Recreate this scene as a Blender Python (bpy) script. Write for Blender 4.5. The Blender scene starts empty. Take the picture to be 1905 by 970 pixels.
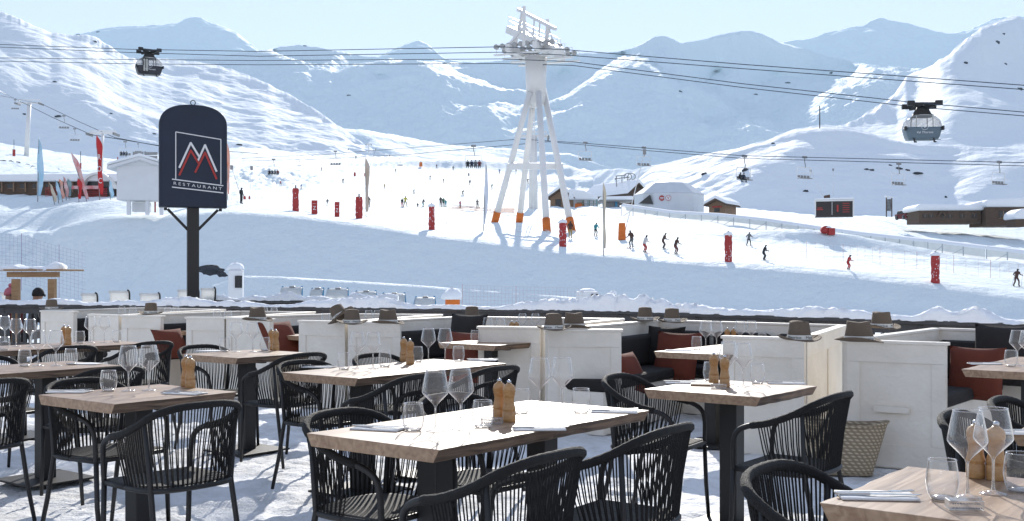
import bpy, bmesh, math, random
import numpy as np
from mathutils import Vector, Matrix, Quaternion
random.seed(7)
# ------------------------------------------------------------------ camera, light, exposure
SC = bpy.context.scene
COL = SC.collection
H = 1.34          # camera height above the terrace
F = 2050.0        # focal length in pixels of the 1905 px wide photograph
CX, HY = 952.5, 515.0
cam_d = bpy.data.cameras.new("camera")
cam_d.sensor_width = 36.0
cam_d.lens = 36.0 * F / 1905.0
cam_d.shift_y = (HY - 485.0) / 1905.0
cam_d.clip_start = 0.05
cam_d.clip_end = 30000
cam = bpy.data.objects.new("camera", cam_d)
cam.location = (0, 0, H)
cam.rotation_euler = (math.radians(90), 0, 0)
COL.objects.link(cam)
SC.camera = cam
SUN_EL, SUN_AZ = 25.0, 3.0
world = bpy.data.worlds.new("World")
SC.world = world
world.use_nodes = True
wn = world.node_tree.nodes
wl = world.node_tree.links
sky = wn.new('ShaderNodeTexSky')
sky.sky_type = 'NISHITA'
sky.sun_disc = False
sky.sun_elevation = math.radians(SUN_EL)
sky.sun_rotation = math.radians(SUN_AZ)
sky.altitude = 2300
sky.air_density = 1.0
sky.dust_density = 0.0
sky.ozone_density = 1.0
gm = wn.new('ShaderNodeGamma')          # evens out the sky light to lift shaded snow: softer difference between zenith and horizon
gm.inputs[1].default_value = 0.40
tint = wn.new('ShaderNodeMix'); tint.data_type = 'RGBA'; tint.blend_type = 'MULTIPLY'; tint.inputs[0].default_value = 1.0
tint.inputs[7].default_value = (0.90, 0.865, 0.94, 1)
wl.new(sky.outputs[0], gm.inputs[0])
wl.new(gm.outputs[0], tint.inputs[6])
wl.new(tint.outputs[2], wn['Background'].inputs[0])
wn['Background'].inputs[1].default_value = 0.15
sun_d = bpy.data.lights.new("sun", 'SUN')
sun_d.energy = 1.62
sun_d.angle = math.radians(0.5)
sun_d.color = (1.0, 0.95, 0.88)
sun = bpy.data.objects.new("sun", sun_d)
_a, _e = math.radians(SUN_AZ), math.radians(SUN_EL)
SUNV = Vector((math.sin(_a) * math.cos(_e), math.cos(_a) * math.cos(_e), math.sin(_e)))
sun.rotation_euler = SUNV.to_track_quat('Z', 'Y').to_euler()
COL.objects.link(sun)
vs = SC.view_settings
vs.view_transform = 'Standard'
vs.look = 'None'
vs.gamma = 1
vs.use_curve_mapping = False
vs.exposure = 1.95
SC.render.resolution_x, SC.render.resolution_y = 1024, 521
try:
    SC.cycles.max_bounces = 8
    SC.cycles.transparent_max_bounces = 24
    SC.cycles.caustics_reflective = False
    SC.cycles.caustics_refractive = False
    SC.cycles.sample_clamp_indirect = 6
except Exception:
    pass

# ------------------------------------------------------------------ helpers
def S2L(c):
    def f(v):
        v /= 255.0
        return v / 12.92 if v <= 0.04045 else ((v + 0.055) / 1.055) ** 2.4
    return (f(c[0]), f(c[1]), f(c[2]), 1)

MATS = {}
def mat(name, col, rough=0.6, metal=0.0, noise=0.0, nscale=8.0, bump=0.0, bscale=20.0, col2=None, coords='Object', spec=0.5, stretch=None, detail=4.0):
    """principled material with procedural colour variation and bump"""
    if name in MATS:
        return MATS[name]
    m = bpy.data.materials.new(name)
    m.use_nodes = True
    nt = m.node_tree
    b = nt.nodes['Principled BSDF']
    b.inputs['Roughness'].default_value = rough
    b.inputs['Metallic'].default_value = metal
    b.inputs['Specular IOR Level'].default_value = spec
    c = tuple(col) + ((1,) if len(col) == 3 else ())
    b.inputs['Base Color'].default_value = c
    if noise > 0 or bump > 0:
        tc = nt.nodes.new('ShaderNodeTexCoord')
        mp = nt.nodes.new('ShaderNodeMapping')
        nt.links.new(tc.outputs[coords], mp.inputs[0])
        if stretch:
            mp.inputs['Scale'].default_value = stretch
    if noise > 0:
        n = nt.nodes.new('ShaderNodeTexNoise')
        n.inputs['Scale'].default_value = nscale
        n.inputs['Detail'].default_value = detail
        nt.links.new(mp.outputs[0], n.inputs['Vector'])
        r = nt.nodes.new('ShaderNodeValToRGB')
        r.color_ramp.elements[0].position = 0.3
        r.color_ramp.elements[1].position = 0.7
        c2 = (tuple(col2) + ((1,) if len(col2) == 3 else ())) if col2 else tuple(v * (1 - noise) for v in c[:3]) + (1,)
        r.color_ramp.elements[0].color = c2
        r.color_ramp.elements[1].color = c
        nt.links.new(n.outputs['Fac'], r.inputs[0])
        nt.links.new(r.outputs[0], b.inputs['Base Color'])
    if bump > 0:
        n2 = nt.nodes.new('ShaderNodeTexNoise')
        n2.inputs['Scale'].default_value = bscale
        n2.inputs['Detail'].default_value = 5
        nt.links.new(mp.outputs[0], n2.inputs['Vector'])
        bp = nt.nodes.new('ShaderNodeBump')
        bp.inputs['Strength'].default_value = bump
        bp.inputs['Distance'].default_value = 0.02
        nt.links.new(n2.outputs['Fac'], bp.inputs['Height'])
        nt.links.new(bp.outputs[0], b.inputs['Normal'])
    MATS[name] = m
    return m

def link(name, me, m=None, parent=None, smooth=False, loc=None):
    o = bpy.data.objects.new(name, me)
    COL.objects.link(o)
    if m is not None and not len(me.materials):
        for q in (m if isinstance(m, (list, tuple)) else [m]):
            me.materials.append(q)
    if parent is not None:
        o.parent = parent
    if loc is not None:
        o.location = loc
    if smooth:
        me.polygons.foreach_set('use_smooth', [True] * len(me.polygons))
    return o

class MB:
    """collects faces and links them as one mesh object"""
    def __init__(s):
        s.v, s.f, s.mi = [], [], []
        s.cur = 0
    def _add(s, vs, fs):
        o = len(s.v)
        s.v += [tuple(p) for p in vs]
        s.f += [tuple(i + o for i in q) for q in fs]
        s.mi += [s.cur] * len(fs)
        return s
    def box(s, c, d, rz=0.0, M=None, taper=1.0):
        hx, hy, hz = d[0] / 2, d[1] / 2, d[2] / 2
        vs = []
        for sz in (-1, 1):
            t = taper if sz > 0 else 1
            for sx, sy in ((-1, -1), (1, -1), (1, 1), (-1, 1)):
                vs.append(Vector((sx * hx * t, sy * hy * t, sz * hz)))
        if rz:
            R = Matrix.Rotation(rz, 3, 'Z')
            vs = [R @ p for p in vs]
        if M is not None:
            vs = [M @ p for p in vs]
        vs = [p + Vector(c) for p in vs]
        return s._add(vs, [(3, 2, 1, 0), (4, 5, 6, 7), (0, 1, 5, 4), (1, 2, 6, 5), (2, 3, 7, 6), (3, 0, 4, 7)])
    def bar(s, a, b, w, h=None, up=Vector((0, 0, 1))):
        a, b = Vector(a), Vector(b)
        h = h or w
        d = (b - a)
        L = d.length
        d.normalize()
        x = d.cross(up)
        if x.length < 1e-4:
            x = d.cross(Vector((1, 0, 0)))
        x.normalize()
        z = x.cross(d)
        M = Matrix((x, d, z)).transposed()
        return s.box((a + b) / 2, (w, L, h), M=M)
    def tube(s, pts, r, n=8, caps=True, flat=None):
        pts = [Vector(p) for p in pts]
        rs = r if isinstance(r, (list, tuple)) else [r] * len(pts)
        vs, fs = [], []
        prev = None
        for i, p in enumerate(pts):
            t = (pts[min(i + 1, len(pts) - 1)] - pts[max(i - 1, 0)])
            if t.length < 1e-9:
                t = Vector((0, 0, 1))
            t.normalize()
            if prev is None:
                a = Vector((0, 0, 1)) if abs(t.z) < 0.9 else Vector((1, 0, 0))
                x = t.cross(a).normalized()
            else:
                x = (prev - t * prev.dot(t)).normalized()
            prev = x
            y = t.cross(x)
            for k in range(n):
                an = 2 * math.pi * k / n
                vs.append(p + (x * math.cos(an) + y * math.sin(an)) * rs[i])
        for i in range(len(pts) - 1):
            for k in range(n):
                k2 = (k + 1) % n
                fs.append((i * n + k, i * n + k2, (i + 1) * n + k2, (i + 1) * n + k))
        if caps:
            fs.append(tuple(range(n - 1, -1, -1)))
            fs.append(tuple((len(pts) - 1) * n + k for k in range(n)))
        return s._add(vs, fs)
    def lathe(s, prof, n=16, c=(0, 0, 0), caps=True, M=None, sx=1.0, sy=1.0):
        vs, fs = [], []
        for (r, z) in prof:
            for k in range(n):
                a = 2 * math.pi * k / n
                p = Vector((r * math.cos(a) * sx, r * math.sin(a) * sy, z))
                if M is not None:
                    p = M @ p
                vs.append(p + Vector(c))
        m = len(prof)
        for i in range(m - 1):
            for k in range(n):
                k2 = (k + 1) % n
                fs.append((i * n + k, i * n + k2, (i + 1) * n + k2, (i + 1) * n + k))
        if caps:
            if prof[0][0] > 1e-5:
                fs.append(tuple(range(n - 1, -1, -1)))
            if prof[-1][0] > 1e-5:
                fs.append(tuple((m - 1) * n + k for k in range(n)))
        return s._add(vs, fs)
    def prism(s, poly, y0, y1, M=None, off=(0, 0, 0)):
        """poly of (x,z), extruded along y"""
        n = len(poly)
        vs = [Vector((p[0], y0, p[1])) for p in poly] + [Vector((p[0], y1, p[1])) for p in poly]
        if M is not None:
            vs = [M @ p for p in vs]
        vs = [p + Vector(off) for p in vs]
        fs = [tuple(range(n)), tuple(range(2 * n - 1, n - 1, -1))]
        for i in range(n):
            j = (i + 1) % n
            fs.append((i, i + n, j + n, j))
        return s._add(vs, fs)
    def grid(s, fn, nu, nv):
        vs = [fn(i / nu, j / nv) for j in range(nv + 1) for i in range(nu + 1)]
        fs = [(j * (nu + 1) + i, j * (nu + 1) + i + 1, (j + 1) * (nu + 1) + i + 1, (j + 1) * (nu + 1) + i) for j in range(nv) for i in range(nu)]
        return s._add(vs, fs)
    def mesh(s, name):
        me = bpy.data.meshes.new(name)
        me.from_pydata([tuple(p) for p in s.v], [], s.f)
        me.update()
        if any(s.mi):
            me.polygons.foreach_set('material_index', s.mi)
        bm = bmesh.new()
        bm.from_mesh(me)
        bmesh.ops.recalc_face_normals(bm, faces=bm.faces)
        bm.to_mesh(me)
        bm.free()
        return me
    def build(s, name, m=None, parent=None, smooth=False, loc=None, bevel=0.0):
        me = s.mesh(name)
        o = link(name, me, m, parent, smooth, loc)
        if bevel > 0:
            b = o.modifiers.new('bevel', 'BEVEL')
            b.width = bevel
            b.segments = 2
            b.limit_method = 'ANGLE'
        return o

def tag(o, label=None, cat=None, group=None, kind=None):
    if label: o['label'] = label
    if cat: o['category'] = cat
    if group: o['group'] = group
    if kind: o['kind'] = kind
    return o

def empty(name, loc=(0, 0, 0), rz=0.0, sc=1.0):
    o = bpy.data.objects.new(name, None)
    o.location = loc
    o.rotation_euler = (0, 0, rz)
    o.scale = (sc, sc, sc)
    o.empty_display_size = 0.1
    COL.objects.link(o)
    return o

def kids(o):
    return [c for c in COL.objects if c.parent == o]
KIDS = {}
def copy_tree(o, label=None, group=None):
    """a thing, its parts and their sub-parts"""
    if o.name not in KIDS:
        KIDS[o.name] = [(c, kids(c)) for c in kids(o)]
    r = o.copy()
    COL.objects.link(r)
    for c, gs in KIDS[o.name]:
        k = c.copy()
        COL.objects.link(k)
        k.parent = r
        for g in gs:
            q = g.copy()
            COL.objects.link(q)
            q.parent = k
    if label: r['label'] = label
    if group: r['group'] = group
    return r

def at(x, y, z=None, d=None):
    """pixel of the photograph -> world point on height z or at depth d"""
    if d is None:
        d = F * (H - z) / (y - HY)
    return Vector(((x - CX) * d / F, d, H - (y - HY) * d / F))

# 2-D value noise on arrays
_rng = np.random.RandomState(3)
_tab = _rng.rand(256, 256)
def vnoise(x, y):
    xi, yi = np.floor(x).astype(int), np.floor(y).astype(int)
    fx, fy = x - xi, y - yi
    fx, fy = fx * fx * (3 - 2 * fx), fy * fy * (3 - 2 * fy)
    a = _tab[xi % 256, yi % 256]; b = _tab[(xi + 1) % 256, yi % 256]
    c = _tab[xi % 256, (yi + 1) % 256]; e = _tab[(xi + 1) % 256, (yi + 1) % 256]
    return (a * (1 - fx) + b * fx) * (1 - fy) + (c * (1 - fx) + e * fx) * fy - 0.5
def fbm(x, y, o=5, g=0.5):
    s, a = 0, 1.0
    for i in range(o):
        s = s + a * vnoise(x * 2 ** i + 17.3 * i, y * 2 ** i + 5.1 * i)
        a *= g
    return s
def smooth1(a, k):
    ker = np.hanning(2 * k + 3)[1:-1]; ker /= ker.sum()
    return np.convolve(np.pad(a, k, mode='edge'), ker, 'valid')

def grid_mesh(name, X, Y, Z, m):
    """sheet from 2-D arrays (rows, cols)"""
    nr, nc = X.shape
    co = np.stack([X, Y, Z], -1).reshape(-1, 3)
    i = np.arange(nr * nc).reshape(nr, nc)
    q = np.stack([i[:-1, :-1], i[:-1, 1:], i[1:, 1:], i[1:, :-1]], -1).reshape(-1, 4)
    me = bpy.data.meshes.new(name)
    me.vertices.add(len(co)); me.vertices.foreach_set('co', co.ravel().astype('f4'))
    me.loops.add(q.size); me.loops.foreach_set('vertex_index', q.ravel().astype('i4'))
    me.polygons.add(len(q)); me.polygons.foreach_set('loop_start', np.arange(0, q.size, 4).astype('i4'))
    me.polygons.foreach_set('loop_total', np.full(len(q), 4, 'i4'))
    me.polygons.foreach_set('use_smooth', np.ones(len(q), bool))
    me.update(calc_edges=True)
    me.validate()
    return link(name, me, m)

# ------------------------------------------------------------------ snow
def snow_material(name, base, scale, bump, dist, sp=0.3):
    m = bpy.data.materials.new(name)
    m.use_nodes = True
    nt = m.node_tree
    b = nt.nodes['Principled BSDF']
    b.inputs['Base Color'].default_value = base
    b.inputs['Roughness'].default_value = 0.75
    b.inputs['Specular IOR Level'].default_value = sp
    tc = nt.nodes.new('ShaderNodeTexCoord')
    n = nt.nodes.new('ShaderNodeTexNoise')
    n.inputs['Scale'].default_value = scale
    n.inputs['Detail'].default_value = 8
    n.inputs['Roughness'].default_value = 0.6
    nt.links.new(tc.outputs['Object'], n.inputs['Vector'])
    bp = nt.nodes.new('ShaderNodeBump')
    bp.inputs['Strength'].default_value = bump
    bp.inputs['Distance'].default_value = dist
    nt.links.new(n.outputs['Fac'], bp.inputs['Height'])
    nt.links.new(bp.outputs[0], b.inputs['Normal'])
    MATS[name] = m
    return m
M_SNOW = snow_material('snow_piste', (0.78, 0.85, 0.86, 1), 0.5, 0.6, 0.9)
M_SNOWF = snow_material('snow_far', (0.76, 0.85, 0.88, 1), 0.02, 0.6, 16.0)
M_SNOWH = snow_material('snow_hill', (0.82, 0.87, 0.89, 1), 0.05, 0.5, 4.0)
M_CAP = snow_material('snow_cap', (0.86, 0.88, 0.9, 1), 9.0, 0.6, 0.04)
# rock colour shows on some steep spots of the mountains
def add_rock(m, scale, lo, hi):
    nt = m.node_tree
    b = nt.nodes['Principled BSDF']
    tc = nt.nodes.new('ShaderNodeTexCoord')
    n = nt.nodes.new('ShaderNodeTexNoise'); n.inputs['Scale'].default_value = scale; n.inputs['Detail'].default_value = 10; n.inputs['Roughness'].default_value = 0.62
    nt.links.new(tc.outputs['Object'], n.inputs['Vector'])
    r = nt.nodes.new('ShaderNodeValToRGB')
    r.color_ramp.elements[0].position = lo; r.color_ramp.elements[1].position = hi
    r.color_ramp.elements[0].color = b.inputs['Base Color'].default_value
    r.color_ramp.elements[1].color = (0.11, 0.12, 0.14, 1)
    nt.links.new(n.outputs['Fac'], r.inputs[0]); nt.links.new(r.outputs[0], b.inputs['Base Color'])
add_rock(M_SNOWH, 0.05, 0.71, 0.74)

# ------------------------------------------------------------------ piste terrain: stations of (depth, pixel row) per pixel column
XS = np.arange(-420, 2330, 3.0)
def curve(pts, k=6):
    p = np.array(pts, float)
    return smooth1(np.interp(XS, p[:, 0], p[:, 1]), k)
CREST_Y = curve([(-420,430),(0,428),(90,434),(140,412),(200,398),(300,395),(420,385),(550,393),(668,408),(803,428),(1050,460),(1200,473),(1355,487),(1550,503),(1740,524),(1905,545),(2300,590)], 10)
CREST_D = curve([(-420,112),(0,110),(550,101),(1050,93),(1740,82),(1905,80),(2300,74)], 10)
ST = [  # depth, row curve
    (135, curve([(-420,362),(0,364),(200,366),(300,372),(450,373),(600,390),(750,404),(1050,415),(1200,421),(1500,446),(1740,470),(1905,484),(2300,515)], 14)),
    (205, curve([(-420,318),(0,322),(300,342),(600,368),(800,382),(1000,388),(1200,391),(1350,394),(1500,402),(1700,410),(1905,420),(2300,440)], 14)),
    (350, curve([(-420,280),(0,286),(300,310),(600,338),(800,346),(1000,352),(1200,358),(1350,364),(1500,378),(1905,392),(2300,400)], 14)),
    (700, curve([(-420,250),(0,262),(120,285),(220,300),(300,285),(450,272),(600,289),(700,291),(800,297),(900,300),(1000,312),(1100,323),(1300,350),(1905,372),(2300,380)], 6)),
]
def zrow(y, d):
    return H - (y - HY) * d / F
def piste_profile(i):
    """(depths, heights) of the control points of column i"""
    cd, cy = CREST_D[i], CREST_Y[i]
    zc = zrow(cy, cd)
    ds = [21.0, 60.0]; zs = [-2.4, -2.2]
    x = XS[i]
    zf = -1.6
    run = (zc - zf) / 0.60
    foot = cd - run
    ds += [foot - 7, foot - 2, foot + 0.8, cd - 3.2, cd - 1.2, cd + 0.4, cd + 2.5]
    zs += [-2.1, -1.95, zf + 0.6, zc - 1.55, zc - 0.42, zc - 0.03, zc + 0.12]
    for d, yc in ST:
        ds.append(d); zs.append(zrow(yc[i], d))
    ds += [900, 1600]; zs += [zs[-1] - 25, zs[-1] - 160]
    return ds, zs
DROW = np.concatenate([np.linspace(21, 60, 24), np.linspace(61, 118, 230), np.geomspace(118.5, 760, 330), np.geomspace(770, 1500, 20)])
PZ = np.zeros((len(DROW), len(XS)))
for i in range(len(XS)):
    ds, zs = piste_profile(i)
    PZ[:, i] = np.interp(DROW, ds, zs)
# soften along depth
for i in range(len(XS)):
    PZ[24:, i] = smooth1(PZ[24:, i], 3)
PX = (XS[None, :] - CX) * DROW[:, None] / F
PY = np.repeat(DROW[:, None], len(XS), 1)
bank = (PY > 66) & (PY < CREST_D[None, :] + 1)
nz = fbm(PX / 26 + 40, PY / 26 + 9, 5, 0.5)
amp = np.clip((PY - 60) / 40, 0, 1) * (0.35 + PY / 700)
PZ += nz * amp * 1.0
# groomed relief: dunes across the right half, hollows that fall into shade
def bump(cx, cy, rx, ry, h, ang=0.0):
    """a mound (h>0) or hollow at pixel (cx) and depth cy, radii in metres"""
    global PZ
    wx = (cx - CX) * cy / F
    dx, dy = PX - wx, PY - cy
    c, s = math.cos(ang), math.sin(ang)
    u, v = (dx * c + dy * s) / rx, (-dx * s + dy * c) / ry
    PZ = PZ + h * np.exp(-(u * u + v * v))
bump(1480, 120, 9, 3.2, 1.1, -0.15)
bump(1650, 118, 12, 3.0, 0.9, -0.3)
bump(1200, 150, 12, 4, 0.9, -0.1)
bump(1880, 108, 8, 2.5, 0.7, -0.3)
bump(60, 118, 10, 5, 1.2, 0.2)
bump(1150, 330, 35, 9, 5.0)
bump(960, 520, 60, 12, 6.0)
bump(1300, 300, 20, 8, 3.5)
trk = fbm(PX / 3.0 + PY / 60, PY / 26, 4, .6) * 0.30 + fbm(PX / 1.2 + 9, PY / 9, 3, .6) * 0.13
PZ += trk * np.clip((PY - CREST_D[None, :] - 1) / 10, 0, 1) * (0.5 + PY / 300)
PXC = PX * F / PY + CX
churn = np.exp(-((PXC - 500) / 75) ** 2 - ((PY - 330) / 75) ** 2) + .8 * np.exp(-((PXC - 60) / 70) ** 2 - ((PY - 103) / 4) ** 2)
PZ += churn * (fbm(PX / 5, PY / 9, 5, .65) * 4.2)
rt = np.random.RandomState(8)
for k in range(44):       # ski tracks
    tx, ty = rt.uniform(350, 1150), rt.uniform(140, 420)
    sl, ln = rt.uniform(-.5, .9), rt.uniform(25, 90)
    wx = (tx - CX) * ty / F
    path = wx + (PY - ty) * sl * .4 + 3 * np.sin((PY - ty) / 14 + k)
    PZ -= 0.34 * np.exp(-((PX - path) / (.35 + PY / 700)) ** 2) * np.exp(-((PY - ty) / ln) ** 4)
def ground(x, y=None, d=None):
    """point of the piste sheet seen at pixel (x, y), beyond the bank's crest; or below pixel column x at depth d"""
    i = (x - XS[0]) / 3.0
    i0 = int(max(0, min(len(XS) - 2, math.floor(i)))); t = i - i0
    col = PZ[:, i0] * (1 - t) + PZ[:, i0 + 1] * t
    if d is not None:
        return Vector(((x - CX) * d / F, d, float(np.interp(d, DROW, col))))
    rows = HY - (col - H) * F / DROW
    best = 1e9
    for k in range(1, len(DROW)):
        if DROW[k] < CREST_D[i0] - 6: continue
        if rows[k] <= y:
            a = rows[k - 1]; b = rows[k]
            w = 0 if abs(a - b) < 1e-6 else min(1, max(0, (a - y) / (a - b)))
            dd = DROW[k - 1] + (DROW[k] - DROW[k - 1]) * w
            zz = float(np.interp(dd, DROW, col))
            return Vector(((x - CX) * dd / F, dd, zz))
    dd = 690.0
    return Vector(((x - CX) * dd / F, dd, float(np.interp(dd, DROW, col))))
tag(grid_mesh('snow_ground', PX, PY, PZ, M_SNOW), 'white ski piste and shaded snow bank beyond the terrace', None, kind='structure')

# ------------------------------------------------------------------ hills and mountains: slope painted per pixel, integrated to depth
def poly_mask(px, py, pts, soft):
    """soft mask of a closed polygon"""
    inside = np.zeros(px.shape, bool)
    dist = np.full(px.shape, 1e9)
    n = len(pts)
    for i in range(n):
        x0, y0 = pts[i]; x1, y1 = pts[(i + 1) % n]
        cond = ((y0 > py) != (y1 > py)) & (px < (x1 - x0) * (py - y0) / (y1 - y0 + 1e-9) + x0)
        inside ^= cond
        dist = np.minimum(dist, seg_dist(px, py, x0, y0, x1, y1))
    sd = np.where(inside, dist, -dist)
    return 1 / (1 + np.exp(-np.clip(sd / soft, -30, 30)))
def seg_dist(px, py, x0, y0, x1, y1):
    dx, dy = x1 - x0, y1 - y0
    t = np.clip(((px - x0) * dx + (py - y0) * dy) / (dx * dx + dy * dy + 1e-9), 0, 1)
    return np.hypot(px - x0 - t * dx, py - y0 - t * dy)
def line_mask(px, py, pts, w):
    d = np.full(px.shape, 1e9)
    for a, b in zip(pts[:-1], pts[1:]):
        d = np.minimum(d, seg_dist(px, py, a[0], a[1], b[0], b[1]))
    # taper to the ends
    e = np.minimum(np.hypot(px - pts[0][0], py - pts[0][1]), np.hypot(px - pts[-1][0], py - pts[-1][1]))
    ww = w * np.clip(e / (6 * w), 0.15, 1)
    return np.exp(-(d / ww) ** 2)

HILLS = []
def hill(name, x0, x1, dx, sil, ybase, d0, slope_fn, nrow, m, wob=0.0, wobs=30, behind=120.0, label=None, blur=44, relief=None):
    xs = np.arange(x0, x1 + dx, dx)
    sp = np.array(sil, float)
    top = np.interp(xs, sp[:, 0], sp[:, 1])
    top = smooth1(top, max(1, int(5 / dx)))
    wv = fbm(xs / wobs, xs * 0 + 3.3, 5, 0.6) * wob
    yb = ybase if np.isscalar(ybase) else np.interp(xs, np.array(ybase)[:, 0], np.array(ybase)[:, 1])
    yb = np.broadcast_to(yb, xs.shape)
    t = np.linspace(0, 1, nrow)[:, None]
    PYX = yb[None, :] + (top - yb)[None, :] * t
    PXX = np.repeat(xs[None, :], nrow, 0)
    S, B = slope_fn(PXX, PYX)
    kk = max(1, int(blur / dx))
    S = np.apply_along_axis(lambda r: smooth1(r, kk), 1, S)
    step = np.abs(yb - top) / (nrow - 1)
    D = np.zeros_like(PYX)
    D[0] = d0 if np.isscalar(d0) else np.interp(xs, np.array(d0)[:, 0], np.array(d0)[:, 1])
    E = np.zeros_like(PYX)
    for k in range(1, nrow):
        los = (HY - PYX[k - 1]) / F
        base = step * (D[k - 1] / F) / np.maximum(S[k - 1] - los, 0.05)
        D[k] = D[k - 1] + base
        if B is not None:
            flat = step * (D[k - 1] / F) / np.maximum(0.25 - los, 0.035)
            ep = np.pad(E[k - 1], 4, mode='edge')
            E[k] = sum(ep[j:len(ep) - 8 + j] * w_ for j, w_ in enumerate((.04, .08, .13, .16, .18, .16, .13, .08, .04))) * (1 - step / 230.0) + np.clip(B[k - 1], 0, 1) * np.maximum(flat - base, 0) * 1.7
    D = np.apply_along_axis(lambda r: smooth1(r, kk), 1, D)
    if B is not None:
        E = np.apply_along_axis(lambda r: smooth1(r, max(1, int(4 / dx))), 1, E)
        D = D + E
    X0 = (PXX - CX) * D / F
    PYX = PYX + wv[None, :] * np.clip(1 - (PYX - top[None, :]) / 30.0, 0, 1) ** 2
    ZN = relief(X0, D, PXX, PYX) if relief is not None else 0
    fade = np.clip((PYX - top[None, :]) / 10.0, 0.25, 1)
    PYX = PYX - ZN * fade * F / D
    X = (PXX - CX) * D / F
    Z = zrow(PYX, D)
    # skirt in front (sinks below) and slope down behind
    Xf, Df, Zf = (xs - CX) * (D[0] - behind) / F, D[0] - behind, Z[0] - behind * 0.45
    Xb, Db, Zb = (xs - CX) * (D[-1] + behind) / F, D[-1] + behind, Z[-1] - behind * 0.5
    X = np.vstack([Xf, X, Xb]); Y = np.vstack([Df, D, Db]); Z = np.vstack([Zf, Z, Zb])
    o = grid_mesh(name, X, Y, Z, m)
    tag(o, label, None, kind='structure')
    HILLS.append((xs, PYX, D))
    return o, (xs, PYX, D)

LIT, DARK = 0.33, 0.585
def mixs(mask, a=DARK, b=LIT):
    mask = np.clip(mask, 0, 1)
    return a + (b - a) * mask

def rel(lam, amp, o=5, g=0.5, ridged=False, asp=1.0, mod=None):
    def f(X, Y, px, py):
        n = fbm(X / lam + 31.7, Y / (lam * asp) + 11.3, o, g)
        if ridged:
            n = 0.35 - np.abs(n)
        a = amp if mod is None else amp * mod(px, py)
        return n * a
    return f
# far peaks
def sA(x, y):
    n = fbm(x / 45, y / 30, 5, 0.55)
    top = np.interp(x, [-400, 100, 360, 480, 700, 780, 830, 1440, 1640, 1905, 2300], [60, 70, 32, 92, 105, 75, 110, 70, 32, 35, 50])
    edge = np.exp(-np.maximum(y - top, 0) / 6)
    return 0.60 + n * 0.10 - 0.10 * edge, None
hill('mountain_far', -420, 2330, 3, [(-420,70),(60,80),(150,64),(185,56),(215,52),(250,50),(300,46),(335,42),(350,33),(362,31),(378,36),(392,45),(415,50),(440,62),(462,80),(480,94),(560,118),(700,108),(722,98),(745,86),(762,80),(778,74),(792,80),(806,92),(820,104),(835,112),(930,120),(1200,130),(1430,80),(1470,76),(1510,70),(1545,62),(1580,52),(1605,46),(1622,36),(1640,31),(1662,38),(1690,44),(1720,52),(1745,57),(1765,62),(1800,56),(1830,42),(1860,34),(1890,29),(1920,36),(2330,60)],
     320, 5200, sA, 150, M_SNOWF, 3.0, 22, 600, relief=rel(700, 80, 8, 0.58, True), label='pale blue shaded far peaks on the skyline')

# broad blue range in front of them
litB = [([(615,140),(660,128),(760,123),(795,121)],2.0),([(660,136),(700,131),(760,124)],1.5),([(790,121),(815,128),(850,146),(900,158),(932,166),(965,161),(1010,155),(1050,140),(1085,137)],3.0),
        ([(800,128),(840,128),(870,130)],3.0),([(850,220),(870,208),(905,206),(938,198),(965,210),(1000,200),(1060,170),(1080,150),(1110,128),(1150,108),(1190,103)],2.6),
        ([(940,250),(975,238),(1000,222),(1030,212),(1062,206)],2.6),([(1180,104),(1215,112),(1250,140),(1270,152)],1.5),([(1262,152),(1300,156),(1345,172),(1350,182)],4.0),
        ([(1305,152),(1340,146),(1360,145)],3.0),([(1285,232),(1310,222),(1350,217),(1400,214)],5.0),([(1385,166),(1440,160),(1500,163),(1560,158),(1600,150)],3.5),
        ([(1345,175),(1400,200),(1440,206),(1480,185),(1520,178),(1570,158)],4.5),([(1530,180),(1560,165),(1590,140),(1612,130)],5.0),([(1612,134),(1650,134),(1700,132)],4.0),
        ([(1380,214),(1430,218),(1460,232),(1470,245)],6.0),([(1440,75),(1470,85),(1490,92)],2.0),([(1475,80),(1515,82)],1.5),([(500,90),(540,112),(600,120)],1.2),([(690,160),(730,158)],1.0)]
def sB(x, y):
    n = fbm(x / 60, y / 26, 5, 0.55)
    n2 = fbm(x / 11, y / 5, 3, 0.6)
    mk = 0
    for pts, w in litB:
        mk = np.maximum(mk, line_mask(x, y + n2 * 3, pts, w * 1.6))
    patch = poly_mask(x, y, [(1360,165),(1600,165),(1560,240),(1470,250),(1340,190)], 14) * np.clip(0.25 + n * 1.6 + n2, 0, 1) * 0.5
    mk = np.maximum(mk, patch)
    return 0.60 + n * 0.06 + 0 * x, np.clip(mk * 1.35, 0, 1)
hill('mountain_range', -420, 2330, 2, [(-420,150),(180,100),(300,110),(400,104),(480,96),(520,88),(560,82),(600,90),(640,96),(690,107),(720,113),(800,118),(880,117),(930,112),(985,103),(1060,99),(1130,97),(1170,93),(1195,80),(1215,70),(1232,66),(1250,72),(1268,80),(1290,76),(1320,71),(1350,66),(1392,61),(1420,66),(1440,76),(1480,88),(1540,104),(1600,120),(1700,130),(1905,125),(2330,110)],
     335, 2150, sB, 340, M_SNOWF, 3.0, 26, 400, relief=lambda X, Y, px, py: rel(380, 36, 8, 0.58)(X, Y, px, py) + rel(150, 22, 6, 0.6, True, 1.8)(X, Y, px, py), label='shaded blue mountain range with sunlit snow ridges')

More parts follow.
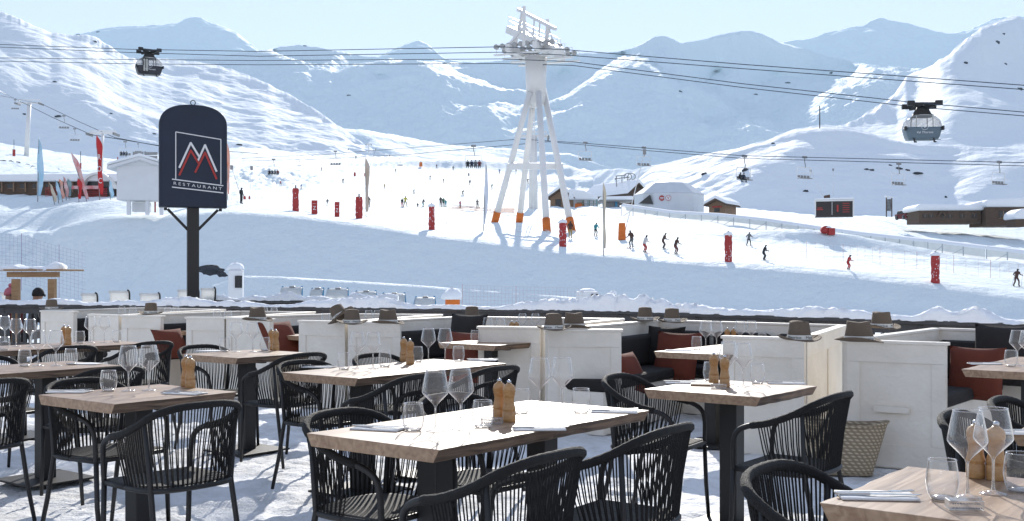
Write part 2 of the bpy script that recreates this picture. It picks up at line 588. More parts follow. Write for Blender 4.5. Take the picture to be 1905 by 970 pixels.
# low lit shoulder in the valley
def sC(x, y):
    n = fbm(x / 30, y / 9, 5, 0.6)
    top = np.interp(x, [560, 640, 700, 780, 850, 930, 1100], [236, 240, 246, 260, 270, 275, 290])
    mk = np.exp(-((y - top) / 12) ** 2) + 0.5 * n + poly_mask(x, y, [(690,262),(800,280),(960,282),(1060,290),(1060,320),(760,320)], 5)
    return mixs(mk, 0.56, 0.30), None
hill('valley_shoulder', 430, 1200, 2, [(430,250),(560,236),(600,236),(640,239),(680,242),(710,247),(760,256),(800,264),(850,271),(900,274),(960,277),(1000,281),(1060,284),(1110,302),(1200,330)],
     335, 1150, sC, 120, M_SNOWF, 2.5, 20, 200, relief=rel(160, 9, 6, 0.5), label='gently lit snow shoulder in the valley')

# left hill
def sL(x, y):
    n = fbm(x / 40 + y / 60, y / 20 - x / 90, 5, 0.55)
    n2 = fbm(x / 13 + 3, y / 5 + 8, 4, 0.6)
    sh = poly_mask(x, y, [(-420,130),(0,128),(60,132),(150,165),(185,200),(250,225),(330,262),(380,285),(300,292),(180,300),(90,270),(-420,250)], 9)
    sh = np.maximum(sh, poly_mask(x, y, [(-10,45),(30,58),(70,85),(115,105),(90,108),(40,80),(-10,66)], 4) * 0.9)
    sh = np.maximum(sh, poly_mask(x, y, [(130,62),(180,74),(230,105),(180,108),(140,90)], 5) * 0.9)
    sh = np.maximum(sh, poly_mask(x, y, [(345,70),(480,95),(480,110),(400,100)], 5) * 0.3)
    speck = np.clip((n2 - 0.16) * 7, 0, 1) * np.clip(0.35 + n * 2.2, 0, 1)
    litspeck = np.clip((n2 - 0.24) * 8, 0, 1) * 0.8
    sh = np.clip(sh - litspeck * sh + speck * 0.9, 0, 1)
    return mixs(1 - sh, 0.62, 0.335), None
SILL = [(-420,-60),(-200,-20),(0,20),(30,30),(60,45),(95,60),(112,60),(135,64),(160,62),(180,68),(205,84),(230,102),(262,112),(300,108),(330,112),(370,118),(410,124),(450,138),(490,152),(530,170),(570,192),(610,220),(650,248),(690,274),(715,286),(760,300)]
hill('hill_left', -420, 745, 2, SILL, [(-420,300),(0,300),(220,312),(400,290),(600,300),(760,306)], [(-420,560),(0,560),(400,640),(700,690),(760,700)], sL, 360, M_SNOWH, 3.5, 16, 150, relief=lambda X, Y, px, py: rel(70, 7, 3)(X, Y, px, py) + rel(18, 1.7, 4, 0.5, False, 0.7)(X, Y, px, py), label='sunlit left hillside of lumpy off-piste snow')

# right big hill
def sR(x, y):
    n = fbm(x / 40 - y / 60, y / 24 + x / 90, 5, 0.55)
    n2 = fbm(x / 10 + y / 14, y / 9 + 8, 4, 0.6)
    sh = poly_mask(x, y, [(1700,150),(1765,112),(1810,72),(1850,70),(1905,50),(2330,60),(2330,110),(1905,112),(1850,140),(1780,170),(1735,185)], 8) * np.clip(0.85 + n * 1.8 + n2 * 1.1, 0, 1)
    sh = np.maximum(sh, poly_mask(x, y, [(1742,212),(1790,206),(1860,208),(1895,232),(1880,250),(1820,262),(1740,266)], 6))
    sh = np.maximum(sh, poly_mask(x, y, [(1640,212),(1680,180),(1700,150),(1712,160),(1680,200)], 5) * np.clip(0.4 + n2 * 3, 0, 1))
    sh = np.maximum(sh, np.clip((n2 - 0.3) * 5, 0, 1) * 0.6)
    return mixs(1 - sh, 0.62, 0.31), None
hill('hill_right', 1500, 2330, 2, [(1500,262),(1553,236),(1590,222),(1628,203),(1650,190),(1668,172),(1686,143),(1705,134),(1735,121),(1761,106),(1785,84),(1805,67),(1816,58),(1828,49),(1845,46),(1862,38),(1876,33),(1890,29),(1905,34),(1950,30),(2330,-40)],
     [(1500,300),(2330,330)], [(1500,760),(2330,600)], sR, 330, M_SNOWH, 4.0, 14, 200, relief=lambda X, Y, px, py: rel(90, 16, 3, .5, True, 2.5)(X, Y, px, py) * (0.3 + 0.7 * poly_mask(px, py, [(1560,260),(1700,100),(1905,0),(2330,0),(2330,120),(1905,130),(1700,190),(1600,280)], 12)) + rel(18, 2.0, 4, 0.5)(X, Y, px, py) * 0.6, label='steep sunlit right mountain flank with shaded bowl')

# low right hill in front
def sE(x, y):
    n = fbm(x / 60 - y / 60, y / 18 + x / 120, 5, 0.5)
    n2 = fbm(x / 30 + 3, y / 4 + x / 40, 4, 0.6)
    top = np.interp(x, [1050, 1250, 1400, 1480, 1530, 1640, 1905], [326, 302, 270, 240, 234, 256, 300])
    sh = poly_mask(x, y, [(1330,372),(1400,318),(1470,290),(1500,262),(1560,256),(1640,285),(1690,300),(1760,320),(1800,345),(1760,372),(1690,405),(1300,410)], 8) * np.clip(1.0 + n2 * 1.6, 0, 1)
    sh = np.maximum(sh, poly_mask(x, y, [(1800,325),(1905,318),(2330,330),(2330,400),(1780,400)], 8))
    sh = np.maximum(sh, np.clip((n2 - 0.22) * 6, 0, 1) * 0.7)
    sh = np.maximum(sh, poly_mask(x, y, [(1590,262),(1700,282),(1850,292),(1850,300),(1700,296)], 3) * 0.8)
    return mixs(1 - sh, 0.60, 0.33), None
hill('hill_low', 1010, 2330, 2, [(1010,345),(1080,324),(1120,316),(1150,313),(1180,316),(1215,308),(1250,302),(1290,293),(1330,285),(1370,280),(1400,270),(1430,262),(1450,252),(1480,241),(1530,234),(1570,237),(1610,246),(1650,258),(1700,268),(1800,272),(1905,276),(2330,270)],
     [(1010,420),(1400,420),(2330,430)], [(1010,330),(1200,235),(1400,222),(2330,215)], sE, 300, M_SNOWH, 1.6, 18, 12, relief=lambda X, Y, px, py: rel(40, 2.2, 4, .5, False, 0.45)(X, Y, px, py) + rel(9, 0.35, 4)(X, Y, px, py), label='low snow hill behind the chalets, shaded on this side')

def surface(x, y):
    """nearest hill or piste point seen at a pixel"""
    best = None
    for xs, P, D in HILLS:
        if x < xs[0] or x > xs[-1]: continue
        j = int(round((x - xs[0]) / (xs[1] - xs[0])))
        col, dd = P[:, j], D[:, j]
        for k in range(1, len(col)):
            if (col[k - 1] - y) * (col[k] - y) <= 0:
                if best is None or dd[k] < best: best = float(dd[k])
                break
    i = int(round((x - XS[0]) / 3.0))
    rows = HY - (PZ[:, i] - H) * F / DROW
    for k in range(1, len(DROW)):
        if DROW[k] > CREST_D[i] and DROW[k] < 740 and rows[k] <= y:
            if best is None or DROW[k] < best: best = float(DROW[k])
            break
    return best
# ------------------------------------------------------------------ mountain air
def haze():
    b = MB().box((0, 4600, 520), (16000, 10000, 1700))
    m = bpy.data.materials.new('mountain_air'); m.use_nodes = True
    nt = m.node_tree
    for n in list(nt.nodes):
        if n.type == 'BSDF_PRINCIPLED': nt.nodes.remove(n)
    out = [n for n in nt.nodes if n.type == 'OUTPUT_MATERIAL'][0]
    v = nt.nodes.new('ShaderNodeVolumePrincipled')
    v.inputs['Color'].default_value = (0.50, 0.78, 1.0, 1)
    v.inputs['Density'].default_value = 5.5e-5
    v.inputs['Anisotropy'].default_value = 0.2
    nt.links.new(v.outputs[0], out.inputs['Volume'])
    tag(b.build('haze', m), 'thin bluish mountain air', kind='stuff')
haze()

# ------------------------------------------------------------------ materials of the terrace
def wood_mat(name, c1, c2, rough=0.35, scale=1.0):
    m = bpy.data.materials.new(name); m.use_nodes = True
    nt = m.node_tree; b = nt.nodes['Principled BSDF']
    tc = nt.nodes.new('ShaderNodeTexCoord')
    mp = nt.nodes.new('ShaderNodeMapping'); mp.inputs['Scale'].default_value = (1.6 * scale, 22 * scale, 22 * scale)
    n = nt.nodes.new('ShaderNodeTexNoise'); n.inputs['Scale'].default_value = 1.6; n.inputs['Detail'].default_value = 8; n.inputs['Distortion'].default_value = 0.6
    r = nt.nodes.new('ShaderNodeValToRGB')
    r.color_ramp.elements[0].position = 0.32; r.color_ramp.elements[1].position = 0.68
    r.color_ramp.elements[0].color = c1; r.color_ramp.elements[1].color = c2
    nt.links.new(tc.outputs['Object'], mp.inputs[0]); nt.links.new(mp.outputs[0], n.inputs['Vector'])
    nt.links.new(n.outputs['Fac'], r.inputs[0]); nt.links.new(r.outputs[0], b.inputs['Base Color'])
    rr = nt.nodes.new('ShaderNodeMapRange'); rr.inputs[3].default_value = rough - 0.08; rr.inputs[4].default_value = rough + 0.15
    nt.links.new(n.outputs['Fac'], rr.inputs[0]); nt.links.new(rr.outputs[0], b.inputs['Roughness'])
    bp = nt.nodes.new('ShaderNodeBump'); bp.inputs['Strength'].default_value = 0.25; bp.inputs['Distance'].default_value = 0.004
    nt.links.new(n.outputs['Fac'], bp.inputs['Height']); nt.links.new(bp.outputs[0], b.inputs['Normal'])
    MATS[name] = m
    return m
M_OAK = wood_mat('oak_top', (0.24, 0.145, 0.085, 1), (0.42, 0.285, 0.18, 1), 0.40)
M_BARK = wood_mat('oak_edge', (0.06, 0.04, 0.03, 1), (0.26, 0.17, 0.11, 1), 0.6, 1.5)
M_PINE = wood_mat('pine_frame', (0.30, 0.17, 0.08, 1), (0.42, 0.26, 0.13, 1), 0.6)
M_MILL = wood_mat('mill_wood', (0.36, 0.19, 0.07, 1), (0.50, 0.29, 0.12, 1), 0.3, 3)
M_CHALET = wood_mat('chalet_wood', (0.07, 0.045, 0.03, 1), (0.14, 0.09, 0.06, 1), 0.8, 0.4)
M_CHALETL = wood_mat('chalet_wood_light', (0.20, 0.12, 0.07, 1), (0.30, 0.19, 0.12, 1), 0.8, 0.4)
M_BLACK = mat('black_metal', (0.011, 0.0105, 0.011), 0.5, noise=0.3, nscale=14, bump=0.1, bscale=200)
M_ROPE = mat('black_rope', (0.011, 0.0095, 0.0085), 0.75, noise=0.4, nscale=60, bump=0.8, bscale=260)
M_STEEL = mat('steel', (0.55, 0.56, 0.58), 0.22, 1.0, noise=0.1, nscale=30)
M_WHITE = mat('white_paint', (0.86, 0.80, 0.70), 0.5, noise=0.10, nscale=3.5, bump=0.3, bscale=26, col2=(0.76, 0.70, 0.60))
M_RAIL = mat('rail_paint', (0.06, 0.058, 0.06), 0.6, noise=0.35, nscale=6, bump=0.3, bscale=40)
M_CUSH = mat('charcoal_fabric', (0.024, 0.020, 0.018), 0.9, noise=0.3, nscale=8, bump=0.5, bscale=160)
M_RUST = mat('rust_fabric', (0.17, 0.034, 0.014), 0.85, noise=0.25, nscale=8, bump=0.5, bscale=180)
M_NAP = mat('napkin_cloth', (0.78, 0.77, 0.75), 0.8, noise=0.06, nscale=20, bump=0.3, bscale=90)
M_BANDW = mat('hat_band', (0.7, 0.68, 0.62), 0.8, noise=0.08, nscale=30)
M_INK = mat('ink_black', (0.02, 0.02, 0.02), 0.7, noise=0.1, nscale=30)
M_SIGN = mat('sign_navy', (0.006, 0.016, 0.042), 0.55, noise=0.25, nscale=3, bump=0.05, bscale=60)
M_SIGNW = mat('sign_white', (0.75, 0.76, 0.78), 0.5, noise=0.05, nscale=6)
M_SIGNR = mat('sign_red', (0.42, 0.03, 0.025), 0.5, noise=0.1, nscale=6)

def seat_mat():
    m = bpy.data.materials.new('woven_seat'); m.use_nodes = True
    nt = m.node_tree; b = nt.nodes['Principled BSDF']
    tc = nt.nodes.new('ShaderNodeTexCoord')
    w1 = nt.nodes.new('ShaderNodeTexWave'); w1.wave_type = 'BANDS'; w1.bands_direction = 'X'; w1.inputs['Scale'].default_value = 26; w1.inputs['Distortion'].default_value = 0.6
    ck = nt.nodes.new('ShaderNodeTexChecker'); ck.inputs['Scale'].default_value = 52
    nt.links.new(tc.outputs['Object'], w1.inputs['Vector']); nt.links.new(tc.outputs['Object'], ck.inputs['Vector'])
    mx = nt.nodes.new('ShaderNodeMath'); mx.operation = 'MULTIPLY'
    ad = nt.nodes.new('ShaderNodeMath'); ad.operation = 'ADD'; ad.inputs[1].default_value = 0.35
    nt.links.new(ck.outputs['Fac'], ad.inputs[0]); nt.links.new(w1.outputs['Fac'], mx.inputs[0]); nt.links.new(ad.outputs[0], mx.inputs[1])
    r = nt.nodes.new('ShaderNodeValToRGB')
    r.color_ramp.elements[0].color = (0.035, 0.034, 0.032, 1); r.color_ramp.elements[1].color = (0.13, 0.125, 0.115, 1)
    nt.links.new(mx.outputs[0], r.inputs[0]); nt.links.new(r.outputs[0], b.inputs['Base Color'])
    bp = nt.nodes.new('ShaderNodeBump'); bp.inputs['Strength'].default_value = 1.0; bp.inputs['Distance'].default_value = 0.006
    nt.links.new(mx.outputs[0], bp.inputs['Height']); nt.links.new(bp.outputs[0], b.inputs['Normal'])
    b.inputs['Roughness'].default_value = 0.8
    return m
M_SEAT = seat_mat()

def weave_mat(name, ca, cb, sc, rough=0.85):
    m = bpy.data.materials.new(name); m.use_nodes = True
    nt = m.node_tree; b = nt.nodes['Principled BSDF']
    tc = nt.nodes.new('ShaderNodeTexCoord')
    ws = []
    for d in ('Z', 'DIAGONAL'):
        w = nt.nodes.new('ShaderNodeTexWave'); w.wave_type = 'BANDS'; w.bands_direction = d
        w.inputs['Scale'].default_value = sc; w.inputs['Distortion'].default_value = 1.2; w.inputs['Detail'].default_value = 3
        nt.links.new(tc.outputs['Object'], w.inputs['Vector']); ws.append(w)
    mx = nt.nodes.new('ShaderNodeMath'); mx.operation = 'MULTIPLY'
    nt.links.new(ws[0].outputs['Fac'], mx.inputs[0]); nt.links.new(ws[1].outputs['Fac'], mx.inputs[1])
    r = nt.nodes.new('ShaderNodeValToRGB'); r.color_ramp.elements[1].position = 0.8
    r.color_ramp.elements[0].color = ca; r.color_ramp.elements[1].color = cb
    nt.links.new(mx.outputs[0], r.inputs[0]); nt.links.new(r.outputs[0], b.inputs['Base Color'])
    bp = nt.nodes.new('ShaderNodeBump'); bp.inputs['Strength'].default_value = 0.7; bp.inputs['Distance'].default_value = 0.006
    nt.links.new(mx.outputs[0], bp.inputs['Height']); nt.links.new(bp.outputs[0], b.inputs['Normal'])
    b.inputs['Roughness'].default_value = rough
    return m
M_STRAW = weave_mat('hat_straw', (0.11, 0.08, 0.055, 1), (0.32, 0.25, 0.18, 1), 60)
M_BASKET = weave_mat('basket_straw', (0.26, 0.20, 0.13, 1), (0.58, 0.48, 0.33, 1), 14)

def glass_mat(name, tr=0.97, edge=0.55, gl=0.75, base=0.05, film=0.5, frough=0.06):
    """thin clear glass: see-through in the middle, painted brighter and made reflective where seen edge-on"""
    m = bpy.data.materials.new(name); m.use_nodes = True
    nt = m.node_tree
    for n in list(nt.nodes):
        if n.type == 'BSDF_PRINCIPLED': nt.nodes.remove(n)
    out = [n for n in nt.nodes if n.type == 'OUTPUT_MATERIAL'][0]
    lw = nt.nodes.new('ShaderNodeLayerWeight'); lw.inputs['Blend'].default_value = 0.35
    rp = nt.nodes.new('ShaderNodeValToRGB')
    rp.color_ramp.elements[0].color = (tr, tr, tr, 1); rp.color_ramp.elements[0].position = 0.3
    rp.color_ramp.elements[1].color = (edge, edge, edge, 1)  # grey outline painted in by view angle, as bent light would darken it
    t = nt.nodes.new('ShaderNodeBsdfTransparent')
    nt.links.new(lw.outputs['Facing'], rp.inputs[0]); nt.links.new(rp.outputs[0], t.inputs[0])
    g = nt.nodes.new('ShaderNodeBsdfGlossy'); g.inputs['Roughness'].default_value = frough
    fr = nt.nodes.new('ShaderNodeMapRange'); fr.inputs[1].default_value = 0.12; fr.inputs[3].default_value = base; fr.inputs[4].default_value = gl
    nt.links.new(lw.outputs['Facing'], fr.inputs[0])
    mx = nt.nodes.new('ShaderNodeMixShader')
    nt.links.new(fr.outputs[0], mx.inputs[0]); nt.links.new(t.outputs[0], mx.inputs[1]); nt.links.new(g.outputs[0], mx.inputs[2])
    # white film painted on edge-on parts imitates light carried inside the glass wall
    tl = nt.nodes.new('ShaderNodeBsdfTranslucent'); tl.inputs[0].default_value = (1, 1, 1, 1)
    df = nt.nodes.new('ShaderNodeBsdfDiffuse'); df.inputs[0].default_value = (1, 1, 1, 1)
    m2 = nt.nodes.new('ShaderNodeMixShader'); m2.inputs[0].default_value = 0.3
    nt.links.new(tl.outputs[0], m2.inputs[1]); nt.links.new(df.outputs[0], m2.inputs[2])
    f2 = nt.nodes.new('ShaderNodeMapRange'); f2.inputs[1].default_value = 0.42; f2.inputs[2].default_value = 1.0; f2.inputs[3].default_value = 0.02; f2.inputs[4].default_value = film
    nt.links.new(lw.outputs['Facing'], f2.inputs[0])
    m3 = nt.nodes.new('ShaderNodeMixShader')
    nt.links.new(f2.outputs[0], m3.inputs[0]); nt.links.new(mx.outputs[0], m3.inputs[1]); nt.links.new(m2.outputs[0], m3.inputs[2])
    nt.links.new(m3.outputs[0], out.inputs[0])
    return m
M_GLASS = glass_mat('clear_glass', 0.97, 0.42, 0.8, 0.04, 0.85, 0.10)
M_GLASSB = glass_mat('thick_glass', 0.90, 0.6, 0.8, 0.25, 0.6, 0.15)

# ------------------------------------------------------------------ terrace: floor, rail
AZ = math.radians(52.5)
U = Vector((math.cos(AZ), math.sin(AZ), 0))
W = Vector((-math.sin(AZ), math.cos(AZ), 0))
RAILZ = 0.85
RPX = [(-260, 559), (0, 566), (430, 569.5), (850, 574), (1150, 578), (1500, 589), (1905, 601.5), (2120, 609)]
RP = [at(x, y, z=RAILZ) for x, y in RPX]
railx = np.array([p.x for p in RP]); raily = np.array([p.y for p in RP])
nxx, nyy = 420, 520
gx, gy = np.meshgrid(np.linspace(-9.5, 7, nxx), np.linspace(0, 1, nyy))
lim = np.interp(gx, railx, raily) + 0.15
GY = 1.2 + (lim - 1.2) * gy ** 1.35
n1 = fbm(gx * 1.3, GY * 1.3, 5, 0.55)
n2 = fbm(gx * 7 + 5, GY * 7, 4, 0.6)
trd = np.zeros_like(gx)
rs = np.random.RandomState(5)
for k in range(230):     # trodden foot prints
    fx, fy = rs.uniform(-5, 4), 2.5 + rs.rand() ** 1.3 * 10
    a = rs.uniform(0, 3.14); c, s = math.cos(a), math.sin(a)
    dx, dy = gx - fx, GY - fy
    u_, v_ = (dx * c + dy * s) / 0.13, (-dx * s + dy * c) / 0.05
    r2 = u_ * u_ + v_ * v_
    trd -= 0.012 * np.exp(-r2 ** 2) - 0.006 * np.exp(-(r2 - 1.6) ** 2)
GZ = n1 * 0.034 + n2 * 0.026 + fbm(gx * 22, GY * 22, 3, .6) * 0.007 + trd * 1.5 - 0.010
M_FLOOR = snow_material('snow_trodden', (0.78, 0.79, 0.80, 1), 26, 1.0, 0.016)
def floor_dirt():
    nt = M_FLOOR.node_tree; b = nt.nodes['Principled BSDF']
    tc = nt.nodes.new('ShaderNodeTexCoord')
    n = nt.nodes.new('ShaderNodeTexNoise'); n.inputs['Scale'].default_value = 2.2; n.inputs['Detail'].default_value = 10; n.inputs['Roughness'].default_value = .65
    n.inputs['Distortion'].default_value = .8
    r = nt.nodes.new('ShaderNodeValToRGB')
    r.color_ramp.elements[0].position = .36; r.color_ramp.elements[0].color = (.60, .60, .59, 1)
    r.color_ramp.elements[1].position = .56; r.color_ramp.elements[1].color = (.76, .77, .78, 1)
    nt.links.new(tc.outputs['Object'], n.inputs['Vector']); nt.links.new(n.outputs['Fac'], r.inputs[0]); nt.links.new(r.outputs[0], b.inputs['Base Color'])
floor_dirt()
tag(grid_mesh('terrace_floor', gx, GY, GZ, M_FLOOR), 'trodden snow covering the restaurant terrace floor', kind='structure')
mb = MB()
mb._add([(p.x, p.y + 0.17, -0.02) for p in RP] + [(p.x, p.y + 0.17, -2.4) for p in RP], [(i, i + 1, i + 1 + len(RP), i + len(RP)) for i in range(len(RP) - 1)])
tag(mb.build('terrace_edge', M_RAIL), 'dark outer face of the terrace deck', kind='structure')

def lump_strip(name, pts, w, hfun, m, parent=None, zb=0.0, sag=0.03):
    """rounded uneven strip of snow lying along a polyline"""
    P = []
    L = 0
    acc = [0]
    for a, b in zip(pts[:-1], pts[1:]):
        acc.append(acc[-1] + (b - a).length)
    tot = acc[-1]
    n = max(8, int(tot / 0.045))
    rows = []
    K = 11
    for i in range(n + 1):
        t = tot * i / n
        j = max(k for k in range(len(acc)) if acc[k] <= t + 1e-9); j = min(j, len(pts) - 2)
        f = (t - acc[j]) / (acc[j + 1] - acc[j])
        p = pts[j].lerp(pts[j + 1], f)
        d = (pts[j + 1] - pts[j]).normalized(); nrm = Vector((d.y, -d.x, 0))
        h = hfun(p.x, t)
        row = []
        for k in range(K):
            a = math.pi * k / (K - 1)
            nn = float(fbm(np.array([t * 7.0 + 3]), np.array([k * 0.8 + p.x]), 5, 0.62)[0])
            ww = w * (1 + nn * 0.5)
            z = zb + h * math.sin(a) ** 0.7 * (1 + 0.6 * nn) - (sag * (0.4 + 1.5 * max(0, nn + 0.25)) if k in (0, K - 1) else 0)
            row.append(p + nrm * (math.cos(a) * ww) + Vector((0, 0, z)))
        rows.append(row)
    v = [q for r in rows for q in r]
    f = [(i * K + k, i * K + k + 1, (i + 1) * K + k + 1, (i + 1) * K + k) for i in range(n) for k in range(K - 1)]
    f += [tuple(range(K)), tuple(n * K + k for k in range(K - 1, -1, -1))]
    b = MB(); b._add(v, f)
    return b.build(name, m, parent, smooth=True)

def railing(pts, label, name='terrace_railing', zc=RAILZ, hfun=None, gap=0.115, slat=True):
    r = empty(name, pts[0])
    tag(r, label, 'railing')
    off = -pts[0]
    q = [p + off for p in pts]
    cap, board, bot = MB(), MB(), MB()
    for a, b in zip(q[:-1], q[1:]):
        a0, b0 = Vector((a.x, a.y, 0)), Vector((b.x, b.y, 0))
        cap.bar(a0 + Vector((0, 0, zc - 0.022)), b0 + Vector((0, 0, zc - 0.022)), 0.14, 0.044)
        board.bar(a0 + Vector((0, 0, zc - 0.105)), b0 + Vector((0, 0, zc - 0.105)), 0.045, 0.115)
        bot.bar(a0 + Vector((0, 0, 0.14)), b0 + Vector((0, 0, 0.14)), 0.05, 0.06)
        if slat:
            n = int((b0 - a0).length / gap)
            for i in range(n):
                p = a0.lerp(b0, (i + 0.5) / n)
                if i % 12 == 0:
                    MB().box((p.x, p.y, zc / 2 - 0.03), (0.09, 0.09, zc - 0.07)).build('post', M_RAIL, r)
                else:
                    s_ = MB(); s_.bar((p.x, p.y, 0.17), (p.x, p.y, zc - 0.165), 0.055, 0.022, up=(b0 - a0).normalized())
                    so = s_.build('baluster', M_RAIL, r)
    cap.build('cap_rail', M_RAIL, r); board.build('top_board', M_RAIL, r); bot.build('bottom_rail', M_RAIL, r)
    if hfun:
        lump_strip('snow_cover', q, 0.075, hfun, M_CAP, r, zb=zc, sag=0.010)
    for o in kids(r):
        pass
    return r
def hsnow(ox):
    def f(x, t):
        X = x + ox
        h = 0.06 + 0.03 * math.sin(X * 2.1) + 0.02 * math.sin(X * 5.3)
        h += 0.15 * math.exp(-((X - 1.95) / 0.5) ** 2) + 0.10 * math.exp(-((X - 1.1) / 0.55) ** 2) + 0.05 * math.exp(-((X + 6.0) / 0.9) ** 2) + 0.06 * math.exp(-((X + 2.6) / 0.7) ** 2)
        h += 0.10 * math.exp(-((X - 4.75) / 0.10) ** 2) + 0.1 * math.exp(-((X - 5.05) / 0.12) ** 2)
        return max(0.03, h)
    return f
railing([Vector((p.x, p.y, 0)) for p in RP[:5]], 'dark grey slatted terrace railing capped with snow, long part on the left', hfun=hsnow(RP[0].x))
railing([Vector((p.x, p.y, 0)) for p in RP[4:]], 'dark grey slatted terrace railing capped with snow, nearer part on the right', hfun=hsnow(RP[4].x))
# second, farther railing on the left
R2 = [at(330, 558, d=25.5), at(560, 561, d=25), at(740, 566, d=24.6)]
z2 = 0.80
railing([Vector((p.x, p.y, -0.0)) for p in R2], 'second snow-laden dark railing behind the first one, right of the sign post', zc=z2, hfun=lambda x, t: 0.10 + 0.04 * math.sin(t * 3) + 0.03 * math.sin(t * 7.7), slat=False)

# ------------------------------------------------------------------ chair
def bez(pts, n=6):
    """catmull-rom through points"""
    P = [Vector(p) for p in pts]
    P = [P[0] * 2 - P[1]] + P + [P[-1] * 2 - P[-2]]
    out = []
    for i in range(1, len(P) - 2):
        for k in range(n):
            t = k / n
            a, b, c, d = P[i - 1], P[i], P[i + 1], P[i + 2]
            out.append(0.5 * ((2 * b) + (c - a) * t + (2 * a - 5 * b + 4 * c - d) * t * t + (3 * b - a - 3 * c + d) * t ** 3))
    out.append(P[-2])
    return out

def make_chair():
    r = empty('rope_armchair')
    half = [(.232, .205, .42), (.240, .202, .54), (.248, .178, .602), (.257, .11, .636), (.262, 0, .658), (.258, -.12, .700), (.228, -.222, .752), (.135, -.275, .780), (0, -.288, .786)]
    full = half + [(-p[0], p[1], p[2]) for p in half[-2::-1]]
    rail = bez(full, 6)
    MB().tube(rail, 0.0135, 8).build('arm_rail', M_BLACK, r, smooth=True)
    # rope wrapped part of the rail
    wr = [p for p in rail if p.y < 0.10]
    MB().tube(wr, [0.0165 + 0.0012 * (i % 2) for i in range(len(wr))], 8).build('rope_wrap', M_ROPE, r, smooth=True)
    seatz = 0.425
    low = bez([(.238, .0, seatz), (.232, -.10, seatz), (.198, -.19, seatz), (.11, -.225, seatz), (0, -.232, seatz), (-.11, -.225, seatz), (-.198, -.19, seatz), (-.232, -.10, seatz), (-.238, .0, seatz)], 6)
    fr = MB().tube(low, 0.013, 7)
    fr.tube([(.238, 0, seatz), (.234, .205, seatz), (-.234, .205, seatz), (-.238, 0, seatz)], 0.013, 7)
    fr.build('seat_frame', M_BLACK, r, smooth=True)
    # vertical ropes
    up = [p for p in rail if p.y < 0.06]
    def samp(path, t):
        L = [0]
        for a, b in zip(path[:-1], path[1:]): L.append(L[-1] + (b - a).length)
        x = t * L[-1]
        for i in range(len(L) - 1):
            if L[i + 1] >= x: return path[i].lerp(path[i + 1], (x - L[i]) / max(1e-9, L[i + 1] - L[i]))
        return path[-1]
    st = MB(); rn = random.Random(4)
    N = 70
    for i in range(N):
        t = (i + 0.5) / N
        a = samp(up, t) + Vector((0, 0, -0.012)); b = samp(low, min(1, max(0, t + (0.006 if i % 2 else -0.004) + rn.uniform(-.0015, .0015))))
        mid = a.lerp(b, 0.5) + Vector((0, 0.006, 0))
        st.tube([a, mid, b], 0.0037, 4, caps=False)
    st.build('rope_back', M_ROPE, r)
    # woven seat
    s = MB()
    def fn(u, v):
        y = .200 - v * .42
        hw = .228 if y > -.06 else .228 * math.sqrt(max(0.02, 1 - ((y + .06) / .170) ** 2)) * 0.98 + 0.004
        x = (u * 2 - 1) * hw
        return Vector((x, y, seatz + 0.016 - 0.012 * (1 - (2 * u - 1) ** 2) * (1 - (2 * v - 1) ** 2)))
    s.grid(fn, 18, 18)
    so = s.build('seat', M_SEAT, r, smooth=True)
    sd = so.modifiers.new('thick', 'SOLIDIFY'); sd.thickness = 0.022; sd.offset = -1
    for sx in (-1, 1):
        MB().tube([(sx * .232, .205, .43), (sx * .232, .215, .2), (sx * .226, .235, 0)], [.0135, .0135, .0115], 8).build('leg', M_BLACK, r, smooth=True)
        MB().tube([(sx * .245, -.175, .725), (sx * .215, -.175, .43), (sx * .222, -.225, .2), (sx * .236, -.275, 0)], [.011, .0135, .0135, .0115], 8).build('leg', M_BLACK, r, smooth=True)
    return r
chair0 = make_chair()
chair_used = [False]
def place_chair(base, u, v, rz_extra=0.0, near=True, label='', scale=1.0):
    """base: table corner F; u along the table, v outward distance of seat centre; near side faces +W, far side faces -W"""
    if near:
        p = base + U * u - W * (v + .035)
        rz = math.atan2(W.y, W.x) - math.pi / 2
    else:
        p = base + U * u + W * v
        rz = math.atan2(-W.y, -W.x) - math.pi / 2
    c = chair0 if not chair_used[0] else copy_tree(chair0)
    chair_used[0] = True
    c.location = (p.x, p.y, 0)
    c.rotation_euler = (0, 0, rz + rz_extra)
    c.scale = (0.94, 0.92, 1.0)
    tag(c, label, 'chair', 'black rope armchairs on the terrace')
    return c

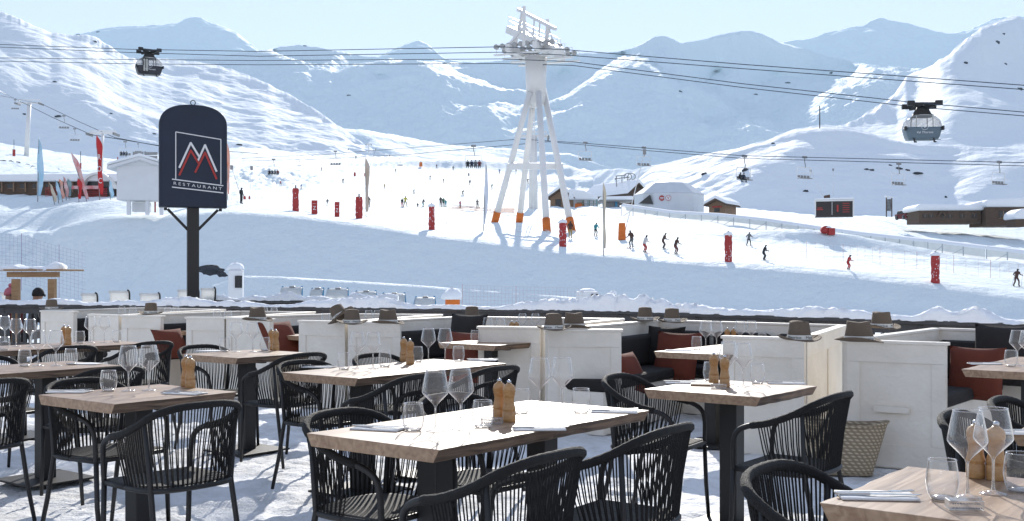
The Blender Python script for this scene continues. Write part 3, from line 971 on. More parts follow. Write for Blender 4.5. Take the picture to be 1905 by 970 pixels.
# ------------------------------------------------------------------ tables
def make_table(wood_len=0.70):
    r = empty('pedestal_table')
    rn = np.random.RandomState(3)
    n = 24
    top = MB()
    # live edged slab: y=0 and y=.68 edges wavy and bevelled
    ring_t, ring_b = [], []
    for i in range(n + 1):
        x = wood_len * i / n
        wv = 0.003 * math.sin(x * 13) + 0.002 * math.sin(x * 43 + 1)
        ring_t.append((x, 0.008 + wv, 0)); ring_b.append((x, 0.034 + wv * 1.5, -0.046))
    for i in range(n + 1):
        x = wood_len * (1 - i / n)
        wv = 0.003 * math.sin(x * 12 + 2) + 0.002 * math.sin(x * 37)
        ring_t.append((x, 0.672 + wv, 0)); ring_b.append((x, 0.646 + wv * 1.5, -0.046))
    m = len(ring_t)
    vs = [(a, b, 0.75) for a, b, c in ring_t] + [(a, b, 0.702) for a, b, c in ring_b]
    top.cur = 0
    top._add(vs, [tuple(range(m)), tuple(range(2 * m - 1, m - 1, -1))])
    fs = [(i, i + m, (i + 1) % m + m, (i + 1) % m) for i in range(m)]
    o0 = len(top.v) - 2 * m
    for k, q in enumerate(fs):
        top.cur = 0 if k in (n, m - 1) else 1
        top.f.append(tuple(i + o0 for i in q)); top.mi.append(top.cur)
    top.build('table_top', [M_OAK, M_BARK], r, bevel=0.003)
    cx, cy = wood_len / 2, 0.34
    MB().box((cx, cy, 0.350), (0.098, 0.098, 0.668)).build('pedestal', M_BLACK, r, bevel=0.004)
    MB().box((cx, cy, 0.006 + 0.006), (0.46, 0.46, 0.014)).build('base_plate', M_BLACK, r, bevel=0.003)
    pl = MB(); pl.box((cx, cy, 0.6975), (0.40, 0.05, 0.008)); pl.box((cx, cy, 0.6885), (0.05, 0.40, 0.009))
    pl.build('support_plate', M_BLACK, r)
    return r
table0 = make_table()
table_used = [False]
def place_table(Fc, label, k=0, dz=0.0):
    t = table0 if not table_used[0] else copy_tree(table0)
    table_used[0] = True
    t.location = (Fc.x, Fc.y, dz)
    t.rotation_euler = (0, 0, AZ)
    tag(t, label, 'table', 'wooden pedestal tables on the terrace')
    return t
def F2(x, y): return Vector((x, y, 0))
T1 = F2(-.24, 3.744); T2 = F2(-1.83, 5.09); T3a = F2(-2.59, 7.32) - U * 1.4; T3b = F2(-3.2, 9.8) - U * 1.4
T4 = F2(-1.98, 7.98); T5 = F2(-.885, 6.38); T6 = F2(1.227, 5.38)
T7 = F2(1.114, 8.7) - W * 0.68; T8 = F2(2.86, 7.03) - W * 0.68; T9 = F2(.798, 2.88) - W * 0.68; T10 = F2(1.88, 4.17) - W * 0.68
T11 = F2(-.667, 9.85) - W * 0.68
step = U * 0.703
place_table(T1, 'near half of the large wooden table in the centre foreground')
place_table(T1 + step, 'far half of the centre foreground table, catching the sun')
place_table(T2, 'square wooden table in the left foreground, pepper mill on its far end')
place_table(T3a, 'near half of the long table cut by the left edge')
place_table(T3a + step, 'far half of the long left edge table, its corner showing')
place_table(T3b, 'near half of the dark edged table in the second row at left')
place_table(T3b + step, 'far end of the dark edged table in the second row at left')
place_table(T4, 'square wooden table in front of the sign post')
place_table(T5, 'near half of the long table in the middle row')
place_table(T5 + step, 'far half of the long middle row table')
place_table(T6, 'square wooden table right of centre with two wooden mills')
place_table(T7, 'wooden table in the booth with rust pillows')
place_table(T8, 'near half of the wooden table at the right edge by the bench')
place_table(T8 + step, 'far half of the wooden table at the right edge by the bench')
place_table(T9, 'bare wooden table in the bottom right corner')
place_table(T10, 'wooden table just behind the bottom right corner table')
place_table(T10 + step, 'far half of the table behind the corner table, cut by the frame')
place_table(T11, 'small wooden table in the booth left of the middle white panels')
BT = []
BZ = 0.705
for (x, sc_, lb) in [(237, 140, 'booth table at far left by the first hat'), (320, 141, 'booth table behind the hat left of the sign'), (415, 158, 'booth table between the left white panels, right of the sign'),
                   (500, 144, 'booth table behind the lone brown hat'), (600, 170, 'booth table peeking out left of the two stacked hats'), (695, 156, 'booth table behind the two stacked hats'),
                   (920, 190, 'booth table behind the middle white panel with mills'), (985, 172, 'farther booth table behind the middle white panel'), (1388, 205, 'booth table behind the right white panel')]:
    p = at(x, 0, d=F / sc_); p.z = 0
    c = p - U * 0.35 - W * 0.34
    place_table(c, lb, dz=BZ - 0.75); BT.append(c)

# chairs
place_chair(T1, -.02, .20, .0, True, 'chair seen from behind at the bottom centre, nearest the camera')
place_chair(T1, .72, .20, .04, True, 'chair with its back to us at the right side of the centre table')
place_chair(T1, .31, .68 - .10, 0.05, False, 'chair at the left end of the centre table, back curving round to the left')
place_chair(T1, 1.02, .68 - .05, -.05, False, 'chair almost hidden behind the centre table glasses')
place_chair(T2, .07, .29, -.05, True, 'chair seen from behind at the left foreground table')
place_chair(T2, .34, .60, .1, False, 'chair on the far side of the left foreground table')
place_chair(T3a, .12, .50, .1, True, 'chair cut by the left edge with its back to us')
place_chair(T3a, .98, .30, .0, True, 'chair behind the left foreground table glasses')
place_chair(T3a, .95, .68 + .10, .0, False, 'chair on the far side of the left edge table')
place_chair(T3b, .35, .22, .0, True, 'chair tucked under the second row table at far left')
place_chair(T3b, 1.08, .20, .05, True, 'chair at the far end of the second row table at left')
place_chair(T4, .22, .20, .0, True, 'chair with its back to us at the table in front of the sign post')
place_chair(T4, .30, .62, .0, False, 'chair against the white panel at the table in front of the sign post')
place_chair(T5, .08, .15, .0, True, 'chair tucked into the near side of the middle row table')
place_chair(T5, .76, .17, .0, True, 'chair at the far right of the middle row table, back to us')
place_chair(T5, .30, .60, .0, False, 'chair curving round the left corner of the middle row table')
place_chair(T5, 1.04, .68, .0, False, 'chair hidden behind the middle row table')
place_chair(T6, .02, .09, .0, True, 'chair with its back to us at the square table right of centre')
place_chair(T6, .22, .72, .12, False, 'chair on the far side of the square table right of centre')
place_chair(T9, .20, .66, .0, False, 'chair at the bottom right corner table, only its top rail showing')
place_chair(T10, .14, .68, .0, False, 'chair behind the big wine glasses at right')
place_chair(T10, .80, .66, .0, False, 'chair whose rail shows above the right edge table')

# ------------------------------------------------------------------ tableware
def proto_glass():
    b = MB()
    b.lathe([(.036, 0), (.0355, .002), (.020, .0045), (.006, .009), (.0042, .02), (.0036, .05), (.0042, .092), (.008, .102), (.017, .112), (.031, .126), (.045, .140), (.0515, .149), (.0520, .154), (.0490, .172), (.0430, .205), (.0385, .226), (.0372, .232)], 24, caps=False)
    o = b.build('wine_glass', M_GLASS, None, smooth=True)
    MB().tube([(0.0373 * math.cos(a * math.pi / 12), 0.0373 * math.sin(a * math.pi / 12), .232) for a in range(25)], 0.0016, 4, caps=False).build('rim', M_GLASSB, o)
    MB().lathe([(.0046, .012), (.0028, .05), (.0034, .09), (.001, .099)], 8).build('stem', M_GLASSB, o, smooth=True)
    return o
def proto_tumbler():
    b = MB()
    b.lathe([(.026, .001), (.031, .004), (.038, .02), (.0425, .045), (.042, .06), (.039, .085), (.0355, .106)], 24, caps=False)
    o = b.build('water_tumbler', M_GLASS, None, smooth=True)
    MB().lathe([(.001, .001), (.026, .001), (.031, .006), (.030, .010), (.001, .013)], 20, caps=False).build('thick_base', M_GLASSB, o, smooth=True)
    MB().tube([(0.0356 * math.cos(a * math.pi / 12), 0.0356 * math.sin(a * math.pi / 12), .106) for a in range(25)], 0.0016, 4, caps=False).build('rim', M_GLASSB, o)
    return o
def proto_mill():
    b = MB()
    b.lathe([(.0265, 0), (.0275, .003), (.0275, .040), (.0245, .044), (.0275, .048), (.0270, .054), (.0225, .072), (.0205, .092), (.0235, .108), (.0255, .112), (.0235, .116), (.0262, .120), (.0262, .134), (.022, .146), (.012, .153), (.010, .156)], 20)
    o = b.build('pepper_mill', M_MILL, None, smooth=True)
    MB().lathe([(.006, .154), (.0085, .158), (.0095, .163), (.007, .168), (.002, .1705)], 12).build('metal_knob', M_STEEL, o, smooth=True)
    return o
def proto_napkin():
    def fn(u, v):
        return Vector(((u - .5) * .20, (v - .5) * .11, 0.0035 + 0.0012 * math.sin(u * 9) * math.sin(v * 5)))
    o = MB().grid(fn, 14, 8).build('folded_napkin', M_NAP, None, smooth=True)
    s = o.modifiers.new('t', 'SOLIDIFY'); s.thickness = 0.006; s.offset = 0
    return o
def proto_fork():
    b = MB()
    b.bar((-.10, 0, .002), (.045, 0, .003), .006, .0025)
    b.box((.055, 0, .004), (.03, .02, .0025))
    for k in range(4): b.bar((.068, -.0085 + k * .0057, .004), (.103, -.0085 + k * .0057, .007), .0026, .002)
    return b.build('fork', M_STEEL, None)
def proto_knife():
    b = MB()
    b.bar((-.11, 0, .003), (-.02, 0, .003), .011, .006)
    b._add([(-.02, -.007, .003), (.10, -.006, .003), (.115, .006, .003), (-.02, .009, .003), (-.02, -.007, .0045), (.10, -.006, .0045), (.115, .006, .0045), (-.02, .009, .0045)], [(0, 1, 2, 3), (4, 5, 6, 7), (0, 1, 5, 4), (1, 2, 6, 5), (2, 3, 7, 6), (3, 0, 4, 7)])
    return b.build('knife', M_STEEL, None)
PROTO = {}
for k, fn_ in (('wine', proto_glass), ('tumbler', proto_tumbler), ('mill', proto_mill), ('napkin', proto_napkin), ('fork', proto_fork), ('knife', proto_knife)):
    PROTO[k] = [fn_(), False]
INFO = {'wine': ('wine glass', 'stemmed wine glasses on the tables'), 'tumbler': ('tumbler', 'water tumblers on the tables'), 'mill': ('pepper mill', 'wooden mills on the tables'),
        'napkin': ('napkin', 'folded napkins on the tables'), 'fork': ('fork', 'forks on the napkins'), 'knife': ('knife', 'knives on the napkins')}
def put(kind, p, label, rz=None, z=0.7503):
    o, used = PROTO[kind]
    PROTO[kind][1] = True
    c = copy_tree(o) if used else o
    c.location = (p.x, p.y, z)
    c.rotation_euler = (0, 0, random.uniform(0, 6.28) if rz is None else rz)
    tag(c, label, INFO[kind][0], INFO[kind][1])
    return c
def pp(x, y, z=0.75): return at(x, y, z=z)
wares = [
 ('wine', 810, 803, 'left wine glass of the pair at the front of the centre table'), ('wine', 857, 799, 'right wine glass of the pair at the front of the centre table'),
 ('wine', 1004, 766, 'left glass of the sunlit pair at the back of the centre table'), ('wine', 1046, 764, 'right glass of the sunlit pair at the back of the centre table'),
 ('tumbler', 769, 802, 'tumbler beside the napkin on the centre table'), ('tumbler', 898, 796, 'tumbler left of the mills on the centre table'),
 ('tumbler', 969, 770, 'tumbler just right of the mills on the centre table'), ('tumbler', 1081, 769, 'tumbler at the far right of the centre table'),
 ('mill', 929, 781, 'darker wooden mill, left of the two on the centre table'), ('mill', 947, 785, 'paler wooden mill, right of the two on the centre table'),
 ('wine', 239, 728, 'left wine glass on the left foreground table'), ('wine', 277, 727, 'right wine glass on the left foreground table'),
 ('tumbler', 202, 728, 'tumbler left of the wine glasses on the left foreground table'), ('tumbler', 312, 604.0, 'tumbler near the mill on the left foreground table'),
 ('mill', 346, 719, 'rear wooden mill on the left foreground table'), ('mill', 354, 722, 'front wooden mill on the left foreground table'),
 ('wine', 71, 681, 'left wine glass on the left edge table'), ('wine', 104, 681, 'right wine glass on the left edge table'), ('tumbler', 46, 682, 'tumbler at the near end of the left edge table'),
 ('tumbler', 132, 679, 'tumbler at the far end of the left edge table'), ('wine', 9, 637, 'wine glass touching the left frame edge in the second row'), ('wine', 30, 645, 'tall wine glass second from the left frame edge in the second row'),
 ('wine', 56, 646, 'wine glass behind the left edge table pair, beside the mills'), ('wine', 168, 638, 'left wine glass at the far end of the second row table'), ('wine', 194, 638, 'right wine glass at the far end of the second row table'),
 ('tumbler', 149, 639, 'tumbler beside the mills on the second row table'), ('tumbler', 217, 637, 'tumbler at the far corner of the second row table'), ('tumbler', 8, 652, 'tumbler at the left frame edge on the second row table'),
 ('mill', 119, 641, 'left wooden mill on the second row table'), ('mill', 127, 642, 'right wooden mill on the second row table'),
 ('wine', 439, 655, 'left wine glass on the table in front of the sign post'), ('wine', 470, 655, 'right wine glass on the table in front of the sign post'),
 ('tumbler', 418, 655, 'left tumbler on the table in front of the sign post'), ('tumbler', 493, 653, 'right tumbler on the table in front of the sign post'),
 ('mill', 505, 650, 'left wooden mill on the table in front of the sign post'), ('mill', 513, 652, 'right wooden mill on the table in front of the sign post'),
 ('wine', 665, 686, 'far left wine glass of four on the middle row table'), ('wine', 694, 686, 'second wine glass from left on the middle row table'),
 ('wine', 797, 674, 'third wine glass from left on the middle row table'), ('wine', 828, 674, 'far right wine glass of four on the middle row table'),
 ('tumbler', 640, 688, 'leftmost tumbler on the middle row table'), ('tumbler', 716, 683, 'tumbler between wine glasses and mills on the middle row table'),
 ('tumbler', 776, 674, 'tumbler just right of the mills on the middle row table'), ('tumbler', 853, 673, 'rightmost tumbler on the middle row table'),
 ('mill', 751, 672, 'left wooden mill on the middle row table'), ('mill', 763, 678, 'right wooden mill on the middle row table'),
 ('wine', 1355, 716, 'left wine glass on the square table right of centre'), ('wine', 1383, 720, 'right wine glass on the square table right of centre'),
 ('tumbler', 1322, 709, 'tumbler hidden behind the mills on the square table right of centre'), ('tumbler', 1409, 714, 'tumbler at the right of the square table right of centre'),
 ('mill', 1328, 713, 'left wooden mill on the square table right of centre'), ('mill', 1348, 720, 'right wooden mill on the square table right of centre'),
 ('wine', 1313, 652, 'left wine glass on the rust pillow booth table'), ('wine', 1333, 652, 'right wine glass on the rust pillow booth table'), ('tumbler', 1296, 651, 'tumbler on the rust pillow booth table'),
 ('wine', 1800, 926, 'left of the two big wine glasses in the bottom right corner'), ('wine', 1848, 919, 'right of the two big wine glasses in the bottom right corner'),
 ('tumbler', 1753, 930, 'big empty tumbler in the bottom right corner'), ('tumbler', 1897, 915, 'tumbler cut by the right frame edge at bottom right'),
 ('mill', 1815, 889, 'left wooden mill behind the big wine glasses'), ('mill', 1853, 893, 'right wooden mill behind the big wine glasses'),
 ('wine', 1893, 680, 'wine glass at the right edge above the bench table'), ('wine', 1911, 682, 'wine glass half out of frame at the right edge'), ('tumbler', 1881, 682, 'tumbler on the right edge table by the bench'),
 ('tumbler', 884, 637, 'tumbler peeking from behind the middle white panel'),
 ('wine', 907, 635.6, 'leftmost of four wine glasses showing above the middle white panel'), ('wine', 931, 635.6, 'second of four wine glasses showing above the middle white panel'),
 ('wine', 972, 624.0, 'third of four wine glasses showing above the middle white panel'), ('wine', 996, 624.0, 'fourth of four wine glasses showing above the middle white panel'),
 ('mill', 952, 627.0, 'left mill cap showing above the middle white panel'), ('mill', 961, 627.0, 'right mill cap showing above the middle white panel'),
 ('wine', 1377, 645.0, 'left wine glass showing above the right white panel'), ('wine', 1398, 645.0, 'right wine glass showing above the right white panel'),
 ('mill', 1353, 644.0, 'left mill cap showing above the right white panel'), ('mill', 1365, 644.0, 'right mill cap showing above the right white panel'), ('tumbler', 1418, 642.0, 'tumbler showing above the right white panel'),
 ('wine', 227, 604.0, 'leftmost wine glass of the far left booth row'), ('wine', 247, 604.0, 'wine glass just left of the first booth hat'),
 ('wine', 312, 604.0, 'wine glass just right of the first booth hat'), ('wine', 327, 604.0, 'wine glass left of the sign post in the booth row'),
 ('wine', 404, 615.0, 'wine glass right of the sign post in the booth row'), ('wine', 424, 615.0, 'wine glass left of the lone brown hat'),
 ('wine', 492, 606.0, 'wine glass right behind the lone brown hat'), ('wine', 510, 606.0, 'wine glass a hand to the right of the lone brown hat'),
 ('wine', 606, 623.0, 'wine glass just left of the stacked hats'), ('wine', 686, 614.0, 'wine glass between the stacked hats and the third hat'), ('wine', 702, 614.0, 'wine glass partly behind the third hat'),
]
FARX = [227, 247, 312, 327, 404, 424, 492, 510, 606, 686, 702, 907, 931, 952, 961, 972, 996, 1353, 1365, 1377, 1398, 1418]
for k, x, y, lb in wares:
    if x in FARX: put(k, pp(x, y, BZ), lb, z=BZ + .0003)
    else: put(k, pp(x, y), lb)
# napkins with cutlery
naps = [(706, 799, -0.35, 'on the left corner of the centre table', 1), (1003, 799, 0.05, 'at the near side of the centre table', 1), (1143, 767, -0.1, 'at the right end of the centre table', 1),
        (130, 730, -0.1, 'at the left of the left foreground table', 1), (344, 733, -0.35, 'at the right of the left foreground table', 1), (594, 684, -0.2, 'at the left end of the middle row table', 1),
        (898, 671, -0.1, 'at the right end of the middle row table', 1), (1272, 713, -0.1, 'at the left of the square table right of centre', 1), (1462, 714, -0.1, 'at the right of the square table right of centre', 1),
        (1630, 925, -0.1, 'on the bottom right corner table', 1), (1895, 806, -0.1, 'at the right frame edge behind the corner table', 1), (1832, 678, -0.1, 'on the right edge bench table', 1),
        (160, 678, -0.1, 'on the left edge table', 0), (389, 654, -0.1, 'on the table in front of the sign post', 0), (1262, 653, -0.1, 'on the rust pillow booth table', 0)]
for x, y, a, where, cut in naps:
    p = pp(x, y)
    put('napkin', p, 'folded white napkin ' + where, a)
    if cut:
        n_ = Vector((-math.sin(a), math.cos(a), 0))
        put('fork', p + n_ * 0.018, 'fork lying on the napkin ' + where, a + 0.06, z=0.7585)
        put('knife', p - n_ * 0.018, 'knife lying on the napkin ' + where, a - 0.03, z=0.7585)
# little trays and table card holders
def tray(p, rz, label, z=0.7503, glassy=False):
    b = MB()
    if glassy:
        b.box((0, 0, .013), (.085, .045, .025)); o = b.build('glass_block', M_GLASSB, bevel=.002)
        w_ = MB(); rn = random.Random(2)
        for r_ in range(2):
            xx = -.036
            while xx < .034:
                l = rn.uniform(.002, .006); w_.box((xx + l / 2, -.0235, .0075 + r_ * .011), (l, .0006, .0035)); xx += l + .002
        w_.build('faint_lettering', mat('grey_ink', (.25, .25, .26), .5, noise=.1), o)
    else:
        b.box((0, 0, .006), (.12, .07, .012)); o = b.build('wooden_tray', M_OAK, bevel=.002)
    o.location = (p.x, p.y, z); o.rotation_euler = (0, 0, rz)
    tag(o, label, 'glass block' if glassy else 'tray')
tray(pp(1794, 948), -0.1, 'clear glass block with faint lettering at the bottom right corner', glassy=True)
tray(pp(1306, 718), -0.2, 'small wooden tray by the mills on the square table right of centre')
tray(pp(1337, 724), -0.2, 'clear salt block beside the mills right of centre', glassy=True)
tray(pp(915, 789), -0.2, 'clear salt block left of the mills on the centre table', glassy=True)

# ------------------------------------------------------------------ white booths
WZ = 0.87
def panel_wall(parent, name, a, b, t=0.045, z0=0.0, z1=WZ, cap=True, frame=True, both=False):
    """upright panelled board from a to b; t thickness to the far side"""
    a, b = Vector((a.x, a.y, 0)), Vector((b.x, b.y, 0))
    L = (b - a).length; d = (b - a).normalized(); n = Vector((d.y, -d.x, 0))
    rz = math.atan2(d.y, d.x)
    m = MB()
    c = (a + b) / 2 - n * (t / 2)
    m.box((c.x, c.y, (z0 + z1) / 2), (L, t, z1 - z0), rz)
    w = m.build(name, M_WHITE, parent, bevel=0.003)
    for sd in ((1, -1) if both else (1,)):
        if not frame: break
        fm = MB()
        nn = n * sd
        base = (a + b) / 2 + (nn * 0.006 if sd > 0 else nn * (t + 0.006))
        sw = min(0.09, L * 0.15)
        def fb(cx, cz, lx, lz):
            q = base + d * cx
            fm.box((q.x, q.y, cz), (lx, 0.012, lz), rz)
        fb(0, z1 - 0.065, L - 0.002, 0.13); fb(0, z0 + 0.09, L - 0.002, 0.16)
        fb(-L / 2 + sw / 2, (z0 + z1) / 2 + 0.02, sw, z1 - z0 - 0.302); fb(L / 2 - sw / 2, (z0 + z1) / 2 + 0.02, sw, z1 - z0 - 0.302)
        if L > 1.1:
            fb(0, (z0 + z1) / 2 + 0.02, 0.07, z1 - z0 - 0.302)
        fm.build('frame_moulding', M_WHITE, w, bevel=0.002)
    if cap:
        cm = MB(); cm.box((c.x, c.y, z1 + 0.011), (L + 0.03, t + 0.04, 0.022), rz)
        cm.build('cap_board', M_WHITE, w, bevel=0.004)
    return w
def P87(x, y): 
    p = at(x, y, z=WZ); return Vector((p.x, p.y, 0))
def cushion_box(parent, name, c, d, rz, m, bev=0.035):
    return MB().box(c, d, rz).build(name, m, parent, bevel=bev)
def booth(label, left_end, far_pts, right_end, seats=True):
    """left_end: (outer, inner) end panel corners; far_pts: far corners; right_end likewise"""
    r = empty('booth_bench')
    tag(r, label, 'booth bench', 'white panelled booth benches')
    S0, S1 = far_pts
    if left_end:
        A, B = left_end
        panel_wall(r, 'end_panel', A, B, both=False)
        panel_wall(r, 'side_wall', A + (S0 - A).normalized() * 0.05, S0, both=True)
        if seats:
            d = (S0 - A).normalized(); n = Vector((d.y, -d.x, 0)); L = (S0 - A).length; c = A + d * (L / 2) + n * 0.28
            rz = math.atan2(d.y, d.x)
            MB().box((c.x, c.y, 0.19), (L - 0.14, 0.42, 0.36), rz).build('seat_base', M_WHITE, r)
            cushion_box(r, 'seat_cushion', (c.x, c.y, 0.42), (L - 0.14, 0.47, 0.10), rz, M_CUSH)
            c2 = A + d * (L / 2 + 0.1) + n * 0.085
            cushion_box(r, 'back_cushion', (c2.x, c2.y, 0.62), (L - 0.45, 0.11, 0.30), rz, M_CUSH)
    if right_end:
        A, B = right_end    # A left corner, B right corner
        panel_wall(r, 'end_panel', A, B, both=False)
        d = (S1 - B).normalized()
        panel_wall(r, 'side_wall', B + d * 0.05, S1, both=True)
        if seats:
            n = Vector((-d.y, d.x, 0)); L = (S1 - B).length; c = B + d * (L / 2) + n * 0.32; rz = math.atan2(d.y, d.x)
            MB().box((c.x, c.y, 0.19), (L - 0.14, 0.42, 0.36), rz).build('seat_base', M_WHITE, r)
            cushion_box(r, 'seat_cushion', (c.x, c.y, 0.42), (L - 0.14, 0.47, 0.10), rz, M_CUSH)
            c2 = B + d * (L / 2 + 0.1) + n * 0.13
            cushion_box(r, 'back_cushion', (c2.x, c2.y, 0.62), (L - 0.45, 0.11, 0.30), rz, M_CUSH)
    panel_wall(r, 'back_wall', S0, S1, both=True)
    if seats:
        d = (S1 - S0).normalized(); n = Vector((d.y, -d.x, 0)); L = (S1 - S0).length; c = (S0 + S1) / 2 + n * 0.28; rz = math.atan2(d.y, d.x)
        MB().box((c.x, c.y, 0.185), (max(.1, L - 1.0), 0.40, 0.35), rz).build('seat_base', M_WHITE, r)
        cushion_box(r, 'seat_cushion', (c.x, c.y, 0.42), (max(.2, L - 0.98), 0.46, 0.10), rz, M_CUSH)
        nb = max(1, int(L / 0.6))
        for i in range(nb):
            q = S0 + d * (L * (i + 0.5) / nb) + n * 0.10
            cushion_box(r, 'back_cushion', (q.x, q.y, 0.615), (L / nb - 0.06, 0.12, 0.36), rz, M_CUSH, 0.05)
    return r
b45_0, b45_1 = P87(1225, 599), F2(3.1, 10.25)
booth('booth bench with rust pillows right of the middle white panels', (P87(1019, 617.5), P87(1156, 617.8)), (b45_0, b45_1), (P87(1345, 630), P87(1497, 634)))
b34_0, b34_1 = P87(859, 592.5), F2(1.18, 11.8)
booth('booth bench between the stacked hats and the middle hats', (P87(648, 603), P87(745, 603.5)), (b34_0, b34_1), (P87(890, 611.8), P87(1005, 613)))
booth('booth bench between the lone brown hat and the stacked hats', (P87(422, 594), P87(503, 597)), (F2(-2.15, 13.4), F2(-.85, 13.1)), (P87(557, 600), P87(643, 602)))
booth('booth bench with the rust pillow just left of the sign post', (P87(227, 589.8), P87(300, 591)), (F2(-3.55, 14.4), F2(-2.55, 14.1)), (P87(347, 593.6), P87(418, 594)))
booth('leftmost booth bench at the far left railing', (P87(77, 580.5), P87(138, 582.3)), (F2(-5.3, 16.0), F2(-4.0, 15.2)), (P87(166, 587.5), P87(222, 589.3)))
booth('booth bench at the right edge with the big dark back cushion', (P87(1576, 637.5), P87(1760, 643.5)), (P87(1746, 615), P87(1960, 622)), None)
# ledge on the right panels
for x, y, w_, lb in [(1661, 762, .24, 'narrow white ledge fixed on the front panel beside the basket'), (1420, 742, .2, 'narrow white ledge on the panel right of centre'), (1100, 722, .22, 'narrow white plate on the middle white panel')]:
    z = 0.87 * 0.53
    a, b = (P87(1576, 637.5), P87(1760, 643.5)) if x > 1600 else ((P87(1345, 630), P87(1497, 634)) if x > 1300 else (P87(1019, 617.5), P87(1156, 617.8)))
    d = (b - a).normalized(); n = Vector((d.y, -d.x, 0))
    # where the pixel ray meets the panel plane
    rx = (x - CX) / F
    t = (a.x - rx * a.y) / (rx * d.y - d.x)
    q = a + d * t
    zz = H - (y - HY) * q.y / F
    o = MB().box((0, 0, 0), (w_, 0.03, 0.04)).build('ledge', M_WHITE, None, bevel=0.003)
    o.location = (q.x + n.x * 0.027, q.y + n.y * 0.027, zz); o.rotation_euler = (0, 0, math.atan2(d.y, d.x))
    tag(o, lb, 'ledge')

# pillows
def pillow(loc, rot, m, label, s=0.42, group='pillows on the booth benches'):
    def fn(u, v):
        a, b = u * 2 - 1, v * 2 - 1
        k = (1 - abs(a) ** 3) * (1 - abs(b) ** 3)
        e = 1 - 0.07 * (a * a * b * b) + 0.0
        return Vector((a * s / 2 * (0.93 + 0.07 * b * b), b * s / 2 * (0.93 + 0.07 * a * a), 0.07 * k ** 0.5))
    b = MB().grid(fn, 14, 14)
    b.grid(lambda u, v: Vector((fn(u, v).x, fn(u, v).y, -fn(u, v).z)), 14, 14)
    o = b.build('throw_pillow', m, None, smooth=True)
    o.location = loc; o.rotation_euler = rot
    tag(o, label, 'pillow', group)
    return o
def ppl(x, y, d): return at(x, y, d=d)
def pil(x, y, d, rz, m, lb, tilt=1.25, s=.42):
    pillow(ppl(x, y, d), (tilt, 0, rz), m, lb, s)
pil(1258, 664, 10.6, -0.7, M_RUST, 'rust red pillow against the booth back, behind the booth table', s=.5)
pil(1170, 696, 9.9, 0.9, M_RUST, 'rust pillow peeking out right of the middle white panel', 1.1)
pil(1235, 645, 10.9, -0.65, M_CUSH, 'dark grey pillow beside the rust pillow in the middle booth')
pil(318, 640, 12.6, 0.9, M_RUST, 'big rust pillow leaning in the booth left of the sign post', 1.0, .4)
pil(522, 632, 11.9, 0.9, M_RUST, 'rust pillow edge behind the mills in front of the sign post', 1.0, .46)
pil(866, 665, 10.3, -0.5, M_RUST, 'dark rust pillow under the small booth table', 1.3, .5)
pil(868, 622, 10.9, -0.5, M_CUSH, 'charcoal pillow left of the middle white panel')
pil(1815, 696, 8.7, -0.72, M_RUST, 'wide dark red pillow on the right edge bench', 1.35, .44)
pil(1868, 660, 8.9, -0.72, M_CUSH, 'rounded charcoal pillow on top of the dark red one at right', 1.3, .5)
pil(150, 615, 15.2, 0.5, M_RUST, 'small rust pillow behind the glasses at far left', 1.1)

# ------------------------------------------------------------------ hats
def make_hat():
    r = empty('straw_hat')
    b = MB()
    def brim(u, v):
        a = u * 2 * math.pi
        rr = 0.083 + v * 0.062
        z = 0.005 + 0.026 * v * v * (math.cos(a) ** 2) + 0.007 * v * math.sin(a)
        return Vector((math.cos(a) * rr * 0.98, math.sin(a) * rr * 1.0, z))
    b.grid(brim, 36, 6)
    bo = b.build('brim', M_STRAW, r, smooth=True)
    s = bo.modifiers.new('t', 'SOLIDIFY'); s.thickness = 0.004
    c = MB()
    def crown(u, v):
        a = u * 2 * math.pi
        if v < 0.75:
            k = v / 0.75; rr = 0.084 - 0.018 * k; z = 0.006 + 0.104 * k
        else:
            k = (v - 0.75) / 0.25; rr = 0.066 * (1 - k); z = 0.110 + 0.008 * math.sin(k * 3.1) - 0.028 * k
        x, y = math.cos(a) * rr * 0.92, math.sin(a) * rr * 1.08
        # front pinch
        pin = math.exp(-((math.sin(a) + 1) / 0.45) ** 2) * max(0, v - 0.35) * 0.022
        y += pin
        z += (0.010 * abs(math.sin(a)) if v > 0.6 else 0)
        return Vector((x, y, z))
    c.grid(crown, 36, 20)
    c.build('crown', M_STRAW, r, smooth=True)
    band = MB()
    band.lathe([(.0858, .010), (.0812, .036)], 36, caps=False, sx=0.92, sy=1.08)
    bo2 = band.build('hat_band', M_BANDW, r, smooth=True)
    cu = bpy.data.curves.new('t', 'FONT'); cu.body = 'Maurice   Maurice   Maurice   Maurice   '; cu.size = 0.021
    to = bpy.data.objects.new('t', cu); COL.objects.link(to)
    dg = bpy.context.evaluated_depsgraph_get()
    me = bpy.data.meshes.new_from_object(to.evaluated_get(dg))
    bpy.data.objects.remove(to)
    xs = [v.co.x for v in me.vertices]; L = max(xs) + 0.02
    for v in me.vertices:
        a = v.co.x / L * 2 * math.pi
        rr = 0.0840 + 0.0018
        v.co = Vector((math.sin(a) * rr * 0.925, -math.cos(a) * rr * 1.085, 0.016 + v.co.y))
    link('band_lettering', me, M_INK, bo2)
    return r
hat0 = make_hat(); hat_used = [False]
def hat(x, y, rz, label, z=WZ + 0.024, tilt=(0, 0), d=None, sc=1.0, dy=0.0):
    p = at(x, y, z=z) if d is None else at(x, y, d=d)
    h = copy_tree(hat0) if hat_used[0] else hat0
    hat_used[0] = True
    h.location = (p.x, p.y + dy, p.z if d is not None else z)
    h.rotation_euler = (tilt[0], tilt[1], rz)
    h.scale = (sc * 1.06, sc * 1.06, sc * 1.15)
    tag(h, label, 'hat', 'straw hats laid on the booth walls')
hat(96, 577, 0.2, 'straw hat at far left beside the wooden frame posts', sc=1.1, z=.86)
hat(281, 585, 0.1, 'straw hat left of the sign post')
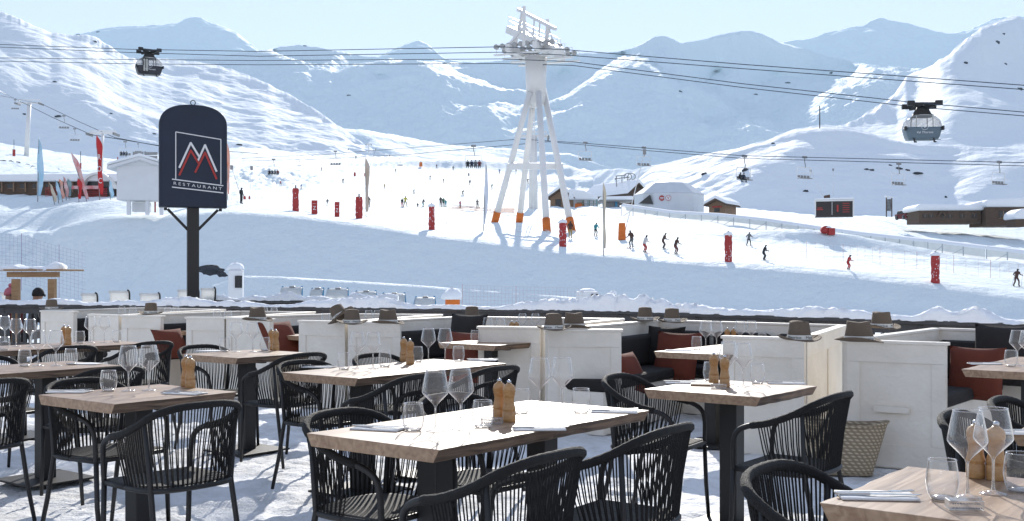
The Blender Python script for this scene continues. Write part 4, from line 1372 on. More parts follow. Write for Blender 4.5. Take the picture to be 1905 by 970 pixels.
hat(479, 597.5, 1.2, 'lone brown straw hat right of the sign post')
hat(655, 603, 0.2, 'lower hat of the two stacked ones, white lettered band')
hat(636, 592, -0.5, 'tilted upper hat of the two stacked ones', d=11.0, tilt=(0.1, -0.62))
hat(722, 603, 1.4, 'hat without visible band right of the two stacked ones')
hat(878, 595, 0.0, 'hat standing against the dark rail left of the middle panels')
hat(1030, 614, 0.1, 'front hat of the middle pair with white lettered band')
hat(1068, 611, 1.6, 'rear hat of the middle pair, no band visible')
hat(1200, 597, 0.1, 'brown hat by the rail, left of the next pair')
hat(1250, 600, 0.15, 'grey hat by the rail, right of the pair')
hat(1487, 634, 0.2, 'large hat with lettered band on the right white panel')
hat(1598, 637, 1.2, 'pinched straw hat on the panel above the basket', sc=1.05)
hat(1640, 611.5, 0.5, 'hat at the rail behind the pinched one', sc=1.05)

# ------------------------------------------------------------------ basket
def basket():
    r = empty('straw_basket')
    p = at(1572, 878, z=0.0)
    def fn(u, v):
        a = u * 2 * math.pi
        k = v
        rx = 0.185 + 0.095 * k + 0.01 * math.sin(3 * a) * k; ry = 0.11 + 0.02 * k
        z = 0.005 + 0.335 * k + 0.014 * k * math.cos(2 * a)
        return Vector((math.copysign(abs(math.cos(a)) ** 0.8, math.cos(a)) * rx, math.copysign(abs(math.sin(a)) ** 0.8, math.sin(a)) * ry, z))
    b = MB().grid(fn, 40, 16)
    b._add([fn(i / 40, 0) for i in range(40)], [tuple(range(40))])
    o = b.build('woven_body', M_BASKET, r, smooth=True)
    s = o.modifiers.new('t', 'SOLIDIFY'); s.thickness = 0.012
    MB().tube([fn(i / 40, 1.0) for i in range(41)], 0.010, 6, caps=False).build('rim', M_BASKET, r, smooth=True)
    r.location = (p.x, p.y, 0); r.rotation_euler = (0, 0, -0.35)
    tag(r, 'woven straw basket standing on the snow in front of the white panel', 'basket')
basket()

# ------------------------------------------------------------------ materials of the background
M_TW = mat('tower_white', (0.78, 0.77, 0.75), 0.4, noise=0.10, nscale=0.6, bump=0.05, bscale=6)
M_ORANGE = mat('orange_pad', (0.70, 0.17, 0.02), 0.7, noise=0.2, nscale=2)
M_RED = mat('red_pad', (0.42, 0.035, 0.03), 0.7, noise=0.25, nscale=3)
M_GREY = mat('machine_grey', (0.30, 0.30, 0.30), 0.5, 0.3, noise=0.3, nscale=4)
M_CABLE = mat('cable_steel', (0.06, 0.08, 0.11), 0.5, 0.5, noise=0.2, nscale=5)
M_ROCK = mat('dark_rock', (0.055, 0.06, 0.07), 0.9, noise=0.5, nscale=1.5, bump=0.8, bscale=4)
M_CABG = mat('cabin_slate', (0.10, 0.15, 0.19), 0.35, noise=0.1, nscale=1)
M_CABN = mat('cabin_navy', (0.015, 0.018, 0.028), 0.35, noise=0.1, nscale=1)
M_CABW = glass_mat('cabin_glass', 0.72, 0.45, 0.5, 0.12)
M_CABI = mat('cabin_interior', (0.45, 0.45, 0.42), 0.6, noise=0.1, nscale=3)
M_DARK = mat('dark_window', (0.015, 0.018, 0.022), 0.2, noise=0.2, nscale=2)
M_CONT = mat('container_brown', (0.035, 0.025, 0.022), 0.6, noise=0.2, nscale=1)
M_TENT = mat('tent_canvas', (0.66, 0.69, 0.72), 0.6, noise=0.08, nscale=0.5, bump=0.1, bscale=2)
M_KIOSK = mat('kiosk_white', (0.72, 0.73, 0.75), 0.6, noise=0.06, nscale=1.2, bump=0.05, bscale=6)
M_CONV = mat('conveyor_side', (0.50, 0.55, 0.58), 0.4, noise=0.2, nscale=0.8)
M_BLUEP = mat('blue_paint', (0.06, 0.30, 0.50), 0.5, noise=0.1, nscale=3)
def milky(name, c, k=.6):
    m = mat(name, c, .4, noise=.2, nscale=1.5)
    nt = m.node_tree; b = nt.nodes['Principled BSDF']; out = [n for n in nt.nodes if n.type == 'OUTPUT_MATERIAL'][0]
    t = nt.nodes.new('ShaderNodeBsdfTranslucent'); t.inputs[0].default_value = (.9, .9, .9, 1)
    x = nt.nodes.new('ShaderNodeMixShader'); x.inputs[0].default_value = k
    nt.links.new(b.outputs[0], x.inputs[1]); nt.links.new(t.outputs[0], x.inputs[2]); nt.links.new(x.outputs[0], out.inputs[0])
    return m
M_MILKY = milky('milky_plastic', (.6, .62, .62), .5)
def cloth(name, c1, c2, sc=1.4):
    return mat(name, c1, 0.8, noise=0.3, nscale=sc, col2=c2, stretch=(1, 1, 0.6))
FL = {'blue': cloth('flag_blue', (0.30, 0.55, 0.72), (0.55, 0.72, 0.82)), 'red': cloth('flag_red', (0.55, 0.03, 0.03), (0.45, 0.02, 0.025), 0.5),
      'pink': cloth('flag_pinkred', (0.62, 0.16, 0.16), (0.72, 0.62, 0.60)), 'orange': cloth('flag_orange', (0.75, 0.20, 0.08), (0.75, 0.55, 0.50)),
      'tan': cloth('flag_tan', (0.42, 0.30, 0.20), (0.55, 0.50, 0.45), 0.8), 'cream': cloth('flag_cream', (0.58, 0.48, 0.34), (0.62, 0.56, 0.46), 0.8),
      'white': cloth('flag_white', (0.68, 0.70, 0.75), (0.60, 0.64, 0.72), 0.8), 'teal': cloth('flag_teal', (0.05, 0.20, 0.22), (0.35, 0.45, 0.45))}

def text_mesh(body, size, depth=0.0, font=None, align='CENTER'):
    cu = bpy.data.curves.new('t', 'FONT'); cu.body = body; cu.size = size; cu.extrude = depth; cu.align_x = align
    to = bpy.data.objects.new('t', cu); COL.objects.link(to)
    me = bpy.data.meshes.new_from_object(to.evaluated_get(bpy.context.evaluated_depsgraph_get()))
    bpy.data.objects.remove(to)
    return me

# ------------------------------------------------------------------ restaurant sign on its post
def sign():
    d = 20.9; s = F / d
    base = at(359, 560, d=d)
    r = empty('restaurant_sign', (base.x, base.y, 0), math.radians(20))
    tag(r, 'navy arched restaurant sign with twin peak emblem on a black post', 'sign')
    def Z(y): return H - (y - HY) / s
    w = 121 / s / 2
    x0 = 0.0
    zt, zb = Z(197), Z(387)
    arch = [(-w, zb)]
    ra = w
    hz = zt - w * 0.62
    n = 18
    pts = [(w, zb)]
    for i in range(n + 1):
        a = math.pi * i / n
        ex = math.copysign(abs(math.cos(a)) ** 0.8, math.cos(a)); ez = abs(math.sin(a)) ** 0.9
        pts.append((w * ex, hz + (zt - hz) * ez))
    pts.append((-w, zb))
    MB().prism(pts, -0.14, 0.14).build('sign_board', M_SIGN, r, bevel=0.012)
    MB().prism([(p[0] * 0.93, zb + (p[1] - zb) * 0.965 + 0.02) for p in pts], -0.150, -0.1405).build('face_panel', M_SIGN, r)
    yf = -0.156
    W_ = MB()
    def seg(x1, y1, x2, y2, t, mb_, yy=yf):
        cx = 359
        a = Vector(((x1 - cx) / s, yy, Z(y1))); b = Vector(((x2 - cx) / s, yy, Z(y2)))
        mb_.bar(a, b, 0.010, t, up=Vector((0, 0, 1)) if abs(a.x - b.x) > 1e-3 else Vector((1, 0, 0)))
    lw = 0.017
    for q in [(327.5, 249, 408, 259.5), (408, 259.5, 408, 343), (327.5, 249, 327.5, 337)]:
        seg(*q, lw, W_)
    for q in [(321, 336, 412.5, 345.5), (321, 350.5, 412.5, 359)]:
        seg(*q, lw * 1.2, W_)
    W_.build('frame_lines', M_SIGNW, r)
    E = MB()
    # bars lie in the face plane: thickness along the face normal small
    def stroke(p, q, t, m_, yy):
        a = Vector(((p[0] - 359) / s, yy, Z(p[1]))); b = Vector(((q[0] - 359) / s, yy, Z(q[1])))
        dd = (b - a).normalized(); nn = Vector((-dd.z, 0, dd.x)) * t / 2
        e = dd * t * 0.25
        v = [a - nn - e, b - nn + e, b + nn + e, a + nn - e]
        m_._add([u + Vector((0, -0.004, 0)) for u in v] + [u + Vector((0, 0.004, 0)) for u in v], [(0, 1, 2, 3), (7, 6, 5, 4), (0, 1, 5, 4), (1, 2, 6, 5), (2, 3, 7, 6), (3, 0, 4, 7)])
    wh = MB()
    for i, (p, q) in enumerate([((334, 314), (354, 268)), ((354, 268), (369, 293)), ((367, 300), (379.5, 271)), ((379.5, 271), (400, 319))]):
        stroke(p, q, 0.036, wh, yf - 0.001 * i)
    wh.build('white_peaks', M_SIGNW, r)
    rd = MB()
    for i, (p, q) in enumerate([((334, 328), (354, 282)), ((354, 282), (369, 307)), ((362, 322), (379.5, 285)), ((379.5, 285), (400, 333))]):
        stroke(p, q, 0.036, rd, yf + 0.0012 - 0.001 * i - 0.008)
    rd.build('red_peaks', M_SIGNR, r)
    me = text_mesh('R E S T A U R A N T', 0.078, 0.003)
    wd = max(v.co.x for v in me.vertices) - min(v.co.x for v in me.vertices)
    k = (86 / s) / wd
    an = math.atan2(8.5, 90)
    for v in me.vertices:
        x, y = v.co.x * k, v.co.y
        v.co = Vector(((366.5 - 359) / s + x, yf - 0.004 - v.co.z, Z(350.0) + y - x * math.tan(an)))
    link('sign_lettering', me, M_SIGNW, r)
    ring = [(0.045 * math.cos(a * math.pi / 8), 0, zt + 0.055 + 0.045 * math.sin(a * math.pi / 8)) for a in range(17)]
    MB().tube(ring, 0.009, 6, caps=False).build('hanging_ring', M_BLACK, r, smooth=True)
    MB().box((0, 0.02, (zb - 2.3) / 2), (0.215, 0.215, zb + 2.3)).build('post', M_BLACK, r, bevel=0.008)
    for sx in (-1, 1):
        b = MB(); b.bar((sx * 0.09, 0.02, zb - 0.42), (sx * 0.46, 0.02, zb - 0.03), 0.05, 0.05)
        b.build('bracket', M_BLACK, r)
        MB().lathe([(0.03, 0), (0.03, 0.05)], 8, c=(sx * 0.5, -0.05, zb - 0.06)).build('spotlight', M_BLACK, r)
sign()

# ------------------------------------------------------------------ pergola-like wooden frame, people and loungers behind the rail
def wood_frame():
    d = 21.0; s = F / d
    o = at(62, 515, d=d)
    r = empty('timber_frame', (o.x, o.y, 0), -0.05)
    tag(r, 'light timber post frame capped with snow behind the railing at left', 'timber frame')
    for px in (29, 98):
        x = (px - 62) / s
        MB().box((x, 0, (H + 0.02 - 2.4) / 2 - 0.03), (0.125, 0.125, H + 2.4 - 0.05)).build('post', M_PINE, r, bevel=0.006)
    MB().box((0.0, 0, H - 0.02 + 0.06), (0.98, 0.13, 0.10)).build('beam', M_PINE, r, bevel=0.006)
    MB().box((-0.1, 0.3, H + 0.125), (1.5, 0.9, 0.035)).build('roof_boards', M_PINE, r, bevel=0.004)
    lump_strip('snow_cover', [Vector((-.75, .05, 0)), Vector((0.56, .05, 0))], 0.18, lambda x, t: 0.04 + 0.09 * math.exp(-((x - 0.42) / 0.16) ** 2) + 0.05 * math.exp(-((x + 0.38) / 0.13) ** 2), M_CAP, r, zb=H + 0.145, sag=0.02)
wood_frame()
def lounger(x, y, w, h, d, label):
    p = at(x, y, d=d); s = F / d
    r = empty('sling_lounger', (p.x, p.y, -0.35 if False else p.z - 0.9))
    tag(r, label, 'lounger', 'white canvas loungers behind the railing')
    W_, Hh = w / s, h / s
    def fn(u, v):
        a = v * math.pi * 0.5
        return Vector(((u - .5) * W_ + 0.10 * math.sin(a), 0.35 * math.cos(a) * 0.8, 0.9 - 0.5 + 0.5 * math.sin(a) + 0.0))
    o = MB().grid(fn, 6, 10).build('canvas_back', M_MILKY, r, smooth=True)
    m = o.modifiers.new('t', 'SOLIDIFY'); m.thickness = 0.05
    MB().tube([fn(1, v / 8) + Vector((.02, 0, 0.01)) for v in range(9)], 0.02, 6).build('frame_side', M_BLACK, r, smooth=True)
    fr_ = MB()
    for a_ in (-W_ / 2 + 0.05, W_ / 2): fr_.tube([(a_, .2, .5), (a_, .25, -1.4)], .02, 6)
    fr_.build('support_leg', M_BLACK, r)
for i, (x, y, w, h) in enumerate([(155, 546, 26, 14), (211, 541, 34, 20), (268, 546, 34, 12), (340, 539, 36, 16), (377, 536, 24, 14), (5, 544, 26, 20)]):
    lounger(x, y, w, h, 25.0, ['white canvas lounger right of the timber frame', 'largest white lounger back, left of the sign post', 'low white lounger back between the large one and the sign', 'white lounger directly behind the sign post', 'white lounger back just right of the sign post', 'white lounger at the far left frame edge'][i])

# ------------------------------------------------------------------ people
def cloth_m(name, c):
    return mat('wear_' + name, c, 0.8, noise=0.2, nscale=6, bump=0.2, bscale=30)
CL = {'black': cloth_m('black', (0.02, 0.02, 0.024)), 'brown': cloth_m('brown', (0.085, 0.04, 0.03)), 'red': cloth_m('red', (0.45, 0.03, 0.03)), 'grey': cloth_m('grey', (0.14, 0.15, 0.16)),
      'white': cloth_m('white', (0.6, 0.6, 0.6)), 'teal': cloth_m('teal', (0.05, 0.28, 0.32)), 'yellow': cloth_m('yellow', (0.55, 0.50, 0.08)), 'pink': cloth_m('pink', (0.55, 0.16, 0.20)),
      'blue': cloth_m('blue', (0.05, 0.13, 0.35)), 'ochre': cloth_m('ochre', (0.42, 0.30, 0.10)), 'green': cloth_m('green', (0.05, 0.16, 0.09)), 'navy': cloth_m('navy', (0.02, 0.03, 0.07)), 'maroon': cloth_m('maroon', (0.16, 0.03, 0.03))}
M_SKIN = mat('skin', (0.45, 0.26, 0.19), 0.5, noise=0.1, nscale=10)
POSES = {
 # hip, spine lean, arms, legs:  joints in metres for a 1.75 m person facing -Y
 'stand': dict(knee=(.11, .0, .48), foot=(.12, .02, .06), sh=(0, 0, 1.42), elb=(.27, .03, 1.15), hand=(.27, -.10, .92), head=(0, -.02, 1.62), hip=(0, 0, .93)),
 'ski': dict(knee=(.13, -.16, .50), foot=(.14, .0, .08), sh=(0, -.16, 1.32), elb=(.30, -.12, 1.05), hand=(.30, -.38, .98), head=(0, -.24, 1.52), hip=(0, .08, .86)),
 'skate': dict(knee=(.18, -.10, .50), foot=(.26, .04, .08), sh=(0, -.14, 1.34), elb=(.32, -.02, 1.12), hand=(.38, -.30, 1.05), head=(0, -.20, 1.54), hip=(0, .05, .88)),
 'sit': dict(knee=(.12, -.42, .52), foot=(.12, -.42, .08), sh=(0, -.06, 1.02), elb=(.28, -.12, .78), hand=(.16, -.36, .66), head=(0, -.14, 1.24), hip=(0, 0, .50)),
}
BODY = {}
def body_mesh(pose, detail=1):
    key = (pose, detail)
    if key in BODY: return BODY[key]
    P = POSES[pose]
    vs, es, rd = [], [], []
    def add(p, r, par=None):
        vs.append(p); rd.append(r)
        if par is not None: es.append((par, len(vs) - 1))
        return len(vs) - 1
    def mid(a, b, t=.5): return tuple(a[i] + (b[i] - a[i]) * t for i in range(3))
    hip = add(P['hip'], (.15, .12)); waist = add(mid(P['hip'], P['sh'], .35), (.145, .11), hip); chest = add(mid(P['hip'], P['sh'], .8), (.175, .125), waist)
    neck = add((P['sh'][0], P['sh'][1] - .01, P['sh'][2] + .07), (.06, .06), chest); head = add(P['head'], (.105, .115), neck); top = add((P['head'][0], P['head'][1], P['head'][2] + .09), (.085, .09), head)
    for s in (-1, 1):
        q = lambda t: (t[0] * s, t[1], t[2])
        sh = (s * .19, P['sh'][1], P['sh'][2] - .02)
        a = add(sh, (.075, .075), chest); e = add(q(P['elb']), (.055, .055), a); h_ = add(q(P['hand']), (.04, .04), e)
        hd = P['hand']; el = P['elb']
        dd = Vector(hd) - Vector(el); dd.normalize()
        g = Vector(hd) + dd * .10
        add((g.x * s, g.y, g.z), (.045, .03), h_)
        hj = (s * .095, P['hip'][1], P['hip'][2] - .05)
        l = add(hj, (.105, .105), hip); k = add(q(P['knee']), (.07, .075), l); f_ = add((s * P['foot'][0], P['foot'][1] + .02, P['foot'][2] + .04), (.06, .065), k)
        add((s * P['foot'][0], P['foot'][1] - .16, P['foot'][2]), (.05, .045), f_)
    me = bpy.data.meshes.new('person_body')
    me.from_pydata(vs, es, [])
    ob = bpy.data.objects.new('tmp', me); COL.objects.link(ob)
    sk = ob.modifiers.new('s', 'SKIN'); sk.use_smooth_shade = True
    for i, r in enumerate(rd):
        me.skin_vertices[0].data[i].radius = r
        me.skin_vertices[0].data[i].use_root = (i == 0)
    sb = ob.modifiers.new('b', 'SUBSURF'); sb.levels = detail; sb.render_levels = detail
    out = bpy.data.meshes.new_from_object(ob.evaluated_get(bpy.context.evaluated_depsgraph_get()))
    bpy.data.objects.remove(ob)
    # material slots: 0 trousers, 1 jacket, 2 head, 3 boots
    hz, nz = P['hip'][2] - .02, P['sh'][2] + .08
    hv = Vector(P['hand'])
    mi = []
    for p in out.polygons:
        c = p.center
        if c.z > nz: m = 2
        elif abs(c.x) > 0.2 and c.z > P['foot'][2] + .35 and pose != 'sit': m = 1
        elif c.z > hz: m = 1
        elif c.z < P['foot'][2] + .12: m = 3
        else: m = 0
        mi.append(m)
    out.polygons.foreach_set('material_index', mi)
    out.polygons.foreach_set('use_smooth', [True] * len(out.polygons))
    BODY[key] = out
    return out
def person(x, y, hpx, label, jacket, trousers, pose='ski', rz=0.0, skis=True, head='black', boots='black', d=None, poles=True, mirror=False):
    p = ground(x, y) if d is None else ground(x, d=d)
    sc = max(0.62, min(1.35, hpx * p.y / F / (1.72 if pose == 'stand' else 1.64)))
    r = empty('person', (p.x, p.y, p.z), rz, sc)
    tag(r, label, 'person', 'skiers and walkers on the piste')
    me = body_mesh(pose).copy()
    for m_ in (CL[trousers], CL[jacket], CL[head], CL[boots]): me.materials.append(m_)
    link('body', me, None, r)
    ft = POSES[pose]['foot']
    face = MB(); hp = POSES[pose]['head']
    face.box((hp[0], hp[1] - .105, hp[2] + .02), (.15, .05, .06)); face.build('goggles', M_DARK, r, bevel=.01)
    if skis:
        for s in (-1, 1):
            b = MB(); b.box((s * ft[0], -.1, .02), (.09, 1.65, .02)); b.box((s * ft[0], -1.0, .05), (.085, .18, .015)); b.build('ski', M_RED if 'red' in label else M_DARK, r)
        if poles:
            hd = Vector(POSES[pose]['hand'])
            for s in (-1, 1):
                MB().tube([(s * hd.x, hd.y - .05, hd.z + .1), (s * (hd.x + .06), hd.y + .30, .05)], .012, 5).build('ski_pole', M_GREY, r)
    return r
PEOPLE = [
 (449, 380, 31, 'person in black walking on the snow just right of the sign', 'black', 'black', 'stand', 1.2, False),
 (686, 386, 20, 'person in brown standing just right of the tall tan flag', 'brown', 'black', 'stand', .2, False),
 (748, 386, 17, 'child in black jacket and pink trousers beside a yellow jacket', 'black', 'pink', 'stand', .6, True),
 (754, 386, 21, 'skier in a yellow jacket raising an arm', 'yellow', 'grey', 'skate', .3, True),
 (787, 386, 16, 'skier in black with blue trousers left of a small group', 'black', 'teal', 'ski', .9, True),
 (820, 386, 20, 'skier in black, tallest of the small group', 'black', 'black', 'stand', 0, True),
 (825, 385, 17, 'skier in dark green standing close in the small group', 'green', 'black', 'stand', .5, True),
 (829, 386, 14, 'small skier in teal at the right of the group', 'teal', 'teal', 'stand', .2, True),
 (777, 387, 6, 'tiny child sitting on the snow left of the group', 'black', 'black', 'sit', .2, False),
 (861, 365, 12, 'dark skier descending left of the tall white flag', 'black', 'black', 'skate', .8, True),
 (888, 388, 17, 'skier in brown beside the tall white flag', 'brown', 'black', 'stand', 0, True),
 (904, 388, 18, 'skier in black right of the white flag', 'black', 'maroon', 'stand', 0, True),
 (638, 342, 10, 'lone dark skier casting a long shadow in mid piste', 'black', 'black', 'ski', .5, True),
 (609, 384, 14, 'pale grey skier between the red boards', 'grey', 'white', 'ski', .4, True),
 (662, 297, 7, 'tiny skier high on the piste above the tan flag', 'black', 'black', 'ski', .4, True),
 (720, 291, 5, 'left tiny skier on the horizon of the piste', 'black', 'black', 'stand', 0, False),
 (725, 291, 5, 'right tiny skier on the horizon of the piste', 'black', 'black', 'stand', 0, False),
 (800, 335, 9, 'skier in black leaning into a turn in mid piste', 'black', 'grey', 'skate', .8, True),
 (825, 341, 9, 'grey skier right of the leaning one', 'grey', 'grey', 'ski', .6, True),
 (843, 318, 10, 'small dark skier with a long shadow high on the right piste', 'black', 'black', 'ski', .4, True),
 (874, 345, 10, 'small dark skier behind the slanted snow gun pole', 'black', 'black', 'stand', .4, True),
 (929, 324, 9, 'blue skier just left of the tower leg', 'blue', 'black', 'ski', .4, True),
 (950, 321, 6, 'tiny skier between the tower legs, left one', 'black', 'black', 'stand', 0, True),
 (960, 321, 6, 'tiny skier between the tower legs, right one', 'black', 'black', 'stand', 0, True),
 (982, 342, 10, 'dark skier seen between the inner tower legs', 'black', 'black', 'ski', .2, True),
 (1061, 444, 33, 'person in brown jacket and yellow trousers beside the snowy red pad', 'brown', 'ochre', 'stand', .3, False),
 (1175, 462, 34, 'skier in brown with black helmet and red skis', 'brown', 'grey', 'ski', -.7, True),
 (1199, 471, 34, 'skier in white jacket and red trousers', 'white', 'red', 'ski', .9, True),
 (1234, 464, 31, 'slim skier all in brown with poles', 'brown', 'brown', 'ski', 1.1, True),
 (1257, 474, 33, 'skier in brown bending forward next to the slim one', 'brown', 'maroon', 'ski', .8, True),
 (1393, 458, 26, 'skier in grey jacket right of the snowy red pad', 'grey', 'black', 'skate', .2, True),
 (1421, 485, 30, 'skier in black leaning forward with poles out', 'black', 'black', 'ski', .9, True),
 (1578, 503, 29, 'child skier in bright red suit', 'red', 'red', 'ski', .7, False),
 (1891, 534, 34, 'skier in long brown jacket at the right frame edge', 'brown', 'brown', 'skate', .1, True),
 (1086, 382, 14, 'skier in teal waiting by the ski rack at the chalet', 'teal', 'white', 'stand', 0, False),
 (1099, 382, 14, 'skier in black waiting by the ski rack at the chalet', 'black', 'green', 'stand', 0, False),
 (560, 352, 9, 'skier in blue on the open snow right of the sign', 'blue', 'black', 'ski', .6, True),
 (522, 345, 8, 'skier in red jacket below the chair of four riders', 'red', 'black', 'skate', .2, True),
 (598, 318, 7, 'skier in dark clothes far up, left of the lone skier', 'black', 'grey', 'ski', .9, True),
 (715, 352, 10, 'skier in orange ochre jacket right of the tan flag', 'ochre', 'black', 'ski', .4, True),
 (736, 322, 8, 'skier in navy beside the distant empty chair', 'navy', 'black', 'skate', .7, True),
 (770, 362, 11, 'skier in white jacket above the small group', 'white', 'black', 'ski', .3, True),
 (812, 313, 7, 'skier in maroon high on the piste right of the orange pad', 'maroon', 'black', 'ski', .5, True),
 (915, 352, 10, 'skier in green left of the tower leg, mid slope', 'green', 'black', 'ski', .5, True),
 (856, 388, 15, 'skier in pink standing between the group and the white flag', 'pink', 'navy', 'stand', .9, True),
 (1108, 440, 26, 'skier in teal jacket left of the cream flag', 'teal', 'black', 'ski', .4, True),
 (1163, 393, 16, 'person in black at the lift shelter by the blue post', 'black', 'black', 'stand', 0, False),
]
for t in PEOPLE:
    person(t[0], t[1], t[2], t[3], t[4], t[5], t[6], t[7], t[8])
# two people on the loungers behind the railing
def seated(x, y, d, rz, label, jacket, head, headc):
    p = at(x, y, d=d)
    me = body_mesh('sit', 2).copy()
    for m_ in (CL['black'], CL[jacket], M_SKIN, CL['black']): me.materials.append(m_)
    r = empty('person', (p.x, p.y, p.z - 1.34), rz)
    tag(r, label, 'person')
    link('body', me, None, r)
    c = MB(); hp = POSES['sit']['head']
    c.lathe([(.118, 0), (.121, .05), (.10, .12), (.05, .165), (.001, .175)], 14, c=(hp[0], hp[1] + .01, hp[2] - .01))
    if head == 'pompom': c.lathe([(.001, .15), (.04, .17), (.045, .2), (.03, .23), (.001, .24)], 10, c=(hp[0], hp[1], hp[2]))
    c.build('hat', CL[headc], r, smooth=True)
    g = MB(); g.box((hp[0], hp[1] - .115, hp[2] + .0), (.16, .03, .05)); g.build('sunglasses', M_DARK, r, bevel=.01)
    MB().tube([(hp[0] - .06, hp[1] - .06, hp[2] - .16), (hp[0], hp[1] - .11, hp[2] - .17), (hp[0] + .06, hp[1] - .06, hp[2] - .16), (hp[0], hp[1] + .03, hp[2] - .15), (hp[0] - .06, hp[1] - .06, hp[2] - .16)], .035, 8).build('collar', CL[jacket], r, smooth=True)
seated(12, 540, 22.3, 1.0, 'person in maroon jacket and pink woolly hat behind the rail at far left', 'maroon', 'pompom', 'pink')
seated(58, 541, 22.0, 1.9, 'person in black leaning forward between the timber posts', 'black', 'beanie', 'black')

# ------------------------------------------------------------------ funitel tower
def tower():
    D = 122.0
    c0 = ground(985, d=D)
    c = at(997, 515, d=D)
    r = empty('lift_tower', (c.x, c.y, 0))
    tag(r, 'tall white four legged gondola lift tower with orange feet', 'lift tower')
    s = F / D
    def L(x, y, dd=0.0):     # local point from pixel at depth D+dd
        p = at(x, y, d=D + dd)
        return Vector((p.x - c.x, dd, p.z))
    feet = [((918, 414), (986, 172), -1.0), ((965, 414), (991, 190), 1.2), ((1018, 432), (1002, 172), -1.4), ((1066, 432), (1011, 165), 0.8)]
    for (fx, fy), (tx, ty), dt in feet:
        g = ground(fx, fy)
        if g.y > D + 9: g = ground(fx, d=D + 7)
        if g.y < D - 12: g = ground(fx, d=D - 9)
        f0 = Vector((g.x - c.x, g.y - c.y, g.z - 0.5))
        t0 = L(tx, ty, dt)
        lg = MB().tube([f0, f0.lerp(t0, .5), t0], [.36, .34, .32], 14).build('leg', M_TW, r, smooth=True)
        a = f0.lerp(t0, 0.03); b = f0.lerp(t0, 0.115)
        MB().tube([a, b], .42, 14).build('foot_padding', M_ORANGE, lg, smooth=True)
    # ring beam
    z = H + (515 - 312) / s
    ring = [L(948, 310, -3), L(1043, 310, -3), L(1036, 308, 3), L(958, 308, 3)]
    for i in range(4):
        b = MB(); b.bar(ring[i], ring[(i + 1) % 4], .55, .62); b.build('ring_beam', M_TW, r, bevel=.05)
    # column head
    MB().tube([L(997, 195), L(997, 108)], [1.05, 1.22], 20).build('column', M_TW, r, smooth=True)
    MB().tube([L(997, 200), L(997, 182)], [0.6, 0.95], 16).build('column_foot', M_TW, r, smooth=True)
    # ladder in the middle
    b = MB()
    for x in (986, 992):
        b.bar(L(x, 395, 1.5), L(x + 3, 190, .8), .06)
    for i in range(56):
        y = 392 - i * 3.6
        t = (395 - y) / 205
        b.bar(L(986 + 3 * t, y, 1.5 - .7 * t), L(992 + 3 * t, y, 1.5 - .7 * t), .05)
    b.build('ladder', M_TW, r)
    # head: line direction of the cables in plan
    LD = Vector((1, -.45, 0)).normalized(); PD = Vector((.45, 1, 0)).normalized()
    zc = H + (515 - 100) / s
    O = Vector(((0), 0, 0))
    def G(l, p, z): return O + LD * l + PD * p + Vector((0, 0, z))
    z0 = L(997, 103).z
    # big cross beam (perpendicular to the line), seen foreshortened, tilted in view by depth
    for l in (-1.6, 1.6):
        b = MB(); b.bar(G(l, -4.2, z0 + .2), G(l, 4.2, z0 + .2), .5, .8); b.build('cross_beam', M_TW, r, bevel=.05)
    # four sheave assemblies with catwalks (one per cable)
    for i, pz in enumerate((-3.3, -1.1, 1.1, 3.3)):
        cat = MB(); cat.bar(G(-3.7, pz + .45, z0 - .25 - .0), G(3.7, pz + .45, z0 - .25), .55, .12)
        cw = cat.build('catwalk', M_TW, r)
        rl = MB()
        for l in (-3.6, -1.8, 0, 1.8, 3.6):
            rl.bar(G(l, pz + .7, z0 - .2), G(l, pz + .7, z0 + .9), .05)
        rl.bar(G(-3.6, pz + .7, z0 + .9), G(3.6, pz + .7, z0 + .9), .05)
        rl.bar(G(-3.6, pz + .7, z0 + .4), G(3.6, pz + .7, z0 + .4), .04)
        rl.build('handrail', M_TW, cw)
        sv = MB()
        nn = Vector((PD.x, PD.y, 0))
        for k in range(10):
            cc = G(-3.3 + k * .73, pz, z0 + .55 + .12 * (1 - abs(k - 4.5) / 4.5))
            sv.tube([cc - nn * .12, cc + nn * .12], .29, 12)
        sv.bar(G(-3.3, pz + .16, z0 + .6), G(3.3, pz + .16, z0 + .62), .1, .22)
        sv.build('sheave_train', mat('sheave_grey', (.42, .42, .41), .5, noise=.2, nscale=2), r)
    # deck on top with gallery, portal beams
    zd = L(997, 62).z
    for p_ in (-3.3, 3.3):
        b = MB(); b.bar(G(0, p_, z0 + .4), G(0, p_, zd + 2.2), .38, .38); b.build('portal_post', M_TW, r)
        for q_ in (-2.2, 2.2):
            b = MB(); b.bar(G(q_, p_, z0 + .3), G(0, p_, zd), .22); b.build('brace', M_TW, r)
    dk = MB()
    # long inclined gallery: from upper left to lower right in the photograph
    a0, a1 = L(950, 56, 4.2), L(1040, 96, -4.2)
    dk.bar(a0, a1, 1.3, .85); dk.build('gallery_beam', M_TW, r, bevel=.06)
    t0_, t1_ = L(964, 18, 4.0), L(1033, 54, -3.0)
    dk = MB(); dk.bar(t0_, t1_, .42, .36); dk.build('top_beam', M_TW, r, bevel=.04)
    for f1, f2 in ((.12, .15), (.45, .48), (.60, .60), (.86, .72)):
        b = MB(); b.bar(t0_.lerp(t1_, f1), a0.lerp(a1, f2 if f1 > .2 else .16), .26 if f1 in (.12, .86) else .14); b.build('gantry_strut', M_TW, r)
    b = MB(); b.bar(t0_.lerp(t1_, .14), a0.lerp(a1, .42), .1); b.build('brace', M_TW, r)
    b = MB(); b.bar(t0_.lerp(t1_, .8), a0.lerp(a1, .95), .1); b.build('brace', M_TW, r)
    b = MB()
